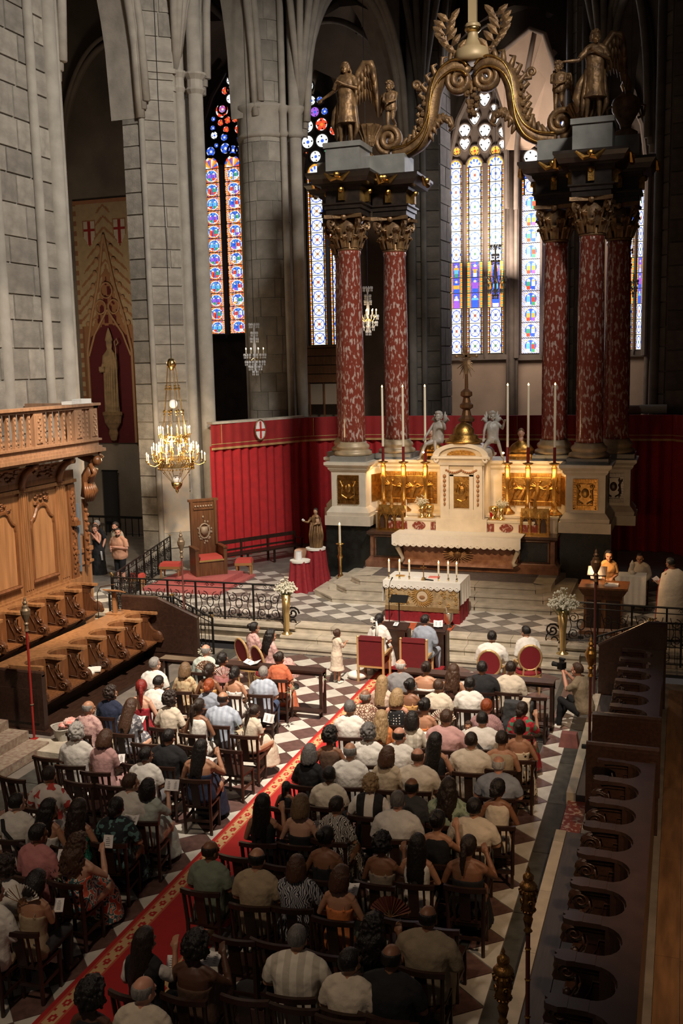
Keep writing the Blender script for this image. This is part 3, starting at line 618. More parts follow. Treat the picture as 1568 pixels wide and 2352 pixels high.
class Pose:
    """joints in metres, the figure faces +Y; d holds what differs from the default seated pose"""
    def __init__(s, seated=True, fem=False, k=1.0, yaw=0, pitch=8, roll=0, lean=3, wid=1.0, arms=None, legs=None, bust=None, dz=0):
        s.fem, s.k, s.wid = fem, k, wid
        s.pel = Vector((0, 0, .53 if seated else .93)) + Vector((0, 0, dz)); s.L = lean
        sp = Matrix.Rotation(math.radians(-lean), 3, 'X')
        s.sp = sp; s.sw = (.155 if fem else .185)*wid
        s.sh = [s.pel + sp @ Vector((q*s.sw, 0, .462)) for q in (-1, 1)]
        s.neck = s.pel + sp @ Vector((0, 0, .54)); s.hR = rotm(yaw, pitch, roll)
        s.head = s.neck + sp @ Vector((0, .015, .062)) + s.hR @ Vector((0, .01, .085))
        if seated:
            s.legs = legs or [[(-.10, .03, .50), (-.13, .46, .50), (-.13, .44, .09)], [(.10, .03, .50), (.13, .46, .50), (.13, .44, .09)]]
        else:
            s.legs = legs or [[(-.09, 0, .88), (-.10, .03, .48), (-.11, 0, .09)], [(.09, 0, .88), (.10, .03, .48), (.11, -.02, .09)]]
        if seated: s.legs = [[(x, y, z+dz) if i == 0 else (x, y, z) for i, (x, y, z) in enumerate(l)] for l in s.legs]
        s.arms = arms or ([[(-.25*wid, .04, .78), (-.10, .26, .64)], [(.25*wid, .04, .78), (.10, .26, .64)]] if seated else [[(-.25*wid, -.02, 1.14), (-.24*wid, .08, .90)], [(.25*wid, -.02, 1.14), (.24*wid, .08, .90)]])
    RG = [(-.09, .13, .10, 0), (-.02, .165, .125, 0), (.08, .16, .118, 0), (.18, .160, .115, .005), (.28, .168, .118, .005), (.38, .180, .118, 0), (.44, .172, .10, -.005), (.49, .125, .08, -.008), (.535, .07, .062, 0)]
    RF = [(-.09, .14, .11, 0), (-.02, .175, .13, 0), (.08, .155, .115, 0), (.18, .125, .098, .005), (.28, .132, .105, .012), (.36, .145, .115, .018), (.44, .138, .092, 0), (.50, .09, .07, -.008), (.535, .056, .054, 0)]
    def torso(s, b, e=0, z0=-.09, z1=.54, flare=0):
        rg = s.RF if s.fem else s.RG; vs = []; n = 16; rows = 0
        zs = [z0+(z1-z0)*i/12 for i in range(13)]
        for z in zs:
            rx = np.interp(z, [r[0] for r in rg], [r[1] for r in rg]); ry = np.interp(z, [r[0] for r in rg], [r[2] for r in rg]); yo = np.interp(z, [r[0] for r in rg], [r[3] for r in rg])
            rx = rx*s.wid+e+flare*max(0, .1-z); ry = ry*(1+(s.wid-1)*1.3)+e+flare*max(0, .1-z)
            for i in range(n):
                a = 2*PI*i/n; c, q = math.cos(a), math.sin(a); pw = .8
                vs.append(s.pel+s.sp @ Vector((rx*math.copysign(abs(c)**pw, c), ry*math.copysign(abs(q)**pw, q)+yo, z)))
            rows += 1
        fs = [(j*n+i, j*n+(i+1) % n, (j+1)*n+(i+1) % n, (j+1)*n+i) for j in range(rows-1) for i in range(n)]
        fs += [tuple(range(n))[::-1], tuple((rows-1)*n+i for i in range(n))]
        b.add(vs, fs)
        if z1 > .5:
            for q in (0, 1): b.tube([s.neck+Vector((0, -.005, -.01)), s.sh[q].lerp(s.neck, .45)+Vector((0, -.005, .012)), s.sh[q]], [.05+e*1.3, .045+e*1.3, .045+e*1.1], 8)
    def arm(s, b, i, e=0, upto=1.0, r=(.052, .046, .04, .036, .027)):
        A = [s.sh[i]+Vector((0, 0, -.02)), Vector(s.arms[i][0]), Vector(s.arms[i][1])]; k = 1 if not s.fem else .86
        P_ = [A[0]+(s.pel+s.sp @ Vector((0, 0, .44))-A[0])*.35, A[0], A[0].lerp(A[1], .5), A[1], A[1].lerp(A[2], .4), A[2]]
        rr = [r[0]*1.0, r[0]*1.0, r[1]*1.04, r[2], r[3]*1.06, r[4]]
        nk = {1.0: 6, .5: 4, .3: 3, .75: 5}[upto]
        if upto == .5: P_[3] = A[0].lerp(A[1], .86)
        b.tube(P_[:nk], [x*k*(1+(s.wid-1)*.8)+e for x in rr[:nk]], 10); b.ball(A[0], rr[1]*k*(1+(s.wid-1)*.8)+e, 10, 8)
    def hand(s, b, i, curl=.5):
        E_, W_ = Vector(s.arms[i][0]), Vector(s.arms[i][1]); f = (W_-E_).normalized(); side = Vector((1 if i == 0 else -1, 0, 0)); side = (side-f*side.dot(f)).normalized(); nm = f.cross(side); nm = nm if nm.z < 0 else -nm
        k = .9 if s.fem else 1; pc = W_+f*.045
        for q in range(4):
            o_ = pc+side*((q-1.5)*.0215*k); L_ = (.074, .082, .076, .06)[q if i else q]*k
            b.tube([W_+side*((q-1.5)*.012), o_+f*.02], [.014, .0125], 6)
            p1 = o_+f*.03; p2 = p1+(f*(1-curl*.3)+nm*curl*.6).normalized()*L_*.45; p3 = p2+(f*(1-curl)+nm*curl).normalized()*L_*.35; p4 = p3+(f*(.8-curl*1.4)+nm*curl*1.2).normalized()*L_*.28
            b.tube([o_, p1, p2, p3, p4], [.0105, .0095, .0088, .008, .0068], 6)
        t0 = W_+f*.018+side*.018; b.tube([t0, t0+(side+f*.6).normalized()*.034, t0+(side*.5+f*1.2+nm*.4).normalized()*.066], [.014, .0115, .0085], 6)
        b.ball(W_+f*.045, (.03, .03, .018), 8, 6); b.tube([W_-f*.02, W_+f*.03], [.026, .026], 8)
    def leg(s, b, i, e=0, upto=2, r=(.088, .075, .056, .052, .036)):
        A = [Vector(p) for p in s.legs[i]]; k = 1+(s.wid-1)*.7
        pts = [A[0], A[0].lerp(A[1], .5), A[1]]+([A[1].lerp(A[2], .35), A[2]] if upto == 2 else [])
        b.tube(pts, [x*k+e for x in r[:len(pts)]], 10); b.ball(A[1], r[2]*k+e, 8, 6)
        if upto == 2 and e == 0: s.foot(b, i, .03)
    def foot(s, b, i, r):
        a = Vector(s.legs[i][2]); k = Vector(s.legs[i][1]); d = Vector((.03 if i else -.03, 1, 0)); 
        if abs(a.z-k.z) < .25: d = Vector((.25, .8, -.35))
        b.tube([a+Vector((0, -.035, -.045)), a+Vector((0, .03, -.04)), a+d*.13+Vector((0, 0, -.055)), a+d*.18+Vector((0, 0, -.06))], [r*1.1, r*1.25, r*1.1, r*.7], 8)
    def H(s, v): return s.head+s.hR @ (Vector(v)*s.hs)
    hs = 1.07
    def body(s, name='body', curl=.5, voxel=.0085):
        b = MB(); s.torso(b)
        for i in (0, 1): s.arm(b, i); s.hand(b, i, curl); s.leg(b, i)
        b.tube([s.neck-s.sp @ Vector((0, 0, .05)), s.neck+Vector((0, 0, .03)), s.H((0, -.01, -.05))], [.062, .052 if not s.fem else .045, .05*s.hs], 12)
        h = s.hs
        b.ball(s.H((0, -.012, .022)), (.078*h, .096*h, .098*h), 16, 12, rot=s.hR); b.ball(s.H((0, .018, -.035)), (.062*h, .072*h, .082*h), 14, 10, rot=s.hR)
        b.ball(s.H((0, .072, -.088)), (.026*h, .02*h, .02*h), 8, 6); b.ball(s.H((0, .082, .022)), (.055*h, .018*h, .012*h), 10, 6, rot=s.hR)
        b.tube([s.H((0, .088, .012)), s.H((0, .104, -.018)), s.H((0, .108, -.030))], [.009*h, .012*h, .015*h], 8)
        b.ball(s.H((0, .088, -.058)), (.026*h, .012*h, .009*h), 8, 6, rot=s.hR)
        for q in (-1, 1):
            b.ball(s.H((q*.079, -.004, -.012)), (.012*h, .020*h, .032*h), 8, 6, rot=s.hR); b.ball(s.H((q*.045, .062, -.035)), (.022*h, .02*h, .02*h), 8, 6)
            b.ball(s.H((q*.030, .079, .004)), (.0135*h, .012*h, .009*h), 8, 6, rot=s.hR)
        me = remesh(b, voxel, name, [skin('tan'), EYE, LIP], 3, .42)
        ev = [s.H((q*.030, .092, .004)) for q in (-1, 1)]; lp = s.H((0, .10, -.058)); ids = []
        for p in me.polygons:
            c = p.center; k = 0
            if min((c-e).length for e in ev) < .0135*h: k = 1
            else:
                l = s.hR.transposed() @ (c-lp)
                if abs(l.x) < .024*h and abs(l.z) < .0075*h and l.y > -.02: k = 2
            ids.append(k)
        me.polygons.foreach_set('material_index', ids); return me
    def top(s, kind, skirt=None, seed=1):
        b = MB(); e = .023 if kind in ('tee', 'long', 'jacket', 'puff') else .014; lo = {'straps': .36, 'strapless': .34, 'halter': .40}.get(kind, .54 if kind != 'tank' else .50)
        s.torso(b, e, -.10 if skirt is None else -.06, lo, .08 if skirt is None else 0)
        if kind in ('tee', 'long', 'jacket', 'puff'):
            for i in (0, 1):
                s.arm(b, i, {'tee': .02, 'long': .018, 'jacket': .025, 'puff': .034}[kind], {'tee': .5, 'long': 1.0, 'jacket': 1.0, 'puff': .5}[kind])
            b.lathe([(.062, 0), (.068, .03), (.062, .04)], tuple(s.neck-Vector((0, .005, .028))), 14)
        if kind == 'tank': 
            for i in (0, 1): b.tube([s.sh[i].lerp(s.neck, .55)+Vector((0, -.06, -.12)), s.sh[i].lerp(s.neck, .45)+Vector((0, 0, .03)), s.sh[i].lerp(s.neck, .55)+Vector((0, .07, -.1))], .026, 8)
        if kind in ('straps', 'halter'):
            for i in (0, 1): b.tube([s.pel+s.sp @ Vector(((i*2-1)*.075, -.11, .36)), s.sh[i].lerp(s.neck, .5)+Vector((0, 0, .03)), s.pel+s.sp @ Vector(((i*2-1)*.07, .12, .36))], .009, 6)
        if skirt: s.skirt(b, skirt)
        return remesh(b, .012, 'garment', [WHITEC], 3, .45, (.018, .09))
    def skirt(s, b, kind):
        ky = [Vector(l[1]) for l in s.legs]; kn = (ky[0]+ky[1])/2; w_ = abs(ky[1].x-ky[0].x)/2+.10
        an = (Vector(s.legs[0][2])+Vector(s.legs[1][2]))/2
        if s.pel.z > .8: pts = [s.pel+Vector((0, 0, .1)), s.pel, s.pel-Vector((0, 0, .35)), Vector((0, 0, .45 if kind == 'knee' else .08))]; rr = [.15*s.wid, .19*s.wid, .21, .26 if kind == 'knee' else .25]
        else: pts = [s.pel+Vector((0, 0, .1)), s.pel+Vector((0, .10, 0)), kn+Vector((0, 0, .0)), kn.lerp(an, .35)+Vector((0, .03, 0)), kn.lerp(an, .55 if kind == 'knee' else 1.05)+Vector((0, .03, 0))]; rr = [.15*s.wid, .17*s.wid, w_*.72, w_*.95, w_*(1 if kind == 'knee' else 1.2)]
        b.tube(pts, rr, 16, flat=.95)
    def bottom(s, kind):
        b = MB(); s.torso(b, .016, -.09, .10)
        if kind == 'skirt': s.skirt(b, 'long')
        else:
            for i in (0, 1): s.leg(b, i, .014, 1 if kind == 'shorts' else 2)
        return remesh(b, .014, 'garment', [WHITEC], 3, .45, (.012, .1))
    def shoes(s, i):
        b = MB()
        if True: s.foot(b, i, .036); b.tube([Vector(s.legs[i][2])+Vector((0, -.01, -.045)), Vector(s.legs[i][2])+Vector((0, -.01, -.01))], .036, 8)
        return b.mesh('shoe', [BLACK], True)
def hairmesh(kind, seed=0):
    rn = random.Random(seed+len(kind)); b = MB(); n, m = 26, 18; vs = []
    big = {'short': 1.075, 'crop': 1.035, 'bald': 1.03, 'curly': 1.22, 'afro': 1.42, 'bob': 1.14, 'long': 1.12, 'wavy': 1.16, 'bun': 1.08, 'updo': 1.10, 'pony': 1.09, 'curlylong': 1.2, 'beard': 1.0}[kind]
    for j in range(m+1):
        ph = PI*j/m-PI/2
        for i in range(n):
            a = 2*PI*i/n; d = Vector((math.cos(ph)*math.cos(a), math.cos(ph)*math.sin(a), math.sin(ph)))
            front = d.y > .30+max(0, d.z-.35)*1.2 and d.z < .62; low = d.z < -.55 if kind in ('short', 'crop', 'bald') else d.z < -.75
            k = big*(1+rn.uniform(-.02, .02)*(4 if kind in ('curly', 'afro', 'curlylong') else 1))
            if front or low or (kind in ('short', 'crop') and d.y > .05 and d.z < -.05): k = .80
            if kind == 'bald' and (d.z > .42 or d.y > .25): k = .8
            vs.append((.083*k*d.x, .102*k*d.y-.012, .106*k*d.z+.022))
    b.add(vs, [(j*n+i, j*n+(i+1) % n, (j+1)*n+(i+1) % n, (j+1)*n+i) for j in range(m) for i in range(n)])
    def strand(a, zt, dr, r, wv=0):
        p0 = Vector((.07*math.cos(a), .08*math.sin(a)-.012, .06)); pts = [p0]; N = 7; ph = rn.uniform(0, 6)
        for k in range(1, N+1):
            t = k/N; o = 1+dr*math.sin(t*PI*.6); pts.append(Vector((.088*o*math.cos(a)+wv*math.sin(t*14+ph), .098*o*math.sin(a)-.012-.02*t+wv*math.cos(t*12+ph), .06+(zt-.06)*t)))
        b.tube(pts, [r*.8]+[r]*(N-2)+[r*.8, r*.4], 6)
    ln = {'bob': -.125, 'long': -.40, 'wavy': -.34, 'curlylong': -.30}.get(kind)
    if ln is not None:
        K = 26
        for q in range(K):
            a = PI+PI*.04+(PI*.92)*(q+.5)/K if kind != 'bob' else PI*.93+PI*1.14*(q+.5)/K
            strand(a, ln*rn.uniform(.85, 1.05), {'bob': .10, 'long': .12, 'wavy': .3, 'curlylong': .55}[kind], .017, {'wavy': .01, 'curlylong': .02}.get(kind, .002))
    if kind == 'bun': b.ball((0, -.12, .055), (.05, .045, .045), 12, 10); b.tube([(.04*math.cos(t), -.125+.012*math.sin(t), .055+.036*math.sin(t)) for t in np.arange(0, 6.3, .6)], .016, 6)
    if kind == 'updo':
        b.ball((0, -.10, -.03), (.062, .05, .05), 12, 10)
        for q in range(5): b.ball((rn.uniform(-.045, .045), -.12, -.03+rn.uniform(-.035, .035)), .024, 8, 6)
    if kind == 'pony': b.tube([(0, -.10, .05), (0, -.15, .03), (.01, -.165, -.06), (0, -.15, -.17), (.01, -.14, -.28)], [.02, .034, .036, .03, .01], 10)
    if kind == 'beard': b = MB(); b.ball((0, .035, -.072), (.064, .062, .05), 12, 8)
    if kind in ('curly', 'afro', 'curlylong'):
        for q in range(90 if kind != 'afro' else 150):
            d = Vector((rn.uniform(-1, 1), rn.uniform(-1, .35), rn.uniform(-.5, 1))).normalized()
            if d.y > .3 and d.z < .55: continue
            b.ball((.083*big*d.x, .102*big*d.y-.012, .106*big*d.z+.022), rn.uniform(.014, .024), 6, 4)
    return remesh(b, .0075, 'hair_'+kind, [CHAIRM], 1, .4, (.008, .015) if kind not in ('crop', 'bald') else (.003, .01))
def hairmat(c):
    C = {'black': (.012, .009, .008), 'dark': (.028, .016, .011), 'brown': (.075, .036, .02), 'chestnut': (.085, .036, .018), 'light': (.20, .12, .06), 'blond': (.42, .28, .14), 'grey': (.30, .28, .26), 'white': (.62, .60, .57), 'red': (.34, .07, .018), 'crimson': (.25, .02, .015), 'silver': (.16, .15, .145)}[c]
    return mat('hair_'+c, C, .42, noise=.45, scale=8, stretch=(9, 9, 1.2), bump=.5, bscale=14)
PC = {}
def cached(key, fn):
    if key not in PC: PC[key] = fn()
    return PC[key]
def pattern(kind):
    """woven or printed cloth"""
    nm = 'cloth_'+kind
    if nm in MATS: return MATS[nm]
    base, two, typ, sc = {'leopard': ((.62, .50, .38), (.16, .07, .045), 'vor', 24), 'polka': ((.012, .012, .014), (.8, .76, .7), 'dot', 22), 'polkabeige': ((.70, .60, .44), (.03, .02, .02), 'dot', 13),
        'stripebw': ((.82, .78, .72), (.015, .015, .018), 'wave', 16), 'leaf': ((.72, .68, .62), (.03, .028, .03), 'warp', 16), 'floralwhite': ((.70, .66, .62), (.50, .06, .05), 'patch', 8), 'floraldark': ((.016, .022, .028), (.10, .22, .22), 'patch', 15),
        'floralred': ((.50, .03, .045), (.10, .30, .18), 'patch', 12), 'floralskirt': ((.66, .12, .07), (.60, .56, .50), 'multi', 11), 'navyprint': ((.02, .022, .035), (.42, .42, .44), 'warp', 13), 'paisley': ((.46, .28, .27), (.26, .14, .16), 'warp', 22),
        'beigefloral': ((.52, .40, .24), (.32, .19, .10), 'patch', 16), 'greysprint': ((.12, .12, .14), (.5, .5, .52), 'patch', 18), 'stripecream': ((.70, .66, .56), (.52, .48, .40), 'wave', 30), 'sequin': ((.05, .36, .25), (.01, .12, .08), 'vor', 40), 'greenprint': ((.32, .40, .29), (.18, .25, .17), 'patch', 20),
        'pinkfloral': ((.56, .36, .33), (.40, .22, .22), 'patch', 20), 'bluewhite': ((.42, .48, .58), (.34, .40, .50), 'wave', 45)}[kind]
    m = mat(nm, base, .85, bump=.2, bscale=12); n = m.node_tree.nodes; L = m.node_tree.links; b = n['Principled BSDF']
    tc = n.new('ShaderNodeTexCoord'); r = n.new('ShaderNodeValToRGB'); r.color_ramp.interpolation = 'CONSTANT'
    e = r.color_ramp.elements; e[0].color = base+(1,); e[1].color = two+(1,); e[1].position = .5
    if typ in ('vor', 'dot'):
        t = n.new('ShaderNodeTexVoronoi'); t.inputs['Scale'].default_value = sc; L.new(tc.outputs['Object'], t.inputs[0]); out = t.outputs['Distance']
        if typ == 'dot': t.inputs['Randomness'].default_value = .25; e[0].color = two+(1,); e[1].color = base+(1,); e[1].position = .25
        else: t.feature = 'DISTANCE_TO_EDGE'; e[0].color = two+(1,); e[1].color = base+(1,); e[1].position = .13
    elif typ == 'wave':
        t = n.new('ShaderNodeTexWave'); t.inputs['Scale'].default_value = sc/6.3*.5; t.bands_direction = 'X'; t.inputs['Distortion'].default_value = .6; L.new(tc.outputs['Object'], t.inputs[0]); out = t.outputs['Fac']
    elif typ == 'warp':
        t = n.new('ShaderNodeTexWave'); t.inputs['Scale'].default_value = sc; t.inputs['Distortion'].default_value = 12; t.inputs['Detail'].default_value = 1; L.new(tc.outputs['Object'], t.inputs[0]); out = t.outputs['Fac']
    else:
        t = n.new('ShaderNodeTexNoise'); t.inputs['Scale'].default_value = sc; t.inputs['Detail'].default_value = 1; L.new(tc.outputs['Object'], t.inputs[0]); out = t.outputs['Fac']; e[1].position = .56
        if typ == 'multi':
            for p, c in ((.42, (.75, .70, .62)), (.47, (.05, .14, .16)), (.60, (.75, .2, .1)), (.66, (.03, .05, .10))): q = e.new(p); q.color = c+(1,)
    L.new(out, r.inputs[0]); L.new(r.outputs[0], b.inputs['Base Color']); return m
PLAIN = {'white': (.78, .76, .71), 'cream': (.68, .60, .48), 'beige': (.50, .41, .29), 'sand': (.40, .31, .20), 'black': (.010, .010, .012), 'navy': (.014, .022, .055), 'blue': (.30, .40, .58), 'grey': (.22, .22, .23), 'charcoal': (.045, .047, .052), 'pink': (.58, .34, .33), 'rose': (.58, .24, .24), 'coral': (.62, .17, .08), 'orange': (.62, .20, .06), 'mint': (.52, .60, .55), 'sage': (.20, .24, .18), 'bluegrey': (.30, .34, .42), 'brown': (.10, .055, .035), 'taupe': (.26, .21, .16), 'red': (.36, .02, .03), 'denim': (.05, .08, .16), 'khaki': (.30, .24, .16), 'peach': (.70, .36, .22), 'champagne': (.66, .50, .40), 'orangegold': (.62, .34, .12), 'olive': (.12, .12, .08)}
def cloth(k):
    return mat('cloth_'+k, PLAIN[k], .88, noise=.18, scale=6, bump=1, bscale=6) if k in PLAIN else pattern(k)
POSES = {}
def pose(nm):
    if nm in POSES: return POSES[nm]
    lap = None
    hold = lambda w_: [[(-.22*w_, .10, .80), (-.07, .30, .80)], [(.22*w_, .10, .80), (.07, .30, .80)]]
    up = lambda w_: [[(-.25*w_, .04, .78), (-.10, .26, .64)], [(.27*w_, .16, .82), (.19, .28, 1.04)]]
    D_ = {'m0': dict(yaw=6), 'm1': dict(yaw=30, pitch=5, lean=5), 'm2': dict(yaw=-22, pitch=14, lean=10), 'm3': dict(yaw=12, pitch=22, lean=8, arms=hold(1)), 'mw': dict(yaw=8, wid=1.18), 'mc': dict(yaw=15, legs=[[(-.1, .03, .5), (-.12, .46, .5), (-.12, .44, .09)], [(.1, .03, .5), (.06, .42, .58), (.34, .42, .36)]]),
          'f0': dict(fem=True, yaw=4), 'f1': dict(fem=True, yaw=24, pitch=8, lean=4), 'f2': dict(fem=True, yaw=10, pitch=24, lean=8, arms=hold(.86)), 'f3': dict(fem=True, yaw=14, pitch=4, arms=up(.9)), 'fw': dict(fem=True, yaw=8, wid=1.22), 'fh': dict(fem=True, yaw=16, pitch=12, wid=1.25, arms=up(1.1)), 'f4': dict(fem=True, yaw=-20, pitch=10),
          's0': dict(seated=False, yaw=10), 's1': dict(seated=False, yaw=-35, wid=1.28, pitch=-4, arms=[[(-.33, .04, 1.16), (-.05, .27, 1.22)], [(.33, .04, 1.16), (.10, .26, 1.20)]]), 's2': dict(seated=False, fem=True, yaw=-20, pitch=16, arms=[[(-.19, .08, 1.18), (-.05, .20, 1.42)], [(.23, -.02, 1.14), (.22, .06, .90)]]),
          'sread': dict(seated=False, fem=True, yaw=10, pitch=4, arms=[[(-.2, .06, 1.16), (-.03, .26, 1.12)], [(.24, .10, 1.14), (.06, .28, 1.06)]]), 'spriest': dict(seated=False, yaw=0, pitch=22, wid=1.15, arms=[[(-.2, .14, 1.16), (-.1, .36, 1.18)], [(.2, .14, 1.16), (.1, .36, 1.18)]]),
          'girl': dict(seated=False, fem=True, yaw=-10, pitch=2, arms=[[(-.17, .08, 1.18), (-.10, .28, 1.22)], [(.19, .12, 1.20), (.08, .34, 1.30)]]),
          'photo': dict(yaw=0, pitch=4, lean=14, arms=[[(-.20, .26, .82), (-.05, .42, 1.05)], [(.22, .26, .80), (.08, .42, 1.02)]], legs=[[(-.1, .03, .45), (-.14, .42, .58), (-.13, .46, .09)], [(.1, .03, .45), (.16, .40, .54), (.15, .62, .09)]], dz=-.04),
          'lady': dict(fem=True, yaw=6, pitch=6, arms=[[(-.2, .08, .78), (-.06, .30, .66)], [(.2, .08, .78), (.06, .30, .66)]])}[nm]
    p = Pose(**D_)
    if nm == 'girl': p.hs = 1.25
    POSES[nm] = p; return p
def person(label, x, y, z=0, rz=0, ps='m0', sk='tan', hair=('short', 'dark'), top=('tee', 'white'), bot=('trousers', 'charcoal'), sc=1.0, group=None, shoe='black', cat='person', full=True, statue=None):
    P_ = pose(ps); t = thing('person' if not statue else statue[0], label, cat, (x, y, z), rz, group); t.scale = (sc, sc, sc)
    def put(nm, me, m):
        o = link(nm, me, t)
        o.material_slots[0].link = 'OBJECT'; o.material_slots[0].material = m; return o
    ms = statue[1] if statue else None
    bo = put('body', cached(('body', ps), lambda: P_.body()), ms or skin(sk))
    if statue:
        for k in (1, 2): bo.material_slots[k].link = 'OBJECT'; bo.material_slots[k].material = ms
    if top[0] == 'dress' or top[0] == 'sundress' or top[0] == 'gown':
        kind = {'dress': 'tee', 'sundress': 'straps', 'gown': 'strapless'}[top[0]]
        put('dress', cached((ps, kind, 'sk', full), lambda: P_.top(kind, 'long' if full else 'knee')), ms or cloth(top[1]))
    else:
        put('shirt' if top[0] != 'jacket' else 'jacket', cached((ps, top[0]), lambda: P_.top(top[0])), ms or cloth(top[1]))
        if bot: put(bot[0], cached((ps, bot[0]), lambda: P_.bottom(bot[0])), ms or cloth(bot[1]))
    if shoe:
        for q in (0, 1): put('shoe', cached((ps, 'shoe', q), lambda: P_.shoes(q)), ms or cloth(shoe))
    if hair:
        for hk in (hair[0].split('+')):
            h = put('hair' if hk != 'beard' else 'beard', cached(('hair', hk), lambda: hairmesh(hk)), ms or hairmat(hair[1]))
            h.matrix_local = Matrix.Translation(P_.head) @ (P_.hR.to_4x4() @ Matrix.Scale(P_.hs, 4))
    return t
# ---------------------------------------------------------------- high altar and baldachin
AX = -5.8
t = thing('baldachin_base', 'black marble plinth blocks under the left and right column pedestals', 'plinth')
for s in (-1, 1):
    MB().bb(min(AX+s*2.7, AX+s*4.05), max(AX+s*2.7, AX+s*4.05), 27.1, 29.9, .5, 2.06).obj('plinth_block', GMARB, t)
def rect(cx, cy, hx, hy): return [(cx-hx, cy-hy), (cx+hx, cy-hy), (cx+hx, cy+hy), (cx-hx, cy+hy)]
def stacked(cx, cy, prof, m, parent, name, hx, hy):
    b = MB()
    for i in range(len(prof)-1):
        e0, z0 = prof[i]; e1, z1 = prof[i+1]
        if z1 <= z0: continue
        b.bb(cx-hx-e0, cx+hx+e0, cy-hy-e0, cy+hy+e0, z0, z1, tx=e0-e1, ty=e0-e1)
    b.obj(name, m, parent); return b
def relief(parent, name, x0, x1, y, z0, z1, seed, m=GOLD):
    rn = random.Random(seed); b = MB(); W = x1-x0; H_ = z1-z0; b.bb(x0, x1, y-.015, y+.02, z0, z1)
    for i in range(int(W/.07)):
        for zz in (z0+.06, z1-.06): b.box((x0+.035+i*.07, y-.025, zz), (.035, .03, .10))
    for i in range(int(H_/.07)):
        for xx in (x0+.05, x1-.05): b.box((xx, y-.025, z0+.035+i*.07), (.09, .03, .035))
    b.tube([(x0+.12, y-.03, z0+.13), (x1-.12, y-.03, z0+.13), (x1-.12, y-.03, z1-.13), (x0+.12, y-.03, z1-.13)], .015, 5, closed=True)
    if W < .9:
        cx, cz = (x0+x1)/2, (z0+z1)/2; b.ball((cx, y-.03, cz+.04), (.10, .05, .13), 10, 8)
        for s in (-1, 1):
            b.tube([(cx+s*.05, y-.03, cz-.25), (cx+s*.2, y-.04, cz-.15), (cx+s*.17, y-.04, cz+.1), (cx+s*.24, y-.03, cz+.25)], .025, 6)
            for k in range(4): b.ball((cx+s*.16, y-.03, cz-.2+k*.14), (.04, .03, .05), 6, 4)
    else:
        for k in range(4):
            cx = x0+W*(.2+.2*k)+rn.uniform(-.05, .05); zz = z0+.2
            hh = H_*.45*rn.uniform(.8, 1.1); b.tube([(cx-.12, y-.03, zz), (cx-.03, y-.05, zz+hh*.5), (cx+rn.uniform(-.05, .1), y-.05, zz+hh)], [.12, .08, .05], 8, flat=.6)
            b.ball((cx+.04, y-.06, zz+hh+.06), (.045, .04, .055), 8, 6)
            sg = rn.choice((-1, 1)); b.tube([(cx, y-.06, zz+hh*.85), (cx+sg*.12, y-.06, zz+hh*.75), (cx+sg*.24, y-.06, zz+hh*.9)], .02, 6)
            for q in range(3): b.tube([(cx-sg*.02, y-.05, zz+hh*.8), (cx-sg*(.12+.05*q), y-.04, zz+hh*(1.1-.1*q)), (cx-sg*(.2+.04*q), y-.03, zz+hh*(.7-.12*q))], .02, 5)
    b.obj(name, m, parent, smooth=False)
def pedestal(label, cx, cy, hx, hy, panel=True, pm=GOLD):
    t = thing('column_pedestal', label, 'pedestal')
    stacked(cx, cy, [(.17, 2.06), (.17, 2.34), (.12, 2.34), (.13, 2.44), (.04, 2.56), (0, 2.6)], WMARB, t, 'base_moulding', hx, hy)
    MB().bb(cx-hx, cx+hx, cy-hy, cy+hy, 2.6, 3.62).obj('die', WMARB, t)
    stacked(cx, cy, [(.02, 3.62), (.08, 3.7), (.08, 3.74), (.17, 3.82), (.17, 3.9)], WMARB, t, 'cornice', hx, hy)
    if panel:
        relief(t, 'gilt_panel' if pm == GOLD else 'dark_panel', cx-hx*.62, cx+hx*.62, cy-hy-.012, 2.68, 3.52, int(cx*7), pm)
    return t
pedestal('left front marble pedestal with a square gilt relief panel', AX-3.35, 27.75, .52, .6)
pedestal('right front marble pedestal with a square gilt relief panel', AX+3.35, 27.75, .52, .6)
pedestal('far right marble pedestal with a dark panel behind the lectern', AX+3.98, 29.2, .45, .5, True, DMARB)
pedestal('far left marble pedestal half hidden behind the left front one', AX-3.98, 29.2, .45, .5, False)
# retable wall between
rt = thing('retable', 'white marble retable wall with gilt relief panels and red marble ledge', 'altar')
b = MB(); b.bb(AX-2.85, AX+2.85, 28.12, 29.2, 2.0, 3.62); b.obj('wall', WMARB, rt)
stacked(AX, 28.66, [(.02, 3.62), (.08, 3.7), (.08, 3.76), (.15, 3.82), (.15, 3.9)], WMARB, rt, 'cornice', 2.8, .5)
relief(rt, 'gilt_relief', AX-2.62, AX-.95, 28.10, 2.62, 3.55, 3); relief(rt, 'gilt_relief', AX+.95, AX+2.62, 28.10, 2.62, 3.55, 4)
for s in (-1, 1):
    b = MB(); x0, x1 = sorted((AX+s*2.62, AX+s*2.84)); b.prism([(AX+s*2.6, 28.13), (AX+s*2.84, 27.5), (AX+s*2.95, 27.5), (AX+s*2.95, 28.13)][::s], 2.3, 3.7); b.obj('canted_wall', WMARB, rt)
    g = MB(); g.prism([(AX+s*2.635, 28.0), (AX+s*2.79, 27.6), (AX+s*2.77, 27.58), (AX+s*2.6, 27.99)][::s], 2.72, 3.5); g.obj('gilt_panel', GOLD, rt)
b = MB(); b.bb(AX-2.6, AX+2.6, 27.35, 28.15, 1.9, 2.42); b.bb(AX-2.62, AX+2.62, 27.3, 28.15, 2.38, 2.44); b.obj('upper_ledge', WMARB, rt)
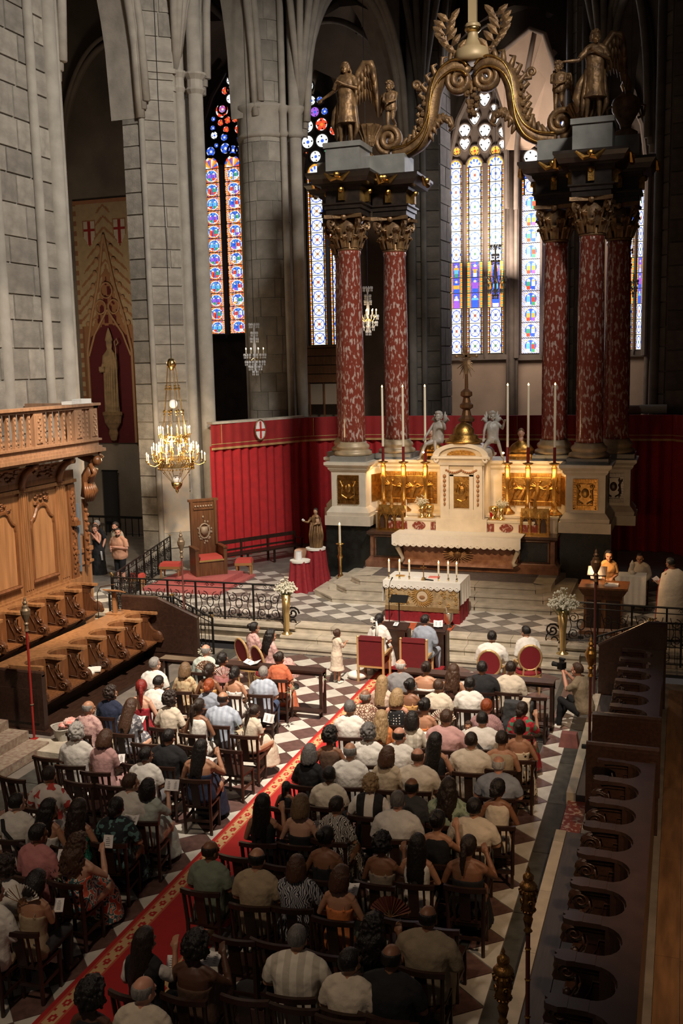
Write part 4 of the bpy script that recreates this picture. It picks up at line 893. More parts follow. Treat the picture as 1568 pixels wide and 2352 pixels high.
b = MB(); b.bb(AX-2.0, AX+2.0, 27.05, 27.4, 1.95, 2.3); b.bb(AX-2.03, AX+2.03, 27.02, 27.4, 2.28, 2.33); b.obj('candle_ledge', WMARB, rt)
for i in range(7):
    x = AX-1.85+i*.62
    if i % 2 == 0: MB().bb(x-.28, x+.28, 27.035, 27.06, 2.02, 2.24).obj('marble_inlay', RMARB, rt)
    else: MB().lathe([(.0, 0), (.12, .0), (.12, .02)], (0, 0, 0), 16, sx=1.6).obj('oval_inlay', RMARB, rt, (x, 27.05, 2.13)).rotation_euler = (PI/2, 0, 0)
# tabernacle
tb = thing('tabernacle', 'white marble tabernacle with a gilt door, arched pediment and gilt dome', 'tabernacle')
Yt = 27.0
MB().bb(AX-.72, AX+.72, Yt-.04, 28.1, 1.98, 2.36).obj('base', WMARB, tb)
b = MB(); b.bb(AX-.62, AX+.62, Yt+.08, 28.1, 2.36, 3.92)
for s in (-1, 1): b.bb(AX+s*.47-.12, AX+s*.47+.12, Yt, Yt+.1, 2.36, 3.85)
b.bb(AX-.36, AX+.36, Yt+.02, Yt+.1, 2.36, 2.62); b.obj('body', WMARB, tb)
fr = MB(); fr.bb(AX-.33, AX-.22, Yt+.02, Yt+.1, 2.62, 3.6); fr.bb(AX+.22, AX+.33, Yt+.02, Yt+.1, 2.62, 3.6); fr.bb(AX-.33, AX+.33, Yt+.02, Yt+.1, 3.55, 3.68); fr.obj('door_frame', WMARB, tb)
dr = MB(); dr.bb(AX-.22, AX+.22, Yt+.05, Yt+.09, 2.66, 3.54); dr.ball((AX, Yt+.04, 3.15), (.09, .03, .14), 10, 8); dr.ball((AX, Yt+.03, 3.33), (.035, .03, .045), 8, 6)
for s in (-1, 1): dr.tube([(AX, Yt+.04, 3.2), (AX+s*.1, Yt+.04, 3.33), (AX+s*.15, Yt+.04, 3.1)], .02, 5); dr.tube([(AX, Yt+.04, 2.85), (AX+s*.12, Yt+.04, 2.9), (AX+s*.15, Yt+.04, 3.0)], .018, 5)
dr.obj('door', GOLD, tb)
g = MB()
for s in (-1, 1):
    for k in range(7): g.ball((AX+s*.47, Yt-.01, 3.55-.13*k), (.05-.003*k, .03, .06), 6, 4)
for k in range(17): u = -1+k/8; g.ball((AX+u*.42, Yt-.0, 3.72-.07*abs(math.sin(u*PI))), (.035, .03, .035), 6, 4)
g.obj('garland', mat('copper_garland', (.34, .17, .08), .5, .5), tb)
stacked(AX, Yt+.5, [(.03, 3.86), (.06, 3.94), (.06, 4.0), (.16, 4.06), (.16, 4.12)], WMARB, tb, 'cornice', .62, .5)
b = MB(); arc = [(AX+.78*math.cos(PI*i/16), 4.12+.36*math.sin(PI*i/16)) for i in range(17)]; b.prism(arc+[(AX-.62, 4.12), (AX-.6, 4.14)]+[(AX-.6*math.cos(PI*i/16), 4.14+.24*math.sin(PI*i/16)) for i in range(1, 16)]+[(AX+.6, 4.14), (AX+.62, 4.12)], Yt-.12, Yt+.9, 'y')
b.prism([(AX+.62*math.cos(PI*i/12), 4.12+.26*math.sin(PI*i/12)) for i in range(13)], Yt+.02, Yt+.8, 'y'); b.obj('pediment', WMARB, tb)
b = MB(); b.prism([(AX+.4*math.cos(PI*i/12), 4.14+.14*math.sin(PI*i/12)) for i in range(13)], Yt-.01, Yt+.02, 'y'); b.obj('pediment_relief', GOLD, tb)
for s in (-1, 1):
    b = MB(); b.tube([(AX+s*(.70+.11*math.cos(a)*(1-a/9)), Yt-.1, 4.02+.13*math.sin(a)*(1-a/9)) for a in np.arange(0, 7.5, .6)], .04, 6); b.obj('volute', WMARB, tb, smooth=True)
b = MB(); b.lathe([(.52, 4.46), (.52, 4.52), (.4, 4.58), (.4, 4.66), (.30, 4.7), (.28, 4.84), (.18, 4.97), (.05, 5.03), (0, 5.04)], (AX, Yt+.35, 0), 24); b.obj('dome', GOLD, tb, smooth=True)
# cross stand with rays
cr = thing('altar_cross', 'gilded standing cross with a sunburst on a bronze foot above the tabernacle', 'cross', (AX, Yt+.75, 0))
b = MB(); b.lathe([(.16, 4.6), (.16, 5.0), (.23, 5.04), (.23, 5.1), (.14, 5.2), (.10, 5.36), (.19, 5.42), (.19, 5.5), (.12, 5.56), (.09, 5.7), (.17, 5.75), (.16, 5.86), (.05, 5.95), (.045, 6.35), (.0, 6.36)], n=12); b.obj('foot', mat('dark_bronze', (.20, .10, .045), .4, .8), cr, smooth=False)
b = MB(); b.bb(-.035, .035, -.03, .03, 6.2, 7.1); b.bb(-.26, .26, -.03, .03, 6.82, 6.88)
for q in (-1, 1): b.ball((q*.28, 0, 6.85), .05, 8, 6)
b.ball((0, 0, 7.12), .05, 8, 6); b.obj('cross', OLDGOLD, cr)
b = MB()
for k in range(30):
    a = 2*PI*k/30; L_ = .42 if k % 2 else .3; L_ *= 1.25 if math.sin(a) < -.3 else .8
    c, s_ = math.cos(a)*.55, math.sin(a); b.tube([(c*.06, 0, 6.72+s_*.06), (c*L_, 0, 6.72+s_*L_)], [.028, .008], 5)
b.obj('sunburst', OLDGOLD, cr)
# altar body
ab = thing('high_altar', 'brown veined marble altar body with dark side panels under the lace-covered table', 'altar')
stacked(AX, 27.25, [(.10, .95), (.10, 1.12), (.02, 1.2), (0, 1.24)], ALTM, ab, 'base_moulding', 2.62, .5)
MB().bb(AX-2.6, AX+2.6, 26.78, 27.7, 1.2, 1.86).obj('body', ALTM, ab)
stacked(AX, 27.25, [(0, 1.84), (.06, 1.9), (.06, 1.97)], DMARB, ab, 'top_moulding', 2.62, .5)
for s in (-1, 1):
    x = AX+s*2.05; b = MB(); b.bb(x-.36, x+.36, 26.74, 26.8, 1.28, 1.8); b.obj('side_panel', GMARB, ab)
    b = MB(); b.tube([(AX+s*2.05-.42, 26.75, 1.25), (AX+s*2.05+.42, 26.75, 1.25), (AX+s*2.05+.42, 26.75, 1.83), (AX+s*2.05-.42, 26.75, 1.83)], .03, 6, closed=True); b.obj('panel_frame', DMARB, ab)
    b = MB(); x = AX+s*1.62; b.tube([(x, 26.4, 1.86), (x+s*.05, 26.36, 1.6), (x-s*.08, 26.42, 1.3), (x-s*.02, 26.4, 1.2)], [.09, .07, .05, .08], 8); b.obj('console', TREAD, ab, smooth=True)
b = MB(); b.prism([(26.45, 1.85), (26.6, 1.3), (26.42, 1.12), (27.0, 1.12), (27.0, 1.85)], AX-1.55, AX+1.55, 'x'); b.obj('antependium', mat('rose_veined_marble', (.42, .24, .16), .3, noise=1, scale=6, col2=(.22, .10, .06)), ab)
b = MB()
for k in range(22): a = 2*PI*k/22; b.tube([(AX+.06*math.cos(a), 26.5, 1.45+.05*math.sin(a)), (AX+.42*math.cos(a), 26.48, 1.45+.24*math.sin(a))], [.03, .012], 5)
b.ball((AX, 26.48, 1.45), (.12, .06, .1), 10, 8); b.obj('gilt_sunburst', OLDGOLD, ab)
MB().bb(AX-1.72, AX+1.72, 26.22, 27.1, 1.86, 1.99).obj('table_slab', DMARB, ab)
def lace(name, label, x0, x1, y0, y1, zt, drop, amp=.05, n=26, side=False, m=None):
    t = thing(name, label, 'altar cloth'); b = MB(); b.bb(x0, x1, y0, y1, zt, zt+.018); b.obj('top', WHITEC, t)
    f = MB(); pts = []
    N = n*6
    for i in range(N+1):
        x = x0+(x1-x0)*i/N; pts.append((x, zt-drop-amp*abs(math.sin(PI*i*n/N))))
    for i in range(N):
        (xa, za), (xb, zb) = pts[i], pts[i+1]; ya = y0-.012+.008*math.sin(xa*14); yb = y0-.012+.008*math.sin(xb*14)
        f.add([(xa, ya, za), (xb, yb, zb), (xb, yb, zt+.015), (xa, ya, zt+.015), (xa, ya+.008, za), (xb, yb+.008, zb), (xb, yb+.008, zt), (xa, ya+.008, zt)], [(0, 1, 2, 3), (5, 4, 7, 6), (0, 4, 5, 1)])
    f.obj('lace_border', m or WHITEC, t)
    h = MB()
    for i in range(n): x = x0+(x1-x0)*(i+.5)/n; h.tube([(x+.035*math.cos(a), y0-.024, zt-drop+.01+.035*math.sin(a)) for a in np.arange(0, 6.2, 1.04)], .008, 4, closed=True)
    h.obj('lace_rosettes', m or WHITEC, t)
    if side:
        for xs in (x0, x1):
            s = MB(); k = 1 if xs == x1 else -1; N2 = 24
            for i in range(N2):
                ya, yb = y0+(y1-y0)*i/N2, y0+(y1-y0)*(i+1)/N2; o1 = .02+.015*math.sin(ya*22); o2 = .02+.015*math.sin(yb*22); zd = zt-side
                s.add([(xs+k*o1, ya, zd), (xs+k*o2, yb, zd+.01*(i % 2)), (xs+k*.01, yb, zt+.015), (xs+k*.01, ya, zt+.015)], [(0, 1, 2, 3)]); s.add([(xs, ya, zd), (xs, yb, zd), (xs, yb, zt), (xs, ya, zt)], [(3, 2, 1, 0)])
            s.obj('side_drop', WHITEC, t)
    return t
lace('lace_cloth', 'long white lace cloth with scalloped edge on the high altar table', AX-1.78, AX+1.78, 26.14, 27.1, 1.99, .26, .05, 20)
# candlesticks on the high altar
def candlestick(name, label, cat_, loc, h_stick, h_candle, r=.026, holder=.42, m=GOLD, sleeve=0, group=None):
    t = thing(name, label, cat_, loc, group=group); k = h_stick
    b = MB(); b.lathe([(.13*k, 0), (.15*k, .03*k), (.07*k, .10*k), (.05*k, .16*k), (.085*k, .2*k), (.04*k, .26*k), (.035*k, .5*k), (.05*k, .62*k), (.075*k, .68*k), (.045*k, .74*k), (.055*k, .9*k), (.03*k, .94*k), (.1*k, .97*k), (.1*k, .985*k), (.03*k, 1.0*k)], n=12); b.obj('stick', m, t, smooth=True)
    for a in (0, 2.09, 4.19): MB().ball((.12*k*math.cos(a-PI/2), .12*k*math.sin(a-PI/2), .02*k), .03*k, 6, 4).obj('foot', m, t)
    z = h_stick
    if sleeve: MB().lathe([(r*1.25, z), (r*1.25, z+sleeve)], n=10).obj('red_sleeve', mat('oxblood_wax', (.16, .008, .01), .4), t); z += sleeve
    cnd = MB().lathe([(r, z), (r*.92, z+h_candle), (0, z+h_candle)], n=10).obj('candle', WAX, t)
    MB().lathe([(0, 0), (.014, .012), (.016, .03), (.006, .065), (0, .08)], (0, 0, z+h_candle+.008), 8, sx=max(.8, r*45), sy=max(.8, r*45)).obj('flame', FLAME, cnd)
    return t
ps_ = [-8.23, -7.62, -6.97, -4.62, -4.05, -3.33]; nms = ['outermost left', 'second from the left', 'just left of the tabernacle, third from the left', 'just right of the tabernacle', 'second from the right', 'outermost right']
for i, x in enumerate(ps_): candlestick('tall_candlestick', 'tall gilt candlestick with lit candle, high altar, '+nms[i].replace(', third from the left', ''), 'candlestick', (x, 27.62 if abs(x-AX) > 1 else 27.6, 2.44), 1.46, 1.68, .034, sleeve=.42, group='tall candlesticks of the high altar')
# gothic reliquaries, busts, vases
def reliquary(label, x, y, z):
    t = thing('reliquary', label, 'reliquary', (x, y, z)); MB().bb(-.4, .4, -.16, .16, 0, .06).obj('base', GOLD, t)
    b = MB()
    for i in range(4):
        xx = -.36+.24*i; b.bb(xx-.025, xx+.025, -.14, -.09, .06, .5); b.bb(xx-.025, xx+.025, .09, .14, .06, .5); b.lathe([(.03, .5), (0, .66)], (xx, -.115, 0), 6)
    for i in range(3):
        xx = -.24+.24*i; b.tube([(xx-.1, -.12, .3), (xx-.07, -.12, .42), (xx, -.12, .5), (xx+.07, -.12, .42), (xx+.1, -.12, .3)], .016, 5)
        b.prism([(xx-.12, .46), (xx+.12, .46), (xx, .68)], -.13, -.1, 'y')
    b.obj('arcade', GOLD, t); b = MB(); b.prism([(-.14, .5), (.14, .5), (0, .72)], -.38, .38, 'x'); b.obj('roof', GOLD, t)
    MB().lathe([(.09, .55), (.05, .75), (.06, .78), (.02, 1.0), (.0, 1.3)], n=8).obj('spire', GOLD, t); MB().bb(-.33, .33, -.06, .06, .06, .42).obj('relic_box', DMARB, t)
reliquary('gilt gothic reliquary with pointed arches, left end of the high altar', -7.85, 27.12, 1.97); reliquary('gilt gothic reliquary with pointed arches, right end of the high altar', -3.78, 27.12, 1.97)
def flowers(t, r, z, n, seed, st=.3, base=0):
    rn = random.Random(seed); b = MB(); s = MB()
    for i in range(n):
        d = Vector((rn.gauss(0, 1), rn.gauss(0, 1), rn.gauss(0, .8))).normalized()*r*rn.uniform(.35, 1.05); c = Vector((d.x, d.y, z+abs(d.z)*.95+d.z*.25+.0))
        q = rn.uniform(.012, .02)*r/.2*.9; b.ball(c, q, 5, 3)
        if i % 5 == 0: s.tube([(0, 0, base), (c.x*.4, c.y*.4, z-r*.5), c], .004, 3)
    s.obj('stems', mat('flower_stems', (.20, .24, .12), .8), t); o = b.obj('blossoms', mat('gypsophila', (.66, .64, .52), .9), t); o['kind'] = 'stuff'
for x, lab in ((-6.98, 'small gilt vase of white flowers left of the tabernacle'), (-4.72, 'small gilt vase of white flowers right of the tabernacle')):
    t = thing('flower_vase', lab, 'vase', (x, 27.2, 2.33)); MB().lathe([(.10, 0), (.12, .03), (.05, .06), (.06, .2), (.09, .34), (.08, .34)], n=14).obj('vase', BRASS, t, smooth=True); flowers(t, .2, .42, 150, int(x*9), base=.2)
    t = thing('brass_urn', 'squat brass urn beside the flower vase '+('left' if x < AX else 'right')+' of the tabernacle', 'urn', (x+.22*(1 if x < AX else -1), 27.22, 2.33)); MB().lathe([(.12, 0), (.14, .05), (.08, .1), (.12, .2), (.13, .34), (.10, .38)], n=14).obj('bowl', BRASS, t, smooth=True)
for x, lab in ((-7.0, 'gilded bust with painted face behind the left candles'), (-4.38, 'gilded bust with painted face behind the right candles')):
    t = thing('reliquary_bust', lab, 'bust', (x, 28.5, 3.9)); b = MB(); b.bb(-.32, .32, -.18, .18, 0, .16); b.obj('base', GOLD, t)
    b = MB(); b.lathe([(.34, .16), (.36, .3), (.24, .44), (.10, .52), (.08, .56)], n=16, sy=.55); b.obj('shoulders', GOLD, t, smooth=True)
    b = MB(); b.tube([(0, 0, .5), (0, 0, .64)], .065, 10); b.ball((0, -.01, .74), (.09, .11, .13), 12, 10); b.tube([(0, -.11, .77), (0, -.14, .72)], [.012, .02], 6)
    for s in (-1, 1): b.ball((s*.035, -.105, .77), (.014, .012, .009), 6, 4); b.ball((s*.09, 0, .74), (.012, .02, .03), 6, 4)
    b.obj('head', skin('fair'), t, smooth=True); MB().ball((0, .015, .79), (.095, .115, .10), 12, 8).obj('hair', OLDGOLD, t, smooth=True)
for i, x in enumerate((-8.35, -7.45, -6.05, -5.0, -3.95, -3.3)):
    if i in (1, 4): MB().lathe([(.05, 0), (.012, .03), (.012, .5), (0, .5)], n=8).obj('thin_taper', WAX, None, (x, 27.25, 2.33), label='thin unlit white taper on the ledge, '+('left' if i == 1 else 'right')+' of the tabernacle', cat='candle')
t = thing('vigil_lamp', 'small red glass vigil lamp on the ledge right of the tabernacle', 'lamp', (-4.98, 27.15, 2.33)); MB().lathe([(.05, 0), (.05, .06), (.03, .08)], n=10).obj('foot', BRASS, t); MB().lathe([(.04, .08), (.05, .12), (.05, .22), (.04, .24)], n=10).obj('glass', mat('red_glass', (.35, .01, .01), .1), t)
# ---------------- columns
def corinth(t, r, z0, z1):
    h = z1-z0; g = MB(); g.lathe([(r*1.02, 0), (r*1.12, .04), (r*1.02, .08), (r*.98, h*.5), (r*1.2, h*.86)], (0, 0, z0), 20); g.obj('bell', OLDGOLD, t, smooth=True)
    rn = random.Random(3); l = MB()
    for row, (zb, ht, rr, n) in enumerate(((.08, .36, 1.1, 8), (.26, .42, 1.18, 8))):
        for k in range(n):
            a = 2*PI*(k+.5*row)/n; c, s = math.cos(a), math.sin(a); tx, ty = -s, c; w0 = r*.34
            pts = [(r*rr, zb*h), (r*rr*1.12, (zb+ht*.6)*h), (r*rr*1.38, (zb+ht)*h), (r*rr*1.5, (zb+ht*.82)*h)]; prev = None
            for i, (ra, z) in enumerate(pts):
                w_ = w0*(1, 1.15, .9, .4)[i]; cur = [(ra*c-tx*w_, ra*s-ty*w_, z0+z), (ra*1.05*c, ra*1.05*s, z0+z), (ra*c+tx*w_, ra*s+ty*w_, z0+z)]
                if prev: l.add(prev+cur, [(0, 1, 4, 3), (1, 2, 5, 4), (3, 4, 1, 0), (4, 5, 2, 1)])
                prev = cur
            for q in (-1, 1): l.tube([(r*rr*c+tx*q*w0*.8, r*rr*s+ty*q*w0*.8, z0+zb*h), (r*rr*1.3*c+tx*q*w0, r*rr*1.3*s+ty*q*w0, z0+(zb+ht*.8)*h), (r*rr*1.5*c+tx*q*w0*.5, r*rr*1.5*s+ty*q*w0*.5, z0+(zb+ht*.8)*h)], .03, 4)
    l.obj('acanthus_leaves', OLDGOLD, t)
    for k in range(4):
        a = PI/4+k*PI/2; c, s = math.cos(a), math.sin(a); v = MB(); R0 = r*1.75
        v.tube([((R0+.11*math.cos(q)*(1-q/9))*c, (R0+.11*math.cos(q)*(1-q/9))*s, z0+h*.78+.12*math.sin(q)*(1-q/9)) for q in np.arange(-1.5, 6.5, .6)], .045, 5); v.tube([(r*1.1*c, r*1.1*s, z0+h*.5), (r*1.4*c, r*1.4*s, z0+h*.72), (R0*c, R0*s, z0+h*.88)], .04, 5); v.obj('volute', OLDGOLD, t)
    b = MB(); q = r*1.75; m_ = r*1.3; b.prism([(-q, -q), (0, -m_), (q, -q), (m_, 0), (q, q), (0, m_), (-q, q), (-m_, 0)], z0+h*.9, z1); b.obj('abacus', OLDGOLD, t)
    for k in range(4): a = k*PI/2; MB().ball((m_*1.02*math.cos(a), m_*1.02*math.sin(a), z0+h*.93), .09, 8, 6).obj('rosette', OLDGOLD, t)
def column(label, x, y, r=.36):
    t = thing('marble_column', label, 'column', (x, y, 0), group='red marble columns of the baldachin')
    MB().bb(-.55, .55, -.55, .55, 3.9, 4.05).obj('plinth', GREYM, t)
    MB().lathe([(r*1.5, 4.05), (r*1.55, 4.1), (r*1.5, 4.16), (r*1.28, 4.2), (r*1.28, 4.24), (r*1.36, 4.28), (r*1.32, 4.34), (r*1.12, 4.4), (r*1.1, 4.45)], n=32).obj('base_moulding', WMARB if r < 0 else mat('gilt_stone', (.48, .36, .22), .45, .2, noise=.3, scale=5), t, smooth=True)
    MB().lathe([(r*1.03, 4.45), (r, 4.6), (r, 6.2), (r*.965, 8), (r*.86, 9.75), (r*.92, 9.8), (r*.92, 9.88)], n=36).obj('shaft', RMARB, t, smooth=True)
    corinth(t, r*.87, 9.88, 10.85)
column('red mottled marble column at the far left front of the baldachin', AX-3.38, 27.75); column('second red marble column from the left, beside the curtain', AX-2.32, 28.75)
column('red marble column left of the right front one, behind the right candles', AX+2.32, 28.75); column('right front red marble column, nearest the lectern', AX+3.38, 27.75); column('rightmost red marble column, half hidden behind its neighbour', AX+3.98, 29.2)
column('red marble column hidden behind the far left front one', AX-3.98, 29.2)
def entab(label, s):
    t = thing('entablature', label, 'entablature'); cs_ = [(AX+s*3.38, 27.75), (AX+s*2.32, 28.75), (AX+s*3.98, 29.2)]
    for cx, cy in cs_:
        stacked(cx, cy, [(0, 10.85), (0, 11.0), (.04, 11.0), (.04, 11.1), (.09, 11.12), (.09, 11.16), (0, 11.17), (0, 11.5), (.08, 11.55), (.1, 11.62), (.3, 11.66), (.36, 11.78), (.44, 11.88), (.44, 11.95)], EMARB, t, 'block', .5, .5)
        for dx, dy in ((0, -1), (1, 0), (-1, 0)):
            b = MB(); q = MB(); ww = (dy, -dx)
            for u in (-1, 1):
                b.tube([(cx+dx*.95, cy+dy*.95, 11.76), (cx+dx*.97+ww[0]*.15*u, cy+dy*.97+ww[1]*.15*u, 11.72), (cx+dx*.95+ww[0]*.36*u, cy+dy*.95+ww[1]*.36*u, 11.9)], [.05, .075, .03], 6)
            b.ball((cx+dx*.98, cy+dy*.98, 11.84), .085, 8, 6); b.obj('winged_cherub_head', GOLD, t)
            q.box((cx+dx*.56, cy+dy*.56, 11.38), (.16, .16, .34)); q.ball((cx+dx*.64, cy+dy*.64, 11.5), .08, 8, 6); q.obj('gilt_console', GOLD, t)
    m_ = MB(); m_.prism([(AX+s*3.38, 27.9), (AX+s*2.3, 28.9), (AX+s*4.0, 29.4)][::s], 11.0, 11.9); m_.obj('core', EMARB, t)
    a = MB(); a.bb(AX+s*3.38-.5, AX+s*3.38+.5, 27.3, 28.3, 11.95, 12.66); a.bb(AX+s*3.38-.55, AX+s*3.38+.55, 27.25, 28.35, 12.66, 12.8, 0); a.obj('attic_block', GREYM, t)
    a = MB(); x0, x1 = sorted((AX+s*1.85, AX+s*2.9)); a.bb(x0, x1, 28.25, 29.25, 11.95, 12.55); a.obj('attic_block', GREYM, t); a = MB(); x0, x1 = sorted((AX+s*2.8, AX+s*4.5)); a.bb(x0, x1, 28.3, 29.7, 11.95, 12.5); a.obj('attic_block', GREYM, t)
entab('dark stepped entablature with gilt cherub heads over the left columns', -1); entab('dark stepped entablature with gilt cherub heads over the right columns', 1)
# ---------------- scroll arch with crown and cross
def spiral(c, r, a0, turns, d=1, n=40, y=0):
    return [(c[0]+d*r*(1-.85*i/n)*math.cos(a0+turns*2*PI*i/n), y, c[1]+r*(1-.85*i/n)*math.sin(a0+turns*2*PI*i/n)) for i in range(n+1)]
SA = thing('scroll_crown', 'gilded open crown of two great acanthus scrolls joining the two column groups', 'ornament', (AX, 28.75, 0))
for s in (-1, 1):
    path = [(s*2.3, 12.62), (s*1.85, 12.66), (s*1.45, 12.9), (s*1.22, 13.35), (s*1.16, 13.8), (s*1.1, 14.2), (s*.9, 14.6), (s*.55, 14.82), (s*.25, 14.78), (s*.06, 14.55)]
    P2 = []
    for i in range(len(path)-1):
        for k in range(4): t_ = k/4; P2.append((path[i][0]*(1-t_)+path[i+1][0]*t_, 0, path[i][1]*(1-t_)+path[i+1][1]*t_))
    for _ in range(2): P2 = [P2[0]]+[tuple((Vector(P2[i-1])+Vector(P2[i])*2+Vector(P2[i+1]))/4) for i in range(1, len(P2)-1)]+[P2[-1]]
    b = MB(); N = len(P2); b.tube(P2, [.15+.07*math.sin(PI*i/N) for i in range(N)], 8, flat=1.5); b.obj('scroll_band', OLDGOLD, SA, smooth=True)
    e = MB(); e.tube([(x, -.28, z+.14) for x, y, z in P2], .035, 5); e.tube([(x, -.28, z-.13) for x, y, z in P2], .035, 5); e.obj('band_edge', GOLD, SA, smooth=True)
    b = MB(); b.tube(spiral((s*.36, 14.42), .36, PI/2, -1.9*1, s, y=-.05), .10, 8, flat=2.0); b.obj('upper_volute', OLDGOLD, SA, smooth=True)
    b = MB(); b.tube(spiral((s*2.42, 13.05), .40, -PI/2, 2.0, s, y=0), .10, 8, flat=2.2); b.lathe([(.01, -.1), (.3, -.1), (.3, .1)], (0, 0, 0), 12) if False else None; b.obj('lower_volute', OLDGOLD, SA, smooth=True)
    b = MB(); b.tube(spiral((s*1.62, 14.45), .14, -PI/2, 1.4, -s), .05, 6); b.tube([(s*1.62, 0, 14.32), (s*1.35, 0, 14.3), (s*1.0, 0, 14.55)], .06, 6); b.obj('curl', OLDGOLD, SA, smooth=True)
    lf = MB(); rn = random.Random(5)
    for k in range(14):
        i = int(2+k*(N-6)/14); p = Vector(P2[i]); q = Vector(P2[i+1])-p; q.normalize(); nn = Vector((-q.z, 0, q.x))*(s); 
        sz = .30+.16*math.sin(PI*k/13); lf.tube([p+nn*-.1, p-nn*(.22)+q*.1, p-nn*(.26+sz*.35)+q*.22, p-nn*(.18+sz*.35)+q*.34], [.06, .085, .06, .02], 6, flat=1.6)
    for k in range(7):
        tt = k/6; x = s*(1.2-.55*tt); z = 13.15+.42*math.sin(tt*PI*.8); lf.tube([(x, -.1, z), (x-s*.04, -.16, z-.16), (x-s*.10, -.16, z-.30+.1*tt)], [.06, .07, .02], 6, flat=1.5)
    lf.tube([(s*1.45, -.05, 12.95), (s*1.15, -.08, 13.2), (s*.85, -.1, 13.45), (s*.62, -.1, 13.42), (s*.55, -.1, 13.2), (s*.66, -.1, 13.1)], [.08, .1, .1, .09, .07, .03], 8, flat=1.6); lf.obj('acanthus_leaves', OLDGOLD, SA, smooth=True)
    gr = MB()
    for k in range(26): tt = k/25; p = Vector(P2[int(10+tt*16)]); gr.ball((p.x+s*(.24+rn.uniform(-.05, .05)), rn.uniform(-.2, .1), p.z+rn.uniform(-.05, .05)), rn.uniform(.05, .09), 6, 4)
    gr.obj('garland', OLDGOLD, SA)
    for k in range(7):   # laurel branches above
        tt = k/6; lb = MB(); x = s*(.28+.48*math.sin(tt*2.3)); z = 15.0+1.0*tt
        for u in (-1, 1): 
            d = Vector((s*(.85*u+.15), -.12, .75)).normalized(); c = Vector((x, -.05, z)); sd = Vector((-d.z, 0, d.x))
            lb.add([c, c+d*.2+sd*.10, c+d*.36+sd*.06, c+d*.44, c+d*.36-sd*.06, c+d*.2-sd*.10, c+d*.2+Vector((0, -.05, 0))], [(0, 1, 6), (1, 2, 6), (2, 3, 6), (3, 4, 6), (4, 5, 6), (5, 0, 6), (0, 5, 4, 3, 2, 1)])
        lb.ball((x+s*.07, -.1, z+.02), .04, 6, 4); lb.obj('laurel_leaves', OLDGOLD, SA)
    b = MB(); b.tube([(s*(.22+.54*math.sin(t_*2.3)), 0, 14.9+1.1*t_) for t_ in np.arange(0, 1.01, .1)], .025, 5); b.obj('branch', OLDGOLD, SA)
dp = MB(); rn = random.Random(8)
for k in range(40): dp.ball((rn.uniform(-.22, .22)*(1-k/60), rn.uniform(-.2, .05), 14.15-k*.018), rn.uniform(.05, .085), 6, 4)
dp.tube([(0, 0, 14.4), (0, 0, 13.45)], [.12, .05], 8); dp.obj('fruit_pendant', OLDGOLD, SA)
pc = thing('great_cross', 'tall plain gilded cross on a turned cream pedestal rising above the scroll crown', 'cross', (AX, 28.75, 0))
CREAMW = mat('cream_gilt_wood', (.46, .33, .17), .5, .2)
b = MB(); b.lathe([(.46, 14.9), (.48, 15.0), (.46, 15.2), (.26, 15.3), (.15, 15.55), (.14, 15.7), (.2, 15.78), (.22, 15.85), (.18, 15.9), (.0, 15.92)], n=24); b.obj('pedestal', CREAMW, pc, smooth=True)
MB().lathe([(.17, 15.66), (.225, 15.72), (.225, 15.78), (.17, 15.82)], n=24).obj('gilt_ring', BRASS, pc, smooth=True)
b = MB(); b.bb(-.115, .115, -.08, .08, 15.9, 19.4); b.bb(-1.0, 1.0, -.08, .08, 18.2, 18.42); b.obj('cross', CREAMW, pc)
b = MB()
for k in range(26): a = 2*PI*k/26; L_ = .55 if k % 2 else .38; b.tube([(.18*math.cos(a), .05, 17.65+.2*math.sin(a)), (L_*1.1*math.cos(a), .05, 17.65+L_*math.sin(a))], [.06, .02], 5)
b.obj('rays', GOLD, pc)
# ---------------- angels and putti
def wing(parent, p, s, L_, m=OLDGOLD, up=.5):
    b = MB(); p = Vector(p)
    ax = [p, p+Vector((s*.14, -.05, .30))*L_, p+Vector((s*.30, -.08, .52))*L_, p+Vector((s*.46, -.08, .50))*L_, p+Vector((s*.55, -.06, .34))*L_]
    b.tube(ax, [.06*L_, .09*L_, .10*L_, .09*L_, .05*L_], 8)
    for row, (n, l0, l1, off) in enumerate(((9, .55, 1.25, .03), (8, .38, .8, 0), (7, .22, .42, -.03))):
        for k in range(n):
            u = (k+.5)/n*3.99; i = int(u); base = ax[i].lerp(ax[i+1], u-i)+Vector((0, -off, -.02)); ln = (l0+(l1-l0)*k/n)*L_; d = Vector((s*(.06+.02*k/n), .0, -1)).normalized()
            b.tube([base, base+d*ln*.55, base+d*ln], [.055*L_, .075*L_, .02*L_], 5, flat=.45)
    b.obj('wing', m, parent, smooth=True)
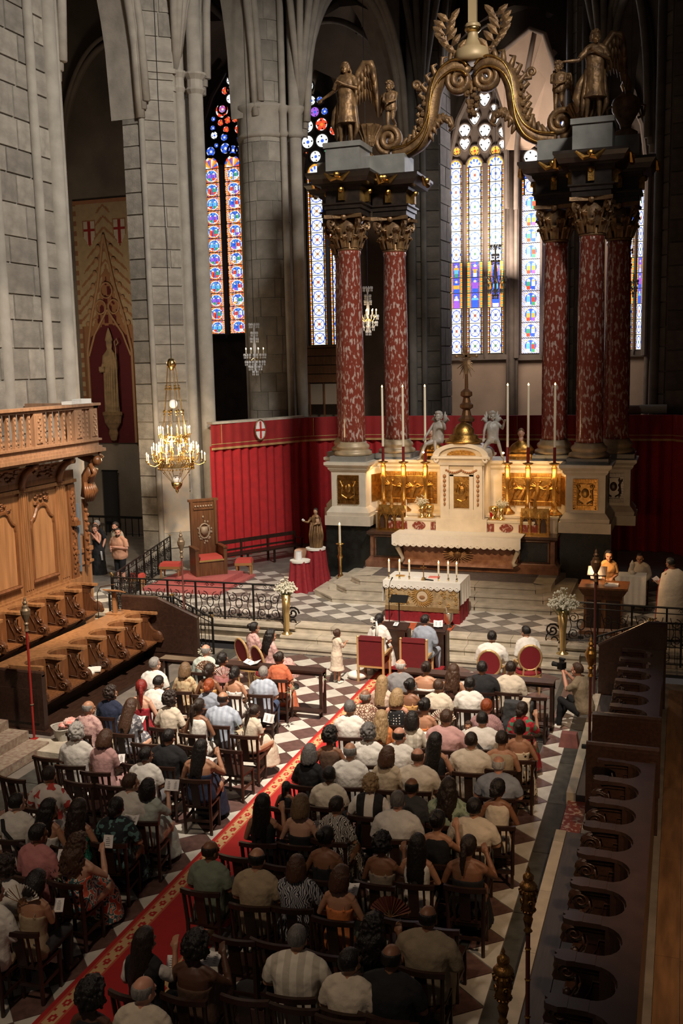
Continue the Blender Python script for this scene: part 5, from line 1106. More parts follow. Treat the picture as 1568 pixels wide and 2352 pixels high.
pose_extra = {'ang1': dict(seated=False, yaw=-8, pitch=-4, arms=[[(-.28, .08, 1.16), (.02, .23, 1.27)], [(.32, .0, 1.18), (.60, .02, 1.04)]], legs=[[(-.09, 0, .88), (-.08, .06, .48), (-.10, 0, .09)], [(.09, 0, .88), (.13, .12, .50), (.17, -.02, .10)]]),
              'ang2': dict(seated=False, yaw=-20, pitch=4, arms=[[(-.27, .08, 1.18), (.03, .23, 1.32)], [(.34, .06, 1.20), (.62, .12, 1.18)]], legs=[[(-.09, 0, .88), (-.08, .04, .48), (-.10, 0, .09)], [(.09, 0, .88), (.14, .12, .50), (.16, -.02, .10)]]),
              'putto': dict(seated=False, yaw=40, pitch=18, wid=1.15, arms=[[(-.2, .14, 1.14), (-.02, .30, 1.06)], [(.22, .14, 1.14), (.08, .32, 1.06)]], legs=[[(-.09, 0, .88), (-.10, .16, .55), (-.12, -.16, .42)], [(.09, 0, .88), (.10, .05, .48), (.11, -.02, .10)]]),
              'sitang': dict(yaw=0, pitch=0, lean=-6, arms=[[(-.28, .05, .86), (-.30, .20, 1.05)], [(.26, .06, .80), (.30, .22, .62)]], legs=[[(-.08, .03, .5), (-.1, .32, .50), (-.2, .40, .1)], [(.1, .03, .5), (.26, .28, .40), (.42, .34, .02)]])}
_pose0 = pose
def pose(nm):
    if nm in pose_extra and nm not in POSES:
        POSES[nm] = Pose(**pose_extra[nm])
        if nm == 'putto': POSES[nm].hs = 1.3
    return POSES[nm] if nm in POSES else _pose0(nm)
def drapery(parent, m, seed=1):
    rn = random.Random(seed); b = MB()
    b.tube([(-.16, -.02, 1.02), (0, .12, 1.0), (.17, .02, 1.0), (.2, -.06, .9)], .05, 8)
    for k in range(9): a = -PI+k*.42; x = .17*math.cos(a); y = .13*math.sin(a); b.tube([(x, y, 1.0), (x*1.15, y*1.2, .7), (x*1.3+rn.uniform(-.03, .03), y*1.5, .35), (x*1.2+.05, y*1.5, .12)], [.045, .055, .06, .02], 6)
    b.tube([(.17, -.05, .98), (.30, -.05, .75), (.36, -.1, .5), (.28, -.08, .3), (.34, -.1, .2)], [.05, .08, .09, .07, .02], 8)
    b.obj('drapery', m, parent, smooth=True)
ST = ('angel_statue', OLDGOLD)
a1 = person('large gilded angel with raised wing on the left entablature', AX-3.38, 27.8, 12.8, PI-.1, ps='ang1', hair=('wavy', 'dark'), top=('dress', 'gold'), full=False, bot=None, sc=1.26, statue=ST, shoe=None, cat='statue'); drapery(a1, OLDGOLD); 
wing(a1, (-.10, -.14, 1.28), -1, .88); 
a2 = person('large gilded angel holding out an arm on the right entablature', AX+3.38, 27.8, 12.8, PI+.15, ps='ang2', hair=('curly', 'dark'), top=('dress', 'gold'), full=False, bot=None, sc=1.26, statue=ST, shoe=None, cat='statue'); drapery(a2, OLDGOLD, 4); wing(a2, (-.10, -.14, 1.28), -1, .88)
for s, lab in ((-1, 'kneeling gilded putto with small wings on the left scroll'), (1, 'kneeling gilded putto with small wings on the right scroll')):
    q = person(lab, AX+s*2.36, 28.7, 13.12, PI, ps='putto', hair=('curly', 'dark'), top=('tank', 'gold'), bot=None, sc=.84, statue=('putto_statue', OLDGOLD), shoe=None, cat='statue')
    wing(q, (-s*.08, -.12, 1.15), -s, .55)
for s, lab in ((-1, 'fluted gilded basket vase between the left angel and scroll'), (1, 'fluted gilded basket vase between the right angel and scroll')):
    t = thing('basket_vase', lab, 'vase', (AX+s*2.98, 28.5, 12.52)); MB().lathe([(.12, 0), (.14, .1), (.06, .2), (.12, .34), (.19, .44), (.22, .62), (.36, .84), (.38, .9), (.3, .88)], n=18).obj('bowl', OLDGOLD, t)
    for k in range(14): a = 2*PI*k/14; MB().tube([(.13*math.cos(a), .13*math.sin(a), .34), (.22*math.cos(a), .22*math.sin(a), .6), (.38*math.cos(a), .38*math.sin(a), .88)], .028, 5).obj('rib', OLDGOLD, t)
t = thing('stone_urn', 'dark covered urn with a flame finial behind the right angel', 'urn', (AX+4.1, 29.0, 12.5)); MB().lathe([(.32, 0), (.32, .2), (.14, .3), (.16, .4), (.36, .75), (.38, .95), (.34, 1.05), (.12, 1.2), (.1, 1.25)], n=20).obj('body', OLDGOLD, t, smooth=True); MB().lathe([(.1, 1.25), (.16, 1.4), (.02, 1.7)], n=10).obj('finial', GOLD, t)
for s in (-1, 1): MB().tube([(s*.36, 0, .9), (s*.5, 0, .85), (s*.46, 0, .6), (s*.3, 0, .55)], .035, 6).obj('handle', OLDGOLD, t)
WM2 = mat('silvery_statue', (.42, .38, .33), .45, noise=.3, scale=6)
for s, lab in ((-1, 'pale seated angel statue on the left slope of the tabernacle pediment'), (1, 'pale seated angel statue on the right slope of the tabernacle pediment')):
    q = person(lab, AX+s*.78, 27.55, 4.02, PI+s*.35, ps='sitang', hair=('curly', 'dark'), top=('tank', 'gold'), bot=None, sc=.95, statue=('angel_statue', WM2), shoe=None, cat='statue')
    for w_ in (-1, 1):
        b = MB()
        for k in range(4): b.tube([(w_*.06, -.12, .95), (w_*(.14+.04*k), -.16, 1.15), (w_*(.17+.05*k), -.14, 1.36-.09*k)], [.05, .055, .015], 6, flat=.5)
        b.obj('wing', WM2, q, smooth=True)
    t = thing('bracket_candle', 'small bracket lamp beside the '+('left' if s < 0 else 'right')+' tabernacle angel', 'lamp', (AX+s*1.05, 27.25, 4.15)); MB().tube([(0, .1, -.3), (s*.08, 0, -.25), (s*.08, 0, 0)], .012, 5).obj('arm', BRASS, t); MB().ball((s*.08, 0, .04), .028, 8, 6).obj('bulb', BULB, t)
# ---------------------------------------------------------------- curtain
def curtain():
    t = thing('red_curtain', 'long red curtain with a dark red gold-edged valance screening the ambulatory', 'curtain')
    path = [(-14.25, 28.55), (-13.3, 30.4), (-12.45, 32.15), (-11.4, 33.0), (-9, 33.1), (-6, 33.1), (-3, 33.1), (-.3, 33.1), (1.2, 31)]
    P2 = []
    for i in range(len(path)-1):
        a, b_ = Vector(path[i]), Vector(path[i+1]); n = max(2, int((b_-a).length/.05))
        for k in range(n): P2.append(a.lerp(b_, k/n))
    b = MB(); N = len(P2); v = MB(); tr = MB(); tr2 = MB(); rows = (.5, 2, 4.2)
    nr = []
    for i, p in enumerate(P2):
        d = (P2[min(i+1, N-1)]-P2[max(0, i-1)]).normalized(); nn = Vector((d.y, -d.x)); ph = i*.05*2*PI/.36+1.2*math.sin(i*.031); w_ = .055*math.sin(ph)+.02*math.sin(ph*.37)
        nr.append((p, nn, w_))
    for i in range(N-1):
        for j in range(2):
            q = []
            for (p, nn, w_), z in ((nr[i], rows[j]), (nr[i+1], rows[j]), (nr[i+1], rows[j+1]), (nr[i], rows[j+1])):
                k = 1.35 if z < 1 else 1; c = p+nn*w_*k; q.append((c.x, c.y, z))
            b.add(q, [(0, 1, 2, 3)])
        a, c = nr[i], nr[i+1]
        def e(r, off, z): g = r[0]+r[1]*(off+r[2]*.25); return (g.x, g.y, z)
        v.add([e(a, .09, 4.12), e(c, .09, 4.12), e(c, .09, 4.9), e(a, .09, 4.9), e(a, -.1, 4.9), e(c, -.1, 4.9)], [(0, 1, 2, 3), (3, 2, 5, 4)])
        for tr_, z0, z1 in ((tr, 4.08, 4.15), (tr2, 4.25, 4.275)): tr_.add([e(a, .1, z0), e(c, .1, z0), e(c, .1, z1), e(a, .1, z1)], [(0, 1, 2, 3)])
    b.obj('drape', REDC, t, smooth=True); v.obj('valance', mat('valance_velvet', (.30, .014, .014), .85, noise=.2, scale=3), t); tr.obj('gold_trim', mat('gold_braid', (.50, .30, .12), .6, .3), t); tr2.obj('gold_trim', MATS['gold_braid'], t)
    for i in (8, 86, 150, 230, 300): 
        r = nr[min(i, N-1)]; s = MB(); g = r[0]+r[1]*.115; s.tube([(g.x, g.y, 4.26), (g.x, g.y, 4.88)], .012, 4); s.obj('gold_trim', MATS['gold_braid'], t)
    return t
curtain()
sh = thing('cross_shield', 'oval white shield with a red cross fixed on the curtain valance', 'shield', (-13.22, 30.2, 4.62), .0); sh.rotation_euler = (0, 0, math.atan2(3.6, 1.8))
MB().lathe([(0, 0), (.24, 0), (.24, .03), (.0, .045)], (0, 0, 0), 20, sx=.85, sy=1.3).obj('shield', PAPER, sh).rotation_euler = (PI/2, 0, 0)
b = MB(); b.tube([(.22*math.cos(a), -.03, .33*math.sin(a)) for a in np.arange(0, 6.28, .4)], .022, 6, closed=True); b.obj('rim', OLDGOLD, sh)
b = MB(); b.bb(-.035, .035, -.055, -.03, -.28, .28); b.bb(-.19, .19, -.055, -.03, -.035, .035); b.obj('cross', mat('heraldic_red', (.55, .03, .02), .7), sh)
b = MB(); b.bb(-15.0, 1.5, 33.25, 33.5, .5, 4.86); b.obj('screen_wall', VAULT, label='low masonry choir screen behind the red curtain', cat='wall')
b = MB(); b.prism([(-14.1, 28.5), (-12.4, 32.2), (-12.7, 32.4), (-14.4, 28.7)], 4.9, 4.97); b.obj('screen_ledge', TREAD, label='dusty pale ledge on top of the left curtain screen', cat='ledge')
for x, y, z, r, lab in ((-1.75, 33.7, 5.02, .16, 'rolled brown carpet lying on the screen ledge at the right'), (-.95, 33.7, 5.05, .15, 'rolled pale carpet on the screen ledge, right of the brown roll')):
    b = MB(); b.tube([(x-.42, y, z), (x+.42, y, z)], r, 14); b.tube([(x-.43, y+.8*r*math.cos(a)*(1-a/20), z+.8*r*math.sin(a)*(1-a/20)) for a in np.arange(0, 12, .5)], .012, 4); b.obj('rolled_carpet', mat('roll_'+('brown' if x < -1.5 else 'pale'), (.16, .09, .06) if x < -1.5 else (.42, .40, .35), .9), label=lab, cat='carpet')
wc = thing('wooden_screen', 'reddish brown wooden panelled screen below the second window', 'panelling', (-15.6, 43, 0))
for z in (5.9, 6.3, 6.7, 7.1): MB().bb(-1, 1, 0, .12, z, z+.36).obj('panel', WOOD, wc)
MB().bb(-1, 1, -.08, .14, 7.46, 7.56).obj('rail', WOOD, wc); MB().bb(-1, 1, .14, .3, 4.9, 7.5).obj('back', mat('pale_backing', (.34, .25, .17), .9), wc)
for x in (-.7, 0, .7): MB().bb(x-.03, x+.03, .05, .14, .49, 5.9).obj('post', WOOD, wc)
# ---------------------------------------------------------------- chandeliers
def candle_bulb(parent, x, y, z, r=.016, h=.13):
    MB().lathe([(r, 0), (r, h), (0, h)], (x, y, z), 6).obj('candle', WAX, parent); MB().lathe([(0, 0), (.016, .015), (.02, .035), (.008, .07), (0, .085)], (x, y, z+h), 6).obj('bulb', BULB, parent)
ch = thing('gilt_chandelier', 'large lit gilt chandelier with tiers of candle bulbs before the left pier', 'chandelier', (-14.1, 26.0, 0))
b = MB(); b.tube([(0, 0, 6.9), (.02, 0, 10), (-.03, 0, 14), (0, 0, 26)], .012, 5); b.obj('cable', IRON, ch)
MB().lathe([(0, 6.62), (.06, 6.66), (.1, 6.72), (.14, 6.78), (.14, 6.86), (.08, 6.96), (0, 6.98)], n=16).obj('top_boss', BRASS, ch, smooth=True)
MB().ball((0, 0, 5.66), .13, 14, 10).obj('glass_ball', GLASSC, ch, smooth=True)
for k in range(8):
    a = 2*PI*k/8; c, s = math.cos(a), math.sin(a); b = MB(); b.tube([(.12*c, .12*s, 6.75), (.2*c, .2*s, 6.0), (.27*c, .27*s, 5.45), (.36*c, .36*s, 4.75)], .009, 4)
    for z, r in ((6.18, .03), (6.1, .045), (5.45, .05), (5.36, .03)): rr = .12+(6.75-z)*.12; b.ball((rr*c, rr*s, z), r, 6, 4)
    b.obj('rod', BRASS, ch)
def ring_band(R_, z0, z1, n, nm):
    b = MB(); b.lathe([(R_, z0), (R_, z0+.03)], n=32); b.lathe([(R_, z1-.03), (R_, z1)], n=32)
    for k in range(n*3): a = 2*PI*k/(n*3); b.tube([(R_*math.cos(a+(j/4-.5)*.3), R_*math.sin(a+(j/4-.5)*.3), z0+(z1-z0)*(j/4)) for j in range(5)], .014, 4); b.ball((R_*math.cos(a), R_*math.sin(a), z0-.05), .028, 5, 3)
    b.obj(nm, BRASS, ch)
ring_band(.36, 4.58, 4.74, 8, 'upper_ring'); ring_band(.52, 3.82, 4.08, 12, 'lower_ring')
LASTARM = ['']
def arms(R0, R1, z, n, zc, off=0, hh=.15):
    for k in range(n):
        a = 2*PI*k/n+off; c, s = math.cos(a), math.sin(a); b = MB()
        b.tube([(R0*c, R0*s, z), ((R0+R1)/2*c, (R0+R1)/2*s, z-.08), (R1*.96*c, R1*.96*s, z-.02), (R1*c, R1*s, zc)], .013, 5); b.lathe([(.012, -.02), (.042, .0), (.042, .015)], (R1*c, R1*s, zc), 8); LASTARM[0] = b.obj('arm', BRASS, ch).name; candle_bulb(bpy.data.objects[LASTARM[0]], R1*c, R1*s, zc+.015, h=hh)
arms(.36, .45, 4.7, 10, 4.78); arms(.3, .42, 4.3, 8, 4.42, .3); arms(.5, .68, 4.05, 12, 4.2, .1); arms(.52, .62, 4.1, 10, 4.3, .4); arms(.5, .88, 3.95, 8, 3.98, .2, .17); arms(.35, .5, 4.1, 8, 4.24)
for k in range(8):
    a = 2*PI*k/8; c, s = math.cos(a), math.sin(a); b = MB(); b.tube([(.5*c, .5*s, 3.8), (.36*c, .36*s, 3.62), (.16*c, .16*s, 3.38)], .008, 4); b.ball((.38*c, .38*s, 3.65), .02, 5, 4); b.obj('chain', BRASS, ch)
MB().lathe([(.17, 3.36), (.15, 3.26), (.1, 3.18), (.04, 3.14), (.05, 3.1), (0, 3.02)], n=16).obj('bottom_bowl', BRASS, ch, smooth=True); MB().lathe([(.16, 3.37), (.13, 3.5), (.05, 3.56), (0, 3.57)], n=16).obj('glass_dome', GLASSC, ch, smooth=True)
pointlight('chandelier_light', (-14.1, 25.35, 4.5), 210, (1, .70, .38), .5)
def crystal(label, x, y, z0, z1, R_, lit, nlit=8):
    t = thing('crystal_chandelier', label, 'chandelier', (x, y, z0)); H_ = z1-z0
    MB().tube([(0, 0, 0), (0, 0, 26-z0)], .01, 4).obj('cable', IRON, t); rn = random.Random(int(x*10))
    g = MB()
    for zz, r, n in ((.95, .45, 12), (.78, .3, 10), (.66, .35, 10), (.34, 1.0, 20), (.2, .9, 18), (.1, .6, 12), (.0, .25, 8)):
        for k in range(n):
            a = 2*PI*k/n; q = R_*r; g.ball((q*math.cos(a), q*math.sin(a), H_*zz), (.03, .03, .055), 4, 3); g.ball((q*math.cos(a), q*math.sin(a), H_*zz-.09), (.018, .018, .04), 4, 3)
    g.obj('crystal_drops', GLASSC, t, kind='stuff')
    MB().lathe([(.02, .02), (.05, .1*H_), (.03, .3*H_), (.06, .5*H_), (.02, .8*H_), (.05, .95*H_)], n=8).obj('stem', GLASSC, t)
    for k in range(nlit):
        a = 2*PI*k/nlit; c, s = R_*.85*math.cos(a), R_*.85*math.sin(a); MB().tube([(0, 0, .3*H_), (c*.5, s*.5, .22*H_), (c, s, .36*H_)], .012, 5).obj('arm', BRASS, t)
        MB().lathe([(.016, 0), (.016, .14), (0, .14)], (c, s, .37*H_), 6).obj('candle', WAX, t); MB().ball((c, s, .37*H_+.17), (.016, .016, .032), 5, 4).obj('bulb', BULB if lit else GLASSC, t)
    if lit > 1: pointlight('crystal_light', (x, y-.2, z0+.5), 20, (1, .7, .4), .2)
crystal('crystal chandelier with lit candles hanging before the round pier', -14.1, 32.0, 6.5, 8.2, .38, 1)
crystal('brightly lit crystal chandelier between the two left marble columns', -10.6, 34.0, 7.8, 9.4, .36, 2, 9)
crystal('unlit crystal chandelier in front of the tall central window', -6.47, 36, 9.0, 10.8, .40, 0)
crystal('unlit crystal chandelier seen beyond the rightmost marble column', -1.96, 36, 8.7, 10.4, .36, 0)
# ---------------------------------------------------------------- front altar
fa = thing('front_altar', 'free-standing altar with white cloth, embroidered gold frontal and red velvet skirt', 'altar', (-5.83, 23.15, .5))
def pleat(x0, x1, y, z0, z1, m, parent, name, amp=.02, pitch=.16, axis='x', back=.04):
    b = MB(); n = int(abs(x1-x0)/.025)
    for i in range(n):
        a, c = x0+(x1-x0)*i/n, x0+(x1-x0)*(i+1)/n; wa, wc_ = amp*math.sin(a*2*PI/pitch), amp*math.sin(c*2*PI/pitch)
        q = [(a, y+wa, z0), (c, y+wc_, z0), (c, y+wc_*.4, z1), (a, y+wa*.4, z1)]
        if axis == 'y': q = [(yy, xx, zz) for xx, yy, zz in q]
        b.add(q, [(0, 1, 2, 3)])
    return b.obj(name, m, parent)
MB().bb(-.90, .88, -.40, .55, 0, .98).obj('core', REDV, fa)
pleat(-.94, .92, -.46, .0, .34, REDV, fa, 'velvet_skirt', .012, .5); pleat(-.46, .58, .92, .0, .95, REDV, fa, 'side_skirt', .012, .3, 'y')
b = MB(); b.bb(-.93, .90, -.475, -.45, .36, .93); b.obj('gold_frontal', mat('embroidered_cloth', (.52, .38, .20), .7, .15, noise=.5, scale=11, bump=.6, bscale=22), fa)
b = MB(); rn = random.Random(4)
for k in range(46):
    x, z = rn.uniform(-.86, .84), rn.uniform(.42, .86)
    if abs(x) < .3: continue
    a0 = rn.uniform(0, 6); r = rn.uniform(.03, .07); b.tube([(x+r*(1-q/9)*math.cos(a0+q), -.485, z+r*(1-q/9)*math.sin(a0+q)) for q in np.arange(0, 6, .9)], .009, 4)
for k in range(26): a = 2*PI*k/26; b.tube([(.15*math.cos(a), -.485, .64+.15*math.sin(a)), (.27*math.cos(a+.3), -.49, .64+.25*math.sin(a+.3))], [.02, .008], 4)
b.obj('gold_embroidery', mat('gold_thread', (.62, .38, .12), .5, .5), fa)
b = MB(); b.lathe([(0, 0), (.13, 0), (.13, .012)], n=20); o = b.obj('medallion', mat('medallion_cloth', (.55, .44, .30), .8), fa, (0, -.478, .64)); o.rotation_euler = (PI/2, 0, 0)
MB().ball((0, -.49, .62), (.075, .015, .05), 10, 6).obj('medallion_motif', mat('brown_thread', (.25, .12, .05), .8), fa)
pleat(-.93, .90, -.482, .27, .38, mat('gold_fringe', (.20, .12, .045), .8), fa, 'fringe', .006, .03)
lace('altar_cloth', 'white lace-edged cloth covering the top of the front altar', -6.80, -4.90, 22.66, 23.74, 1.485, .13, .06, 12, side=.52)
for i, (x, y, nm) in enumerate(((-6.70, 22.84, 'far left end'), (-6.44, 22.86, 'second from the left'), (-6.2, 22.88, 'third from the left'), (-5.47, 22.86, 'first right of the cross'), (-5.24, 22.88, 'second right of the cross'), (-5.03, 22.86, 'far right end'))):
    candlestick('short_candlestick', 'short brass candlestick with a lit candle on the front altar, '+nm, 'candlestick', (x, y, 1.505), .17, .24, .026, group='candlesticks on the front altar', m=BRASS)
t = thing('altar_crucifix', 'small gilt standing crucifix in the middle of the front altar', 'cross', (-5.84, 22.86, 1.505)); MB().lathe([(.07, 0), (.05, .04), (.015, .08), (.012, .15)], n=10).obj('foot', BRASS, t); b = MB(); b.bb(-.01, .01, -.008, .008, .12, .42); b.bb(-.08, .08, -.008, .008, .30, .32); b.obj('cross', BRASS, t)
MB().bb(-.13, .13, -.09, .09, 0, .02).obj('missal', mat('salmon_cover', (.75, .22, .18), .7), None, (-5.66, 23.2, 1.503), .05, label='closed salmon-red booklet lying on the front altar', cat='book')
MB().bb(-.15, .15, -.10, .10, 0, .012).obj('open_sheet', PAPER, None, (-6.0, 23.15, 1.503), label='white sheet lying on the front altar left of the red booklet', cat='paper')
b = MB(); b.tube([(-.12, .03, .02), (.1, -.03, .02)], [.02, .012], 6); b.obj('hand_microphone', IRON, None, (-5.68, 22.82, 1.505), label='black hand microphone lying beside the crucifix on the altar', cat='microphone')
MB().bb(-.11, .11, -.05, .05, 0, .03).obj('brass_tray', BRASS, None, (-6.5, 23.15, 1.503), label='small brass tray behind the left altar candles', cat='tray')
t = thing('holy_water_bucket', 'silver holy water bucket with a sprinkler right of the front altar', 'bucket', (-5.12, 22.35, .5)); MB().lathe([(.09, 0), (.1, .03), (.04, .07), (.06, .12), (.11, .2), (.12, .36), (.13, .38), (.11, .37)], n=16).obj('bowl', mat('silver', (.6, .56, .5), .25, 1), t, smooth=True); MB().tube([(0, 0, .2), (-.06, 0, .5)], .012, 6).obj('sprinkler', TREAD, t)
b = MB(); b.bb(-6.1, -5.0, 21.95, 22.55, .5, .512); b.obj('small_rug', mat('orange_rug', (.46, .09, .03), .95, noise=.3, scale=12), label='orange red rug strip at the foot of the front altar', cat='rug')
# microphone stand and music stand
t = thing('microphone_stand', 'slim black microphone stand in front of the front altar', 'stand', (-6.42, 21.85, .5)); MB().lathe([(.13, 0), (.13, .02), (.01, .03), (.01, 1.0)], n=12).obj('pole', IRON, t); MB().tube([(0, 0, 1.0), (.03, .02, 1.15), (.08, .05, 1.25)], [.006, .006, .02], 6).obj('microphone', IRON, t)
t = thing('music_stand', 'black music stand behind the kneeling desks', 'stand', (-6.15, 21.75, .5)); MB().lathe([(.015, 0), (.015, .72)], n=8).obj('pole', IRON, t); b = MB(); b.box((0, .0, .78), (.42, .02, .24), rx=-1.0); b.obj('desk', IRON, t)
for a in (0, 2.1, 4.2): MB().tube([(0, 0, .12), (.22*math.cos(a), .22*math.sin(a), 0.01)], .012, 5).obj('leg', IRON, t)
# ---------------------------------------------------------------- flower vases
for x, y, z, lab, r in ((-8.88, 21.5, .32, 'tall brass vase of white flowers at the left end of the steps', .27), (-2.38, 21.5, .32, 'tall brass vase of white flowers at the right end of the steps', .33)):
    t = thing('floor_vase', lab, 'vase', (x, y, z)); MB().lathe([(.13, 0), (.13, .015), (.06, .04), (.055, .1), (.075, .5), (.115, .98), (.105, .98), (.06, .5)], n=20).obj('vase', mat('polished_brass', (.72, .52, .22), .3, .9), t, smooth=True); flowers(t, r, 1.06, 420, 5+int(x), base=.85)
t = thing('potted_flowers', 'small white pot of pale flowers on the floor by the left stall end', 'plant', (-10.1, 19.55, 0)); MB().lathe([(.07, 0), (.1, .2), (.09, .2)], n=14).obj('pot', WHITEC, t); flowers(t, .17, .3, 160, 9, base=.18)
# ---------------------------------------------------------------- statue group
def clothstand(name, label, x, y, z, h, w_, seed, top=True):
    t = thing(name, label, 'stand', (x, y, z)); b = MB(); n = 48; rings = [(w_*.5, h), (w_*.52, h*.93), (w_*.58, h*.5), (w_*.74, 0)]
    vs = []
    for j, (r, zz) in enumerate(rings):
        for i in range(n): a = 2*PI*i/n; q = 1+(.02+.05*j)*math.sin(a*9+seed); e = 1/max(abs(math.cos(a)), abs(math.sin(a)))**.6; vs.append((r*q*e*math.cos(a), r*q*e*math.sin(a), zz))
    b.add(vs, [(j*n+i, (j+1)*n+i, (j+1)*n+(i+1) % n, j*n+(i+1) % n) for j in range(3) for i in range(n)]+[tuple(range(n))]); b.obj('red_drape', REDV, t, smooth=True)
    if top:
        c = MB(); c.lathe([(w_*.60, h-.05), (w_*.62, h+.005), (0, h+.02)], n=28); c.obj('white_doily', WHITEC, t)
    return t
clothstand('draped_stand', 'taller red draped stand carrying the gilded Virgin statue', -9.72, 25.85, .5, 1.1, .46, 1)
clothstand('draped_stand', 'lower red draped stand with a white doily before the gilded statue', -9.95, 25.2, .5, .86, .46, 3)
clothstand('carton_stand', 'pale peach box standing behind the red draped stands', -10.3, 26.3, .5, .95, .4, 3, False); 
o = bpy.data.objects['red_drape.002']; o.name = 'box'; o.material_slots[0].link = 'OBJECT'; o.material_slots[0].material = mat('peach_card', (.66, .42, .30), .9)
MB().lathe([(.1, 0), (.09, .22), (.085, .22)], n=14).obj('glass_jar', GLASSC, None, (-10.0, 25.2, 1.38), label='clear glass jar standing on the lower red draped stand', cat='jar')
vg = thing('virgin_statue', 'gilded statue of a robed woman holding a child on the red stand', 'statue', (-9.7, 25.85, 1.61))
b = MB(); b.lathe([(.17, 0), (.19, .05), (.19, .3), (.16, .55), (.15, .68), (.12, .75), (.14, .84), (.08, .92), (.04, .94)], n=18, sy=.8); b.obj('robe', OLDGOLD, vg, smooth=True); b = MB()
for k in range(8): a = -PI+.45*k; b.tube([(.17*math.cos(a), .15*math.sin(a), .02), (.2*math.cos(a+.2), .17*math.sin(a+.2), .35), (.14*math.cos(a+.4), .12*math.sin(a+.4), .72)], .022, 5)
b.tube([(-.12, -.02, .84), (-.2, -.1, .72), (-.3, -.16, .76)], [.045, .035, .025], 6); b.tube([(.12, -.02, .84), (.16, -.12, .7), (.05, -.17, .7)], [.045, .035, .025], 6); b.obj('drapery', OLDGOLD, vg, smooth=True)
b = MB(); b.tube([(0, 0, .9), (0, 0, .97)], .035, 8); b.ball((0, -.01, 1.02), (.055, .065, .075), 10, 8); b.tube([(0, -.07, 1.03), (0, -.085, 1.0)], .01, 5); b.obj('head', mat('painted_face', (.45, .27, .16), .5), vg, smooth=True)
b = MB(); b.ball((0, .015, 1.05), (.062, .07, .075), 10, 8); b.ball((0, .05, .97), (.06, .03, .09), 8, 6); b.obj('hair', hairmat('dark'), vg, smooth=True)
b = MB(); b.tube([(.1, -.12, .7), (.09, -.12, .84)], [.06, .045], 8); b.ball((.09, -.13, .9), (.04, .04, .048), 8, 6); b.tube([(.1, -.14, .72), (.02, -.19, .68)], [.035, .02], 6); b.obj('child', mat('painted_face', (.45, .27, .16), .5), vg, smooth=True)
b = MB()
for k in range(9): b.ball((-.31+.03*math.cos(k*2.1), -.18+.03*math.sin(k*1.7), .79+.02*math.sin(k)), .022, 5, 4)
b.obj('white_posy', WHITEC, vg)
candlestick('paschal_candlestick', 'tall brass floor candlestick with a lit candle left of the altar steps', 'candlestick', (-9.12, 26.2, .5), 1.2, .5, .035, m=BRASS)
# ---------------------------------------------------------------- throne, stools, dais, bench
b = MB(); b.bb(-14.35, -11.95, 24.1, 26.6, .5, .58); b.bb(-13.7, -12.2, 24.9, 26.3, .58, .72); b.obj('throne_dais', mat('rose_carpet', (.52, .13, .12), .95, noise=.2, scale=14), label='two-step dais covered with rose-red carpet under the throne', cat='dais')
th = thing('carved_throne', 'tall carved wooden throne with a red seat cushion and coat of arms back', 'armchair', (-13.05, 25.75, .72), .75)
MB().bb(-.40, .40, .30, .38, 0, 2.15).obj('back_board', WOOD, th)
b = MB(); b.bb(-.44, .44, .27, .40, 2.1, 2.17); b.bb(-.40, -.32, .26, .32, .8, 2.1); b.bb(.32, .40, .26, .32, .8, 2.1); b.bb(-.3, .3, .26, .3, 1.86, 1.92); b.obj('back_frame', WOOD, th)
b = MB(); b.tube([(.16*math.cos(a), .275, 1.22+.22*math.sin(a)) for a in np.arange(0, 6.28, .5)], .025, 6, closed=True); b.prism([(-.1, 1.35), (.1, 1.35), (.1, 1.18), (0, 1.06), (-.1, 1.18)], .26, .3, 'y')
for k in range(26): a = rn.uniform(0, 6.28); r = rn.uniform(.17, .27); b.ball((r*math.cos(a)*.85, .285, 1.25+r*1.5*math.sin(a)), (.03, .02, .04), 6, 4)
for k in range(7): b.ball((-.24+.08*k, .285, 1.96), (.035, .02, .03), 6, 4)
b.obj('carved_arms', mat('pale_carving', (.42, .30, .20), .5, noise=.3, scale=10), th, smooth=True)
for s in (-1, 1): b = MB(); b.bb(s*.42-.05, s*.42+.05, -.35, .32, 0, .78); b.bb(s*.42-.065, s*.42+.065, -.38, .32, .78, .82); b.obj('arm', WOOD, th)
MB().bb(-.37, .37, -.32, .3, 0, .46).obj('seat_box', WOOD, th); b = MB(); b.bb(-.35, .35, -.36, .28, .46, .55, 0, .03); b.obj('cushion', mat('coral_velvet', (.56, .07, .05), .8), th); MB().bb(-.37, .37, -.37, -.35, .42, .47).obj('trim', BRASS, th)
def stool(label, x, y, z, w_, d, h, rz=0):
    t = thing('red_stool', label, 'stool', (x, y, z), rz); b = MB(); b.bb(-w_/2, w_/2, -d/2, d/2, h-.06, h+.03, 0, .03); b.obj('cushion', MATS['coral_velvet'], t); b = MB(); b.bb(-w_/2, w_/2, -d/2, d/2, h-.14, h-.06); b.obj('apron', mat('gilt_wood', (.50, .26, .09), .4, .3), t)
    for sx in (-1, 1):
        for sy in (-1, 1): MB().lathe([(.02, 0), (.03, h*.5), (.035, h-.14)], (sx*(w_/2-.05), sy*(d/2-.05), 0), 8).obj('leg', MATS['gilt_wood'], t)
stool('square red-topped gilt stool right of the throne, in front of the bench', -12.3, 26.6, .5, .5, .5, .5, .3); stool('low red stool left of the throne behind the railing', -14.2, 25.6, .58, .62, .42, .42, .2); stool('small red stool near the corner of the left railing', -14.55, 24.2, .5, .45, .4, .42, .3)
bn = thing('long_bench', 'long dark wooden bench with a plain back along the red curtain', 'bench', (-12.65, 28.45, .5), math.atan2(2.6, 1.7))
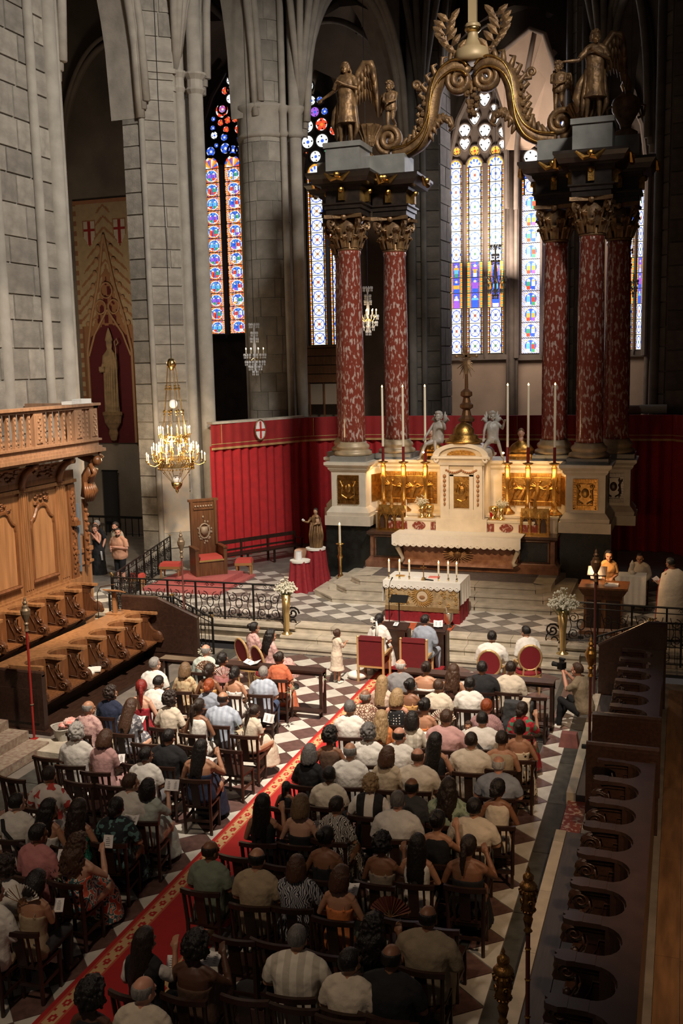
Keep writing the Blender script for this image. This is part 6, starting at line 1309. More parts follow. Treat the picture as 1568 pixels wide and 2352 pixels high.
bx = 1.6; MB().bb(-bx, bx, -.22, .18, .4, .45).obj('seat', CHAIRM, bn); b = MB(); b.bb(-bx, bx, .2, .24, .72, .84); b.bb(-bx, bx, .2, .24, .5, .56); b.obj('back_rail', CHAIRM, bn)
for x in (-bx+.05, -.5, .5, bx-.05):
    MB().bb(x-.03, x+.03, -.2, -.15, 0, .4).obj('leg', CHAIRM, bn); MB().bb(x-.03, x+.03, .17, .22, 0, .84).obj('leg', CHAIRM, bn)
for x in (-bx+.03, bx-.03): b = MB(); b.bb(x-.03, x+.03, -.22, .2, .62, .66); b.bb(x-.025, x+.025, -.2, -.15, .44, .62); b.obj('armrest', CHAIRM, bn)
# ---------------------------------------------------------------- wrought-iron railings
def scroll(b, c, r, turns=1.4, d=1, a0=0, th=.011, ax='x', n=16):
    b.tube([(c[0]+d*r*(1-.8*i/n)*math.cos(a0+turns*2*PI*i/n), 0, c[1]+r*(1-.8*i/n)*math.sin(a0+turns*2*PI*i/n)) for i in range(n+1)], th, 4)
def railing(label, p0, p1, z0, z1, h=.92, posts=None, dense=False, knob=True):
    a = Vector((p0[0], p0[1])); c = Vector((p1[0], p1[1])); L_ = (c-a).length; d = (c-a)/L_; t = thing('iron_railing', label, 'railing', (a.x, a.y, z0), math.atan2(d.y, d.x)); sl = (z1-z0)/L_
    def Z(x, z): return z+sl*x
    b = MB()
    for zz, r in ((h, .022), (h-.13, .012), (.06, .016)): b.tube([(0, 0, Z(0, zz)), (L_, 0, Z(L_, zz))], r, 6)
    b.obj('rail', IRON, t); n = max(1, round(L_/(.5 if dense else .72))); w_ = L_/n
    for i in range(n+1):
        x = i*w_; b = MB(); b.bb(x-.02, x+.02, -.02, .02, Z(x, 0), Z(x, h)); b.obj('post', IRON, t)
        if knob and i in (0, n): MB().ball((x, 0, Z(x, h)+.05), .035, 8, 6).obj('knob', BRASS, t)
    for i in range(n):
        x0 = i*w_; m = x0+w_/2; b = MB(); zz = Z(m, 0); q = w_*.22
        if dense:
            for k in (1, 2, 3, 4): x = x0+w_*k/5; b.tube([(x, 0, Z(x, .06)), (x, 0, Z(x, h))], .009, 4)
            b.tube([(m+.07*math.cos(u), 0, zz+.2+.09*math.sin(u)) for u in np.arange(0, 6.2, .7)], .009, 4, closed=True); b.tube([(m+.07*math.cos(u), 0, zz+.56+.07*math.sin(u)) for u in np.arange(0, 6.2, .7)], .009, 4, closed=True)
        else:
            for s in (-1, 1):
                scroll(b, (m+s*q, zz+.2), q*.8, 1.5, s, -PI/2); scroll(b, (m+s*q, zz+.56), q*.75, 1.5, s, PI/2); b.tube([(m+s*q*1.7, 0, zz+.1), (m+s*q*1.3, 0, zz+.38), (m+s*q*1.8, 0, zz+.7)], .011, 4)
                scroll(b, (m+s*.07, zz+h-.07), .05, 1.2, s, 0, .008)
            b.tube([(m+.085*math.cos(u), 0, zz+.42+.12*math.sin(u)) for u in np.arange(0, 6.2, .5)], .013, 5, closed=True); b.bb(m-.06, m+.06, -.015, .015, zz+.1, zz+.16); b.tube([(m, 0, zz+.06), (m, 0, zz+.3)], .01, 4)
        b.obj('scroll_panel', IRON, t)
    return t
railing('long black wrought-iron railing of scrolls along the left of the choir steps', (-13.75, 21.72), (-9.1, 21.84), .5, .5)
railing('wrought-iron railing running back beside the aisle to the lit pier', (-13.9, 21.9), (-15.3, 27.6), .5, .5)
railing('short lower iron railing of the steps behind the left stalls', (-13.1, 20.5), (-11.45, 20.55), .38, .38, dense=True); railing('sloping iron stair railing ending in a scroll near the potted flowers', (-11.4, 20.58), (-10.35, 20.5), .38, -.05, dense=True)
railing('black wrought-iron railing in front of the wooden lectern', (-2.38, 21.82), (1.2, 21.7), .5, .5)
railing('sloping iron stair railing behind the far end of the right stalls', (-1.62, 20.7), (-.55, 20.75), .05, .42, dense=True); railing('level dense iron railing at the right edge below the priest', (-.5, 20.75), (1.2, 20.8), .42, .42, dense=True)
for x, y, s in ((-9.0, 21.86, 1), (-2.5, 21.84, -1)):
    b = MB(); scroll(b, (s*.14, .42), .17, 1.6, 1, 0, .025); scroll(b, (s*.12, .2), .2, 1.2, 1, PI/2, .018); b.obj('railing_scroll', IRON, None, (x, y, .32), label='heavy iron scroll ending the '+('left' if s > 0 else 'right')+' railing beside the vase', cat='railing')
# ---------------------------------------------------------------- lectern and small things at the right
lc = thing('wooden_lectern', 'large dark wooden ambo lectern with a moulded top at the right', 'lectern', (-1.62, 22.95, .5))
b = MB(); b.bb(-.42, .42, -.3, .3, .0, .95); b.obj('body', WOOD, lc)
for x in (-.2, .22): b = MB(); b.bb(x-.16, x+.16, -.325, -.295, .15, .8); b.obj('front_panel', WOODD, lc)
stacked(0, 0, [(.02, .9), (.07, .98), (.09, 1.02), (.12, 1.06), (.12, 1.1)], WOOD, lc, 'top_moulding', .42, .3)
stacked(0, 0, [(.1, 0), (.1, .08), (.03, .14)], WOOD, lc, 'plinth', .42, .3)
b = MB(); b.box((-.15, -.12, 1.42), (.42, .34, .03), rx=.45); b.obj('book_rest', WOODD, lc); MB().lathe([(.03, 1.1), (.02, 1.4)], (-.15, -.1, 0), 8).obj('rest_post', WOODD, lc)
for x, y, lab in ((.1, -.1, 'open book lying on the lectern top beside the reading lamp'),): 
    MB().box((0, 0, .02), (.3, .2, .04)).obj('open_book', PAPER, None, (-1.45, 22.85, 1.6), label=lab, cat='book')
b = MB(); b.tube([(0, 0, 0), (0, 0, .18), (-.04, -.05, .26)], .012, 5); b.ball((-.05, -.06, .26), .03, 6, 4); b.obj('reading_lamp', BRASS, None, (-1.6, 22.95, 1.6), label='small brass reading lamp on the lectern', cat='lamp')
t = thing('side_table', 'side table under a hanging white cloth behind the reader', 'table', (-1.2, 24.9, .5)); MB().bb(-.42, .42, -.25, .25, .9, .93).obj('table_top', WOODD, t)
for x in (-.38, .38):
    for y in (-.2, .2): MB().bb(x-.02, x+.02, y-.02, y+.02, 0, .9).obj('leg', WOODD, t)
t2 = thing('table_cloth', 'white cloth hanging over the side table behind the reader', 'cloth', (-1.2, 24.9, .5)); MB().bb(-.44, .44, -.27, .27, .93, .945).obj('top', WHITEC, t2); pleat(-.44, .44, -.285, .25, .94, WHITEC, t2, 'hanging_cloth', .014, .14)
MB().lathe([(.05, 0), (.07, .05), (.03, .1), (.06, .2), (.06, .26), (.0, .36)], n=12).obj('cruet', WMARB, None, (-1.1, 24.9, 1.45), label='pale cruet on the covered side table', cat='vessel')
# ---------------------------------------------------------------- choir stalls
def comb_board(n, p, m, w0=.075, V=.78):
    """top board with U shaped niches; x = depth toward the nave, y = along the row"""
    b = MB(); hw = p/2-w0
    for i in range(n):
        y0 = i*p; c = y0+p/2; pts = [(0, y0), (V-.03, y0), (V, y0+.03), (V-.02, y0+.075), (V-.12, y0+.10), (V-.2, y0+.085)]
        arc = [(.40-(.22)*math.sin(PI*k/10), c-hw*math.cos(PI*k/10)) for k in range(11)]; far = [(V-.2, y0+p-.085), (V-.12, y0+p-.10), (V-.02, y0+p-.075), (V, y0+p-.03), (V-.03, y0+p), (0, y0+p)]
        poly = pts+arc+far
        # strips: back part then two tongues, so that every face is convex
        top = []
        K = len(arc)
        for k in range(K-1): b.prism([(0, arc[k][1]), (arc[k][0], arc[k][1]), (arc[k+1][0], arc[k+1][1]), (0, arc[k+1][1])], 0, .045)
        b.prism([(0, y0), (.40, y0), (.40, arc[0][1]), (0, arc[0][1])], 0, .045); b.prism([(0, arc[-1][1]), (.40, arc[-1][1]), (.40, y0+p), (0, y0+p)], 0, .045)
        b.prism([(.40, y0), (V-.2, y0), (V-.2, y0+.085), (.40, arc[0][1])], 0, .05); b.prism([(V-.2, y0), (V-.03, y0), (V, y0+.03), (V-.02, y0+.075), (V-.12, y0+.10), (V-.2, y0+.085)], 0, .055)
        b.prism([(.40, arc[-1][1]), (V-.2, y0+p-.085), (V-.2, y0+p), (.40, y0+p)], 0, .05); b.prism([(V-.2, y0+p), (V-.2, y0+p-.085), (V-.12, y0+p-.10), (V-.02, y0+p-.075), (V, y0+p-.03), (V-.03, y0+p)], 0, .055)
    return b
DIVP = [(.06, .0), (.86, .0), (.88, .05), (.84, .16), (.74, .24), (.64, .28), (.56, .36), (.52, .46), (.54, .54), (.66, .60), (.70, .655), (.06, .655)]
def divider(m):
    b = MB(); P_ = DIVP
    for k in range(len(P_)-1): pass
    b.prism([(x, z) for x, z in ((.06, 0), (.86, 0), (.88, .05), (.84, .16), (.74, .24), (.64, .28), (.06, .28))], -.04, .04, 'y'); b.prism([(.06, .28), (.64, .28), (.56, .36), (.52, .46), (.06, .46)], -.04, .04, 'y'); b.prism([(.06, .46), (.52, .46), (.54, .54), (.66, .60), (.70, .655), (.06, .655)], -.045, .045, 'y')
    r = MB()
    for s in (-1, 1):
        r.tube([(.70+.13*math.cos(a)*(1-a/9), s*.045, .13+.10*math.sin(a)*(1-a/9)) for a in np.arange(0, 7, .5)], .012, 5); r.tube([(.72, s*.045, .24), (.62, s*.045, .32), (.56, s*.045, .42), (.58, s*.045, .52)], .012, 5)
    r.ball((.66, 0, .33), .045, 8, 6); r.tube([(.62, -.05, .30), (.62, .05, .30)], .03, 6)
    b.ball((.73, 0, .13), (.145, .062, .135), 14, 8); b.bb(.08, .66, -.06, .06, .60, .65)
    for s in (-1, 1): r.tube([(.73+.09*math.cos(a)*(1-a/12), s*.066, .13+.085*math.sin(a)*(1-a/12)) for a in np.arange(0, 10, .5)], .011, 5); r.tube([(.14, s*.05, .1), (.14, s*.05, .5), (.42, s*.05, .52), (.44, s*.05, .42), (.54, s*.05, .24), (.56, s*.05, .08)], .01, 4, closed=True)
    return b.mesh('divider', m), r.mesh('carving', m, True)
def stalls(prefix, x0, y0, z, n, p, rz, m, group, lab, ms):
    div, car = ms; t0 = None
    for i in range(n):
        t = thing('choir_stall', lab(i, n), 'stall', (x0, y0+(i*p if rz == 0 else -i*p), z), rz, group)
        if i == 0:
            sb = MB(); sb.bb(.16, .74, .05, p-.05, -.02, .02); sb = sb.mesh('seat', m); br = MB(); br.prism([(.34, -.02), (.74, -.02), (.66, -.10), (.5, -.2), (.4, -.16)], .12, p-.12, 'y'); br = br.mesh('misericord', m)
            bk = MB(); N_ = 8
            for k in range(N_):
                a0, a1 = PI*k/N_, PI*(k+1)/N_; q = lambda a, e: (.36-(.16+e)*math.sin(a), p/2-(p/2-.09+e)*math.cos(a))
                bk.prism([q(a0, 0), q(a0, .03), q(a1, .03), q(a1, 0)], .02, .655)
            bk = bk.mesh('curved_back', m); fr = MB(); fr.bb(.30, .36, 0, p, -.45, -.02); fr = fr.mesh('seat_front', WOODD)
        dv = link('divider', div, t); link('carving', car, dv)
        for nm, me in ( ('seat', sb), ('misericord', br), ('curved_back', bk), ('seat_front', fr)): link(nm, me, t)
dl = divider(WOODE); dd = divider(WOODD)
ordn = ['first', 'second', 'third', 'fourth', 'fifth', 'sixth', 'seventh', 'eighth', 'ninth', 'tenth']
# left lower row
n1, p1 = 6, .73
stalls('l', -12.08, 15.28, .46, n1, p1, 0, WOOD, 'left lower choir stalls', lambda i, n: 'carved walnut choir stall, front left row, %s from the near end' % ordn[i], dl)
link('divider', dl[0], None, (-12.08, 15.28+n1*p1, .46), label='last carved divider at the far end of the front left stalls', cat='stall')
b = comb_board(n1, p1, WOOD); o = b.obj('stall_shelf', WOODB, None, (-12.08, 15.28, 1.115), label='polished scalloped armrest shelf along the front left stalls', cat='shelf')
MB().bb(-12.36, -12.06, 14.95, 19.9, 1.10, 1.15).obj('desk_top', WOODB, thing('stall_desk', 'broad book desk behind the front left stalls with a dark wooden front', 'desk'))
MB().bb(-12.34, -12.26, 14.95, 19.9, 0, 1.1).obj('desk_front', WOODD, bpy.data.objects['stall_desk'])
MB().bb(-12.2, -10.95, 14.9, 19.75, -.01, .06).obj('stall_platform', WOODD, label='low dark platform under the front left stalls', cat='platform')
def endpanel(label, pts, y0, y1, m=WOODD, axis='y'):
    t = thing('stall_end', label, 'panelling'); MB().prism(pts, y0, y1, axis).obj('panel', m, t); b = MB()
    top = [p for p in pts]; n = len(pts)
    for i in range(n):
        a, c = pts[i], pts[(i+1) % n]
        if a[1] > .8 and c[1] > .8 and abs(a[0]-c[0]) > .05:
            q = ((y0+y1)/2); b.tube([(a[0], q, a[1]+.02), (c[0], q, c[1]+.02)], .055, 8, flat=1.1)
    b.obj('cap_moulding', m, t); f = MB(); xs = [p[0] for p in pts]; f.bb(min(xs)+.1, max(xs)-.1, y0-.015, y0, .2, .85); f.obj('raised_panel', m, t)
    return t
endpanel('dark near end panel of the front left stalls beside the red staff', [(-12.6, 0), (-11.1, 0), (-11.1, 1.12), (-12.6, 1.12)], 14.95, 15.07)
endpanel('dark sloping end panel at the far end of the front left stalls', [(-12.3, 0), (-10.35, 0), (-10.35, 1.02), (-11.35, 1.42), (-12.3, 1.42)], 19.72, 19.84)
MB().bb(-14.06, -12.7, 13.0, 20.7, 0, .42).obj('upper_platform', WOODD, label='raised dark platform of the back left stalls', cat='platform')
stalls('u', -14.02, 13.75, .90, 9, .725, 0, WOOD, 'left upper choir stalls', lambda i, n: 'carved walnut choir stall, back left row, %s from the near end' % ordn[i], dl)
link('divider', dl[0], None, (-14.02, 13.75+9*.725, .90), label='last carved divider at the far end of the back left stalls', cat='stall')
comb_board(9, .725, WOOD).obj('stall_shelf', WOODB, None, (-14.02, 13.75, 1.555), label='polished scalloped armrest shelf along the back left stalls', cat='shelf')
# book stand and white cloth
t = thing('book_stand', 'small wooden book stand on the far end of the left desk', 'stand', (-12.2, 19.3, 1.15)); MB().bb(-.2, .2, -.12, .12, 0, .03).obj('base', WOODB, t); MB().bb(-.04, .04, -.04, .04, .03, .5).obj('post', WOODB, t); b = MB(); b.box((0, 0, .54), (.42, .3, .03), rx=-.35); b.obj('rest', WOODB, t)
t = thing('desk_microphone', 'thin chrome gooseneck stand beside the wooden book stand', 'stand', (-12.75, 19.45, .42)); MB().tube([(0, 0, 0), (0, 0, 1.15), (.08, .02, 1.3), (.45, .05, 1.38)], .012, 5).obj('pole', mat('chrome', (.6, .6, .6), .2, 1), t); MB().lathe([(.12, 0), (.12, .02)], n=12).obj('foot', IRON, t)
b = MB(); b.box((0, 0, .02), (.28, .42, .035), rz=.1); b.box((.1, .06, .05), (.2, .3, .03), rz=.5); b.obj('folded_cloth', WHITEC, None, (-11.55, 17.2, .475), label='white folded cloth left on a seat of the front left stalls', cat='cloth')
# ---------------------------------------------------------------- left panelling and balcony
pn = thing('wall_panelling', 'tall honey-coloured oak wall panelling behind the left stalls', 'panelling', (-14.08, 0, 0))
MB().bb(-.12, 0, 11, 20.75, .42, 4.3).obj('backing', WOODB, pn)
yc = 19.32
while yc > 11.5:
    w_ = .44; b = MB(); zt, zb = 3.3, 1.95; crown = [(yc+sx*(w_-.02)*a_, zt+h_) for sx, seq in ((-1, ((1, -.12), (.97, -.03), (.86, .0), (.72, .03), (.56, .12), (.42, .23), (.22, .29))), (1, ((.0, .30), (.22, .29), (.42, .23), (.56, .12), (.72, .03), (.86, .0), (.97, -.03), (1, -.12)))) for a_, h_ in seq]
    b.prism([(yc-w_+.02, zb), (yc+w_-.02, zb)]+crown[::-1], 0, .045, 'x'); b.obj('panel', mat('polished_honey_oak', (.44, .225, .10), .3, noise=.4, scale=2, stretch=(4, 4, .4)), pn)
    f = MB(); f.tube([(.05, y, z) for y, z in [(yc-w_, zb), (yc-w_, zt-.15)]+[(y, z+.03) for y, z in crown]+[(yc+w_, zt-.15), (yc+w_, zb)]], .045, 6); f.tube([(.06, yc-w_-.05, zb-.05), (.06, yc+w_+.05, zb-.05)], .05, 6); f.obj('panel_moulding', WOOD, pn)
    c = MB(); rn = random.Random(int(yc*10))
    for k in range(16): c.ball((.03, yc+rn.uniform(-.3, .3), zt+.3+rn.uniform(0, .3)), (.03, .07, .03), 6, 4)
    c.obj('carved_foliage', WOOD, pn, smooth=True)
    for yp in (yc+.80, ):
        pl = MB(); pl.bb(0, .05, yp-.16, yp+.16, 1.62, 4.05)
        for k in range(4): pl.bb(.05, .07, yp-.13+k*.075, yp-.09+k*.075, 1.75, 3.95)
        pl.obj('fluted_pilaster', WOODB, pn)
    b = MB(); b.prism([(0, 4.05), (.1, 4.08), (.2, 4.25), (.42, 4.55), (.5, 4.66), (0, 4.66)], 0, 1.3, 'y'); v = [(x, y, z) for x, y, z in b.v]
    cv_ = MB(); nn = 6
    for k in range(nn):
        a0, a1 = PI/2*k/nn, PI/2*(k+1)/nn; cv_.add([(.06+.45*(1-math.cos(a0)), yc-.62, 4.1+.52*math.sin(a0)), (.06+.45*(1-math.cos(a1)), yc-.62, 4.1+.52*math.sin(a1)), (.06+.45*(1-math.cos(a1)), yc+.62, 4.1+.52*math.sin(a1)), (.06+.45*(1-math.cos(a0)), yc+.62, 4.1+.52*math.sin(a0))], [(0, 1, 2, 3)])
    for k in range(20): y = yc+rn.uniform(-.45, .45); a = rn.uniform(.3, 1.1); cv_.ball((.09+.45*(1-math.cos(a)), y, 4.1+.52*math.sin(a)), (.03, .09, .04), 6, 4)
    cv_.obj('coved_cornice', WOOD, pn)
    rb = MB(); rb.tube([(.08+.45*(1-math.cos(PI/2*k/6)), yc+.7, 4.06+.55*math.sin(PI/2*k/6)) for k in range(7)], .09, 8); rb.obj('cove_rib', WOOD, pn, smooth=True)
    yc -= 1.42
b = MB(); b.bb(0, .08, 11, 20.75, 4.0, 4.08); b.bb(0, .09, 11, 20.75, 1.5, 1.64); b.obj('moulding', WOODB, pn)
cvb = MB(); rn = random.Random(2)
for k in range(60): cvb.ball((.06, 20.56+rn.uniform(-.07, .07), 1.75+rn.uniform(0, 2.0)), (.03, .035, .05), 6, 4)
cvb.bb(0, .05, 20.42, 20.7, 1.62, 3.95); cvb.obj('carved_strip', WOOD, pn); cb = MB(); cb.box((.1, 20.56, 3.0), (.16, .22, .1)); cb.ball((.12, 20.56, 3.08), .08, 8, 6); cb.obj('bracket', WOOD, pn)
rt_ = MB(); rt_.bb(-.3, -.02, 20.78, 21.35, 0, 2.6); rt_.bb(-.34, .02, 20.76, 21.4, 2.2, 2.3); rt_.bb(-.34, .02, 20.76, 21.4, 1.9, 1.96); rt_.obj('return_panel', WOODB, pn)
MB().bb(-14.14, -14.04, 20.78, 20.84, 1.75, 3.45).obj('blue_strip', mat('blue_grey_cloth', (.10, .13, .17), .9), label='narrow blue-grey vertical banner at the end of the panelling', cat='banner')
# caryatid console
cy = thing('caryatid_console', 'carved wooden figure bent under the balcony corner', 'carving', (-13.95, 20.95, 0)); b = MB()
b.tube([(-.05, 0, 4.65), (.25, .05, 4.52), (.33, .05, 4.38)], [.1, .12, .1], 10); b.ball((.42, .02, 4.50), (.12, .12, .13), 10, 8); b.tube([(.3, .0, 4.35), (.15, 0, 4.1), (.1, 0, 3.85), (.02, 0, 3.6)], [.15, .17, .13, .1], 10)
b.tube([(.3, -.1, 4.42), (.45, -.15, 4.2), (.3, -.18, 4.08)], [.06, .05, .04], 8); b.tube([(.3, .1, 4.42), (.48, .16, 4.6), (.4, .1, 4.7)], [.06, .05, .04], 8); b.obj('figure', WOOD, cy, smooth=True); b = MB()
for k in range(10): a = -1.2+k*.3; b.tube([(.1+.14*math.cos(a), .16*math.sin(a), 3.98), (.12+.2*math.cos(a), .22*math.sin(a), 3.75), (.1+.12*math.cos(a), .16*math.sin(a), 3.5)], [.03, .05, .02], 6)
b.obj('drapery', WOOD, cy, smooth=True); b = MB(); b.tube([(0, 0, 3.55), (0, 0, 1.9)], [.07, .05], 8)
for k in range(12): b.ball((.05, .03*(-1)**k, 3.4-k*.12), .05, 6, 4)
b.obj('carved_term', WOOD, cy)
bal = thing('wooden_balcony', 'carved wooden balcony with pierced balusters above the left panelling', 'balcony', (-13.5, 0, 0)); PW = mat('pale_oak', (.38, .22, .13), .4, noise=.35, scale=3, stretch=(5, 5, .6))
b = MB()
for x1, z0, z1 in ((-.02, 4.66, 4.72), (.06, 4.72, 4.80), (.0, 4.80, 4.86), (-.06, 4.86, 4.99), (.0, 4.99, 5.04)): b.bb(-2.2, x1, 11, 21.2+x1, z0, z1)
b.obj('floor_moulding', PW, bal); b = MB(); b.bb(-.24, -.03, 11, 21.15, 5.78, 5.84); b.bb(-.28, .02, 11, 21.2, 5.84, 5.90); b.obj('top_rail', PW, bal)
b = MB(); b.bb(-2.0, -.03, 20.95, 21.16, 5.78, 5.9); b.obj('return_rail', PW, bal)
bm = MB(); bm.prism([(-.055, 5.04), (.055, 5.04), (.035, 5.2), (.026, 5.4), (.035, 5.6), (.06, 5.78), (-.06, 5.78), (-.035, 5.6), (-.026, 5.4), (-.035, 5.2)], -.16, -.08, 'x')
for k in range(6): bm.ball((-.075, 0, 5.14+k*.11), (.02, .025, .04), 6, 4)
bm.lathe([(.0, 0), (.045, 0)], (0, 0, 0), 4) if False else None; bm = bm.mesh('baluster', PW)
pm_ = MB(); pm_.bb(-.18, -.04, -.16, .16, 5.04, 5.78); pm_.bb(-.04, -.02, -.11, .11, 5.1, 5.72)
for k in range(9): pm_.ball((-.015, .03*(-1)**k, 5.14+k*.065), (.02, .04, .035), 6, 4)
pm_ = pm_.mesh('post', PW)
for yp in (20.95, 20.30, 18.75, 17.2, 15.65, 14.1): link('post', pm_, bal, (0, yp, 0))
for a, c in ((20.30, 20.95), (18.75, 20.30), (17.2, 18.75), (15.65, 17.2), (14.1, 15.65)):
    n = 2 if c-a < 1 else 5
    for k in range(n): link('baluster', bm, bal, (0, a+.16+(c-a-.32)*(k+.5)/n, 0))
for k in range(3): link('baluster', bm, bal, (-.3-.3*k, 21.18, 0), PI/2)
t = thing('folded_linen', 'white folded linen lying on the end of the balcony rail', 'cloth', (-13.62, 20.35, 5.9)); b = MB(); b.box((-.05, -.2, .04), (.24, .36, .07), rz=.3); b.box((0, .25, .06), (.26, .42, .11)); b.obj('cloth', WHITEC, t)
t = thing('balcony_chair', 'wooden chair standing on the balcony at the left edge', 'chair', (-14.3, 17.7, 5.04)); b = MB()
for x, y in ((-.2, -.2), (.2, -.2), (-.2, .2), (.2, .2)): MB().bb(x-.02, x+.02, y-.02, y+.02, 0, 1.05 if y > 0 else .45).obj('leg', WOOD, t)
MB().bb(-.22, .22, -.22, .22, .43, .47).obj('seat', WOOD, t)
for z in (.65, .85, 1.0): MB().bb(-.2, .2, .19, .22, z-.03, z+.03).obj('back_slat', WOOD, t)
# ---------------------------------------------------------------- right stalls
RX = -.24
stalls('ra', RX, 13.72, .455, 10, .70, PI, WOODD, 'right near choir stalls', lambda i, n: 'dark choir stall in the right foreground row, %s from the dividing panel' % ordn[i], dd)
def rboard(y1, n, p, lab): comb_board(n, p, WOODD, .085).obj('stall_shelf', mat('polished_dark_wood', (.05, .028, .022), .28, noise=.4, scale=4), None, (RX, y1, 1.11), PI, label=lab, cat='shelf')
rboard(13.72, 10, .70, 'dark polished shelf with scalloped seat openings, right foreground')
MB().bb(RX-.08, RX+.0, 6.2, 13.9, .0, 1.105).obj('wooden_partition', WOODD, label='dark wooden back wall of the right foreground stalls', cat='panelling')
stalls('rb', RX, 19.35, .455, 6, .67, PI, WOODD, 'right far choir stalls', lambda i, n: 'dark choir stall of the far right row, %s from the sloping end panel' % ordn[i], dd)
rboard(19.35, 6, .67, 'dark polished shelf with seat openings, right beyond the dividing panels')
MB().bb(RX-.08, RX+.0, 15.4, 19.3, .0, 1.105).obj('wooden_partition', WOODD, label='dark wooden back wall of the far right stalls', cat='panelling')
endpanel('dark sloping end panel of the far right stalls behind the photographer', [(-1.45, 0), (-.2, 0), (-.2, 1.62), (-.55, 1.62), (-1.45, 1.12)], 19.36, 19.5)
endpanel('dark panelled partition at the near end of the far right stalls', [(-1.22, 0), (-.2, 0), (-.2, 1.2), (-1.22, 1.2)], 15.22, 15.36)
endpanel('dark panelled partition at the far end of the right foreground stalls', [(-1.2, 0), (-.2, 0), (-.2, 1.2), (-1.2, 1.2)], 13.95, 14.09)
# kerb steps and plank floors
def kerb(label, y0, y1, xa, z):
    t = thing('stall_kerb', label, 'step'); y = y0
    while y < y1-.1:
        e = min(y+1.35, y1); MB().bb(xa, xa+.14, y+.004, e-.004, 0, z).obj('kerb_stone', TREAD, t); y = e
    for k in range(4): x = xa+.14+k*.24; MB().bb(x+.004, x+.236, y0, y1, 0, z-.02).obj('floor_plank', mat('dark_plank', (.055, .045, .045), .5, noise=.4, scale=4, stretch=(8, .6, 1)), t)
kerb('pale kerb and dark planks before the right foreground stalls', 6.2, 13.3, -1.53, .22); kerb('pale kerb and dark planks before the far right stalls', 14.55, 19.3, -1.53, .22)
t = thing('marble_step', 'small red marble step between the two right stall platforms', 'step'); MB().bb(-1.50, -1.22, 13.32, 14.5, 0, .12).obj('slab', RMARB, t); MB().bb(-1.2, -.9, 13.32, 14.5, 0, .2).obj('slab', TREAD, t)
b = thing('plank_walkway', 'worn brown plank walkway right of the right stalls', 'floor', (0, 0, 0)); y = 4
PLK = mat('worn_brown_plank', (.22, .115, .05), .6, noise=.5, scale=3, stretch=(3, .5, 1), rnd=.12)
for k in range(7):
    x = -.15+k*.27; y = 5.2-R.uniform(0, 1)
    while y < 20.4: e = min(y+R.uniform(2.2, 3.4), 20.5); MB().bb(x+.004, x+.266, y+.003, e-.003, -.01, .02).obj('floor_plank', PLK, b); y = e
# ---------------------------------------------------------------- staffs
def staff(label, x, y, z, h, m, head, k=1.0, base=True):
    t = thing('processional_staff', label, 'staff', (x, y, z)); MB().lathe([(.02*k, 0), (.022*k, h)], n=10).obj('pole', m, t)
    MB().lathe([(.03, h*.33), (.035, h*.335), (.03, h*.34)], n=10).obj('ring', head, t)
    MB().lathe([(.02, 0), (.045, .02), (.03, .06), (.03, .12), (.05, .15), (.03, .18), (.06, .26), (.085, .33), (.09, .40), (.06, .44), (.055, .48), (.03, .50), (.045, .54), (.02, .58), (.025, .6), (.0, .66)], (0, 0, h), 14, sx=k, sy=k).obj('finial', head, t, smooth=False)
    if base: MB().lathe([(.09*k, 0), (.09*k, .03), (.03*k, .05)], n=12).obj('foot', m, t)
RDP = mat('red_lacquer', (.30, .02, .015), .4)
def torch(label, x, y, z, h, k=1.0):
    t = thing('gilded_torch', label, 'staff', (x, y, z)); t.scale = (.78,)*3; MB().lathe([(.022, 0), (.026, h)], n=12).obj('pole', mat('dark_red_wood', (.09, .022, .015), .45), t)
    for q in (.25, .5, .72, .9): MB().lathe([(.028, 0), (.036, .012), (.028, .024)], (0, 0, h*q), 12).obj('ring', GOLD, t)
    TG = mat('torch_gilding', (.46, .25, .07), .38, .85, noise=.6, scale=14, bump=.4, bscale=40, col2=(.12, .05, .02))
    MB().lathe([(.026, 0), (.05, .02), (.03, .05), (.04, .1), (.055, .16), (.038, .2), (.06, .24), (.075, .3), (.07, .42), (.088, .5), (.07, .53)], (0, 0, h), 20, sx=k, sy=k).obj('urn', TG, t, smooth=True)
    MB().lathe([(.09, .53), (.10, .55), (.07, .59), (.045, .6), (.06, .64), (.06, .67), (.03, .70), (.012, .72), (.02, .74), (.0, .79)], (0, 0, h), 20, sx=k, sy=k).obj('cap', TG, t, smooth=True)
    g = MB()
    for i in range(12): a = 2*PI*i/12; g.tube([(.062*k*math.cos(a), .062*k*math.sin(a), h+.52), (.10*k*math.cos(a), .10*k*math.sin(a), h+.5), (.085*k*math.cos(a), .085*k*math.sin(a), h+.455)], .014, 4)
    for i in range(4):
        a = PI/2*i+.5; c = (.078*k*math.cos(a), .078*k*math.sin(a), h+.38); g.tube([(c[0]-.03*math.sin(a)*math.cos(q), c[1]+.03*math.cos(a)*math.cos(q), c[2]+.03*math.sin(q)) for q in np.arange(0, 6.2, .7)], .008, 4, closed=True); g.ball(c, .014, 6, 4)
        for j in range(4): g.tube([(.05*k*math.cos(a+j*.4), .05*k*math.sin(a+j*.4), h+.24), (.085*k*math.cos(a+j*.4), .085*k*math.sin(a+j*.4), h+.28)], .01, 4)
    g.obj('foliage', TG, t)
torch('gilded urn-topped torch nearer the right stalls, taller in the picture', -1.15, 8.0, .22, 2.06, 1.0)
torch('gilded urn-topped torch nearest the camera at the bottom', -1.15, 6.75, .22, 2.06, 1.0)
staff('red staff with a bronze finial before the near left stall end', -11.1, 14.62, 0, 2.05, RDP, mat('dull_bronze', (.22, .16, .10), .5, .5))
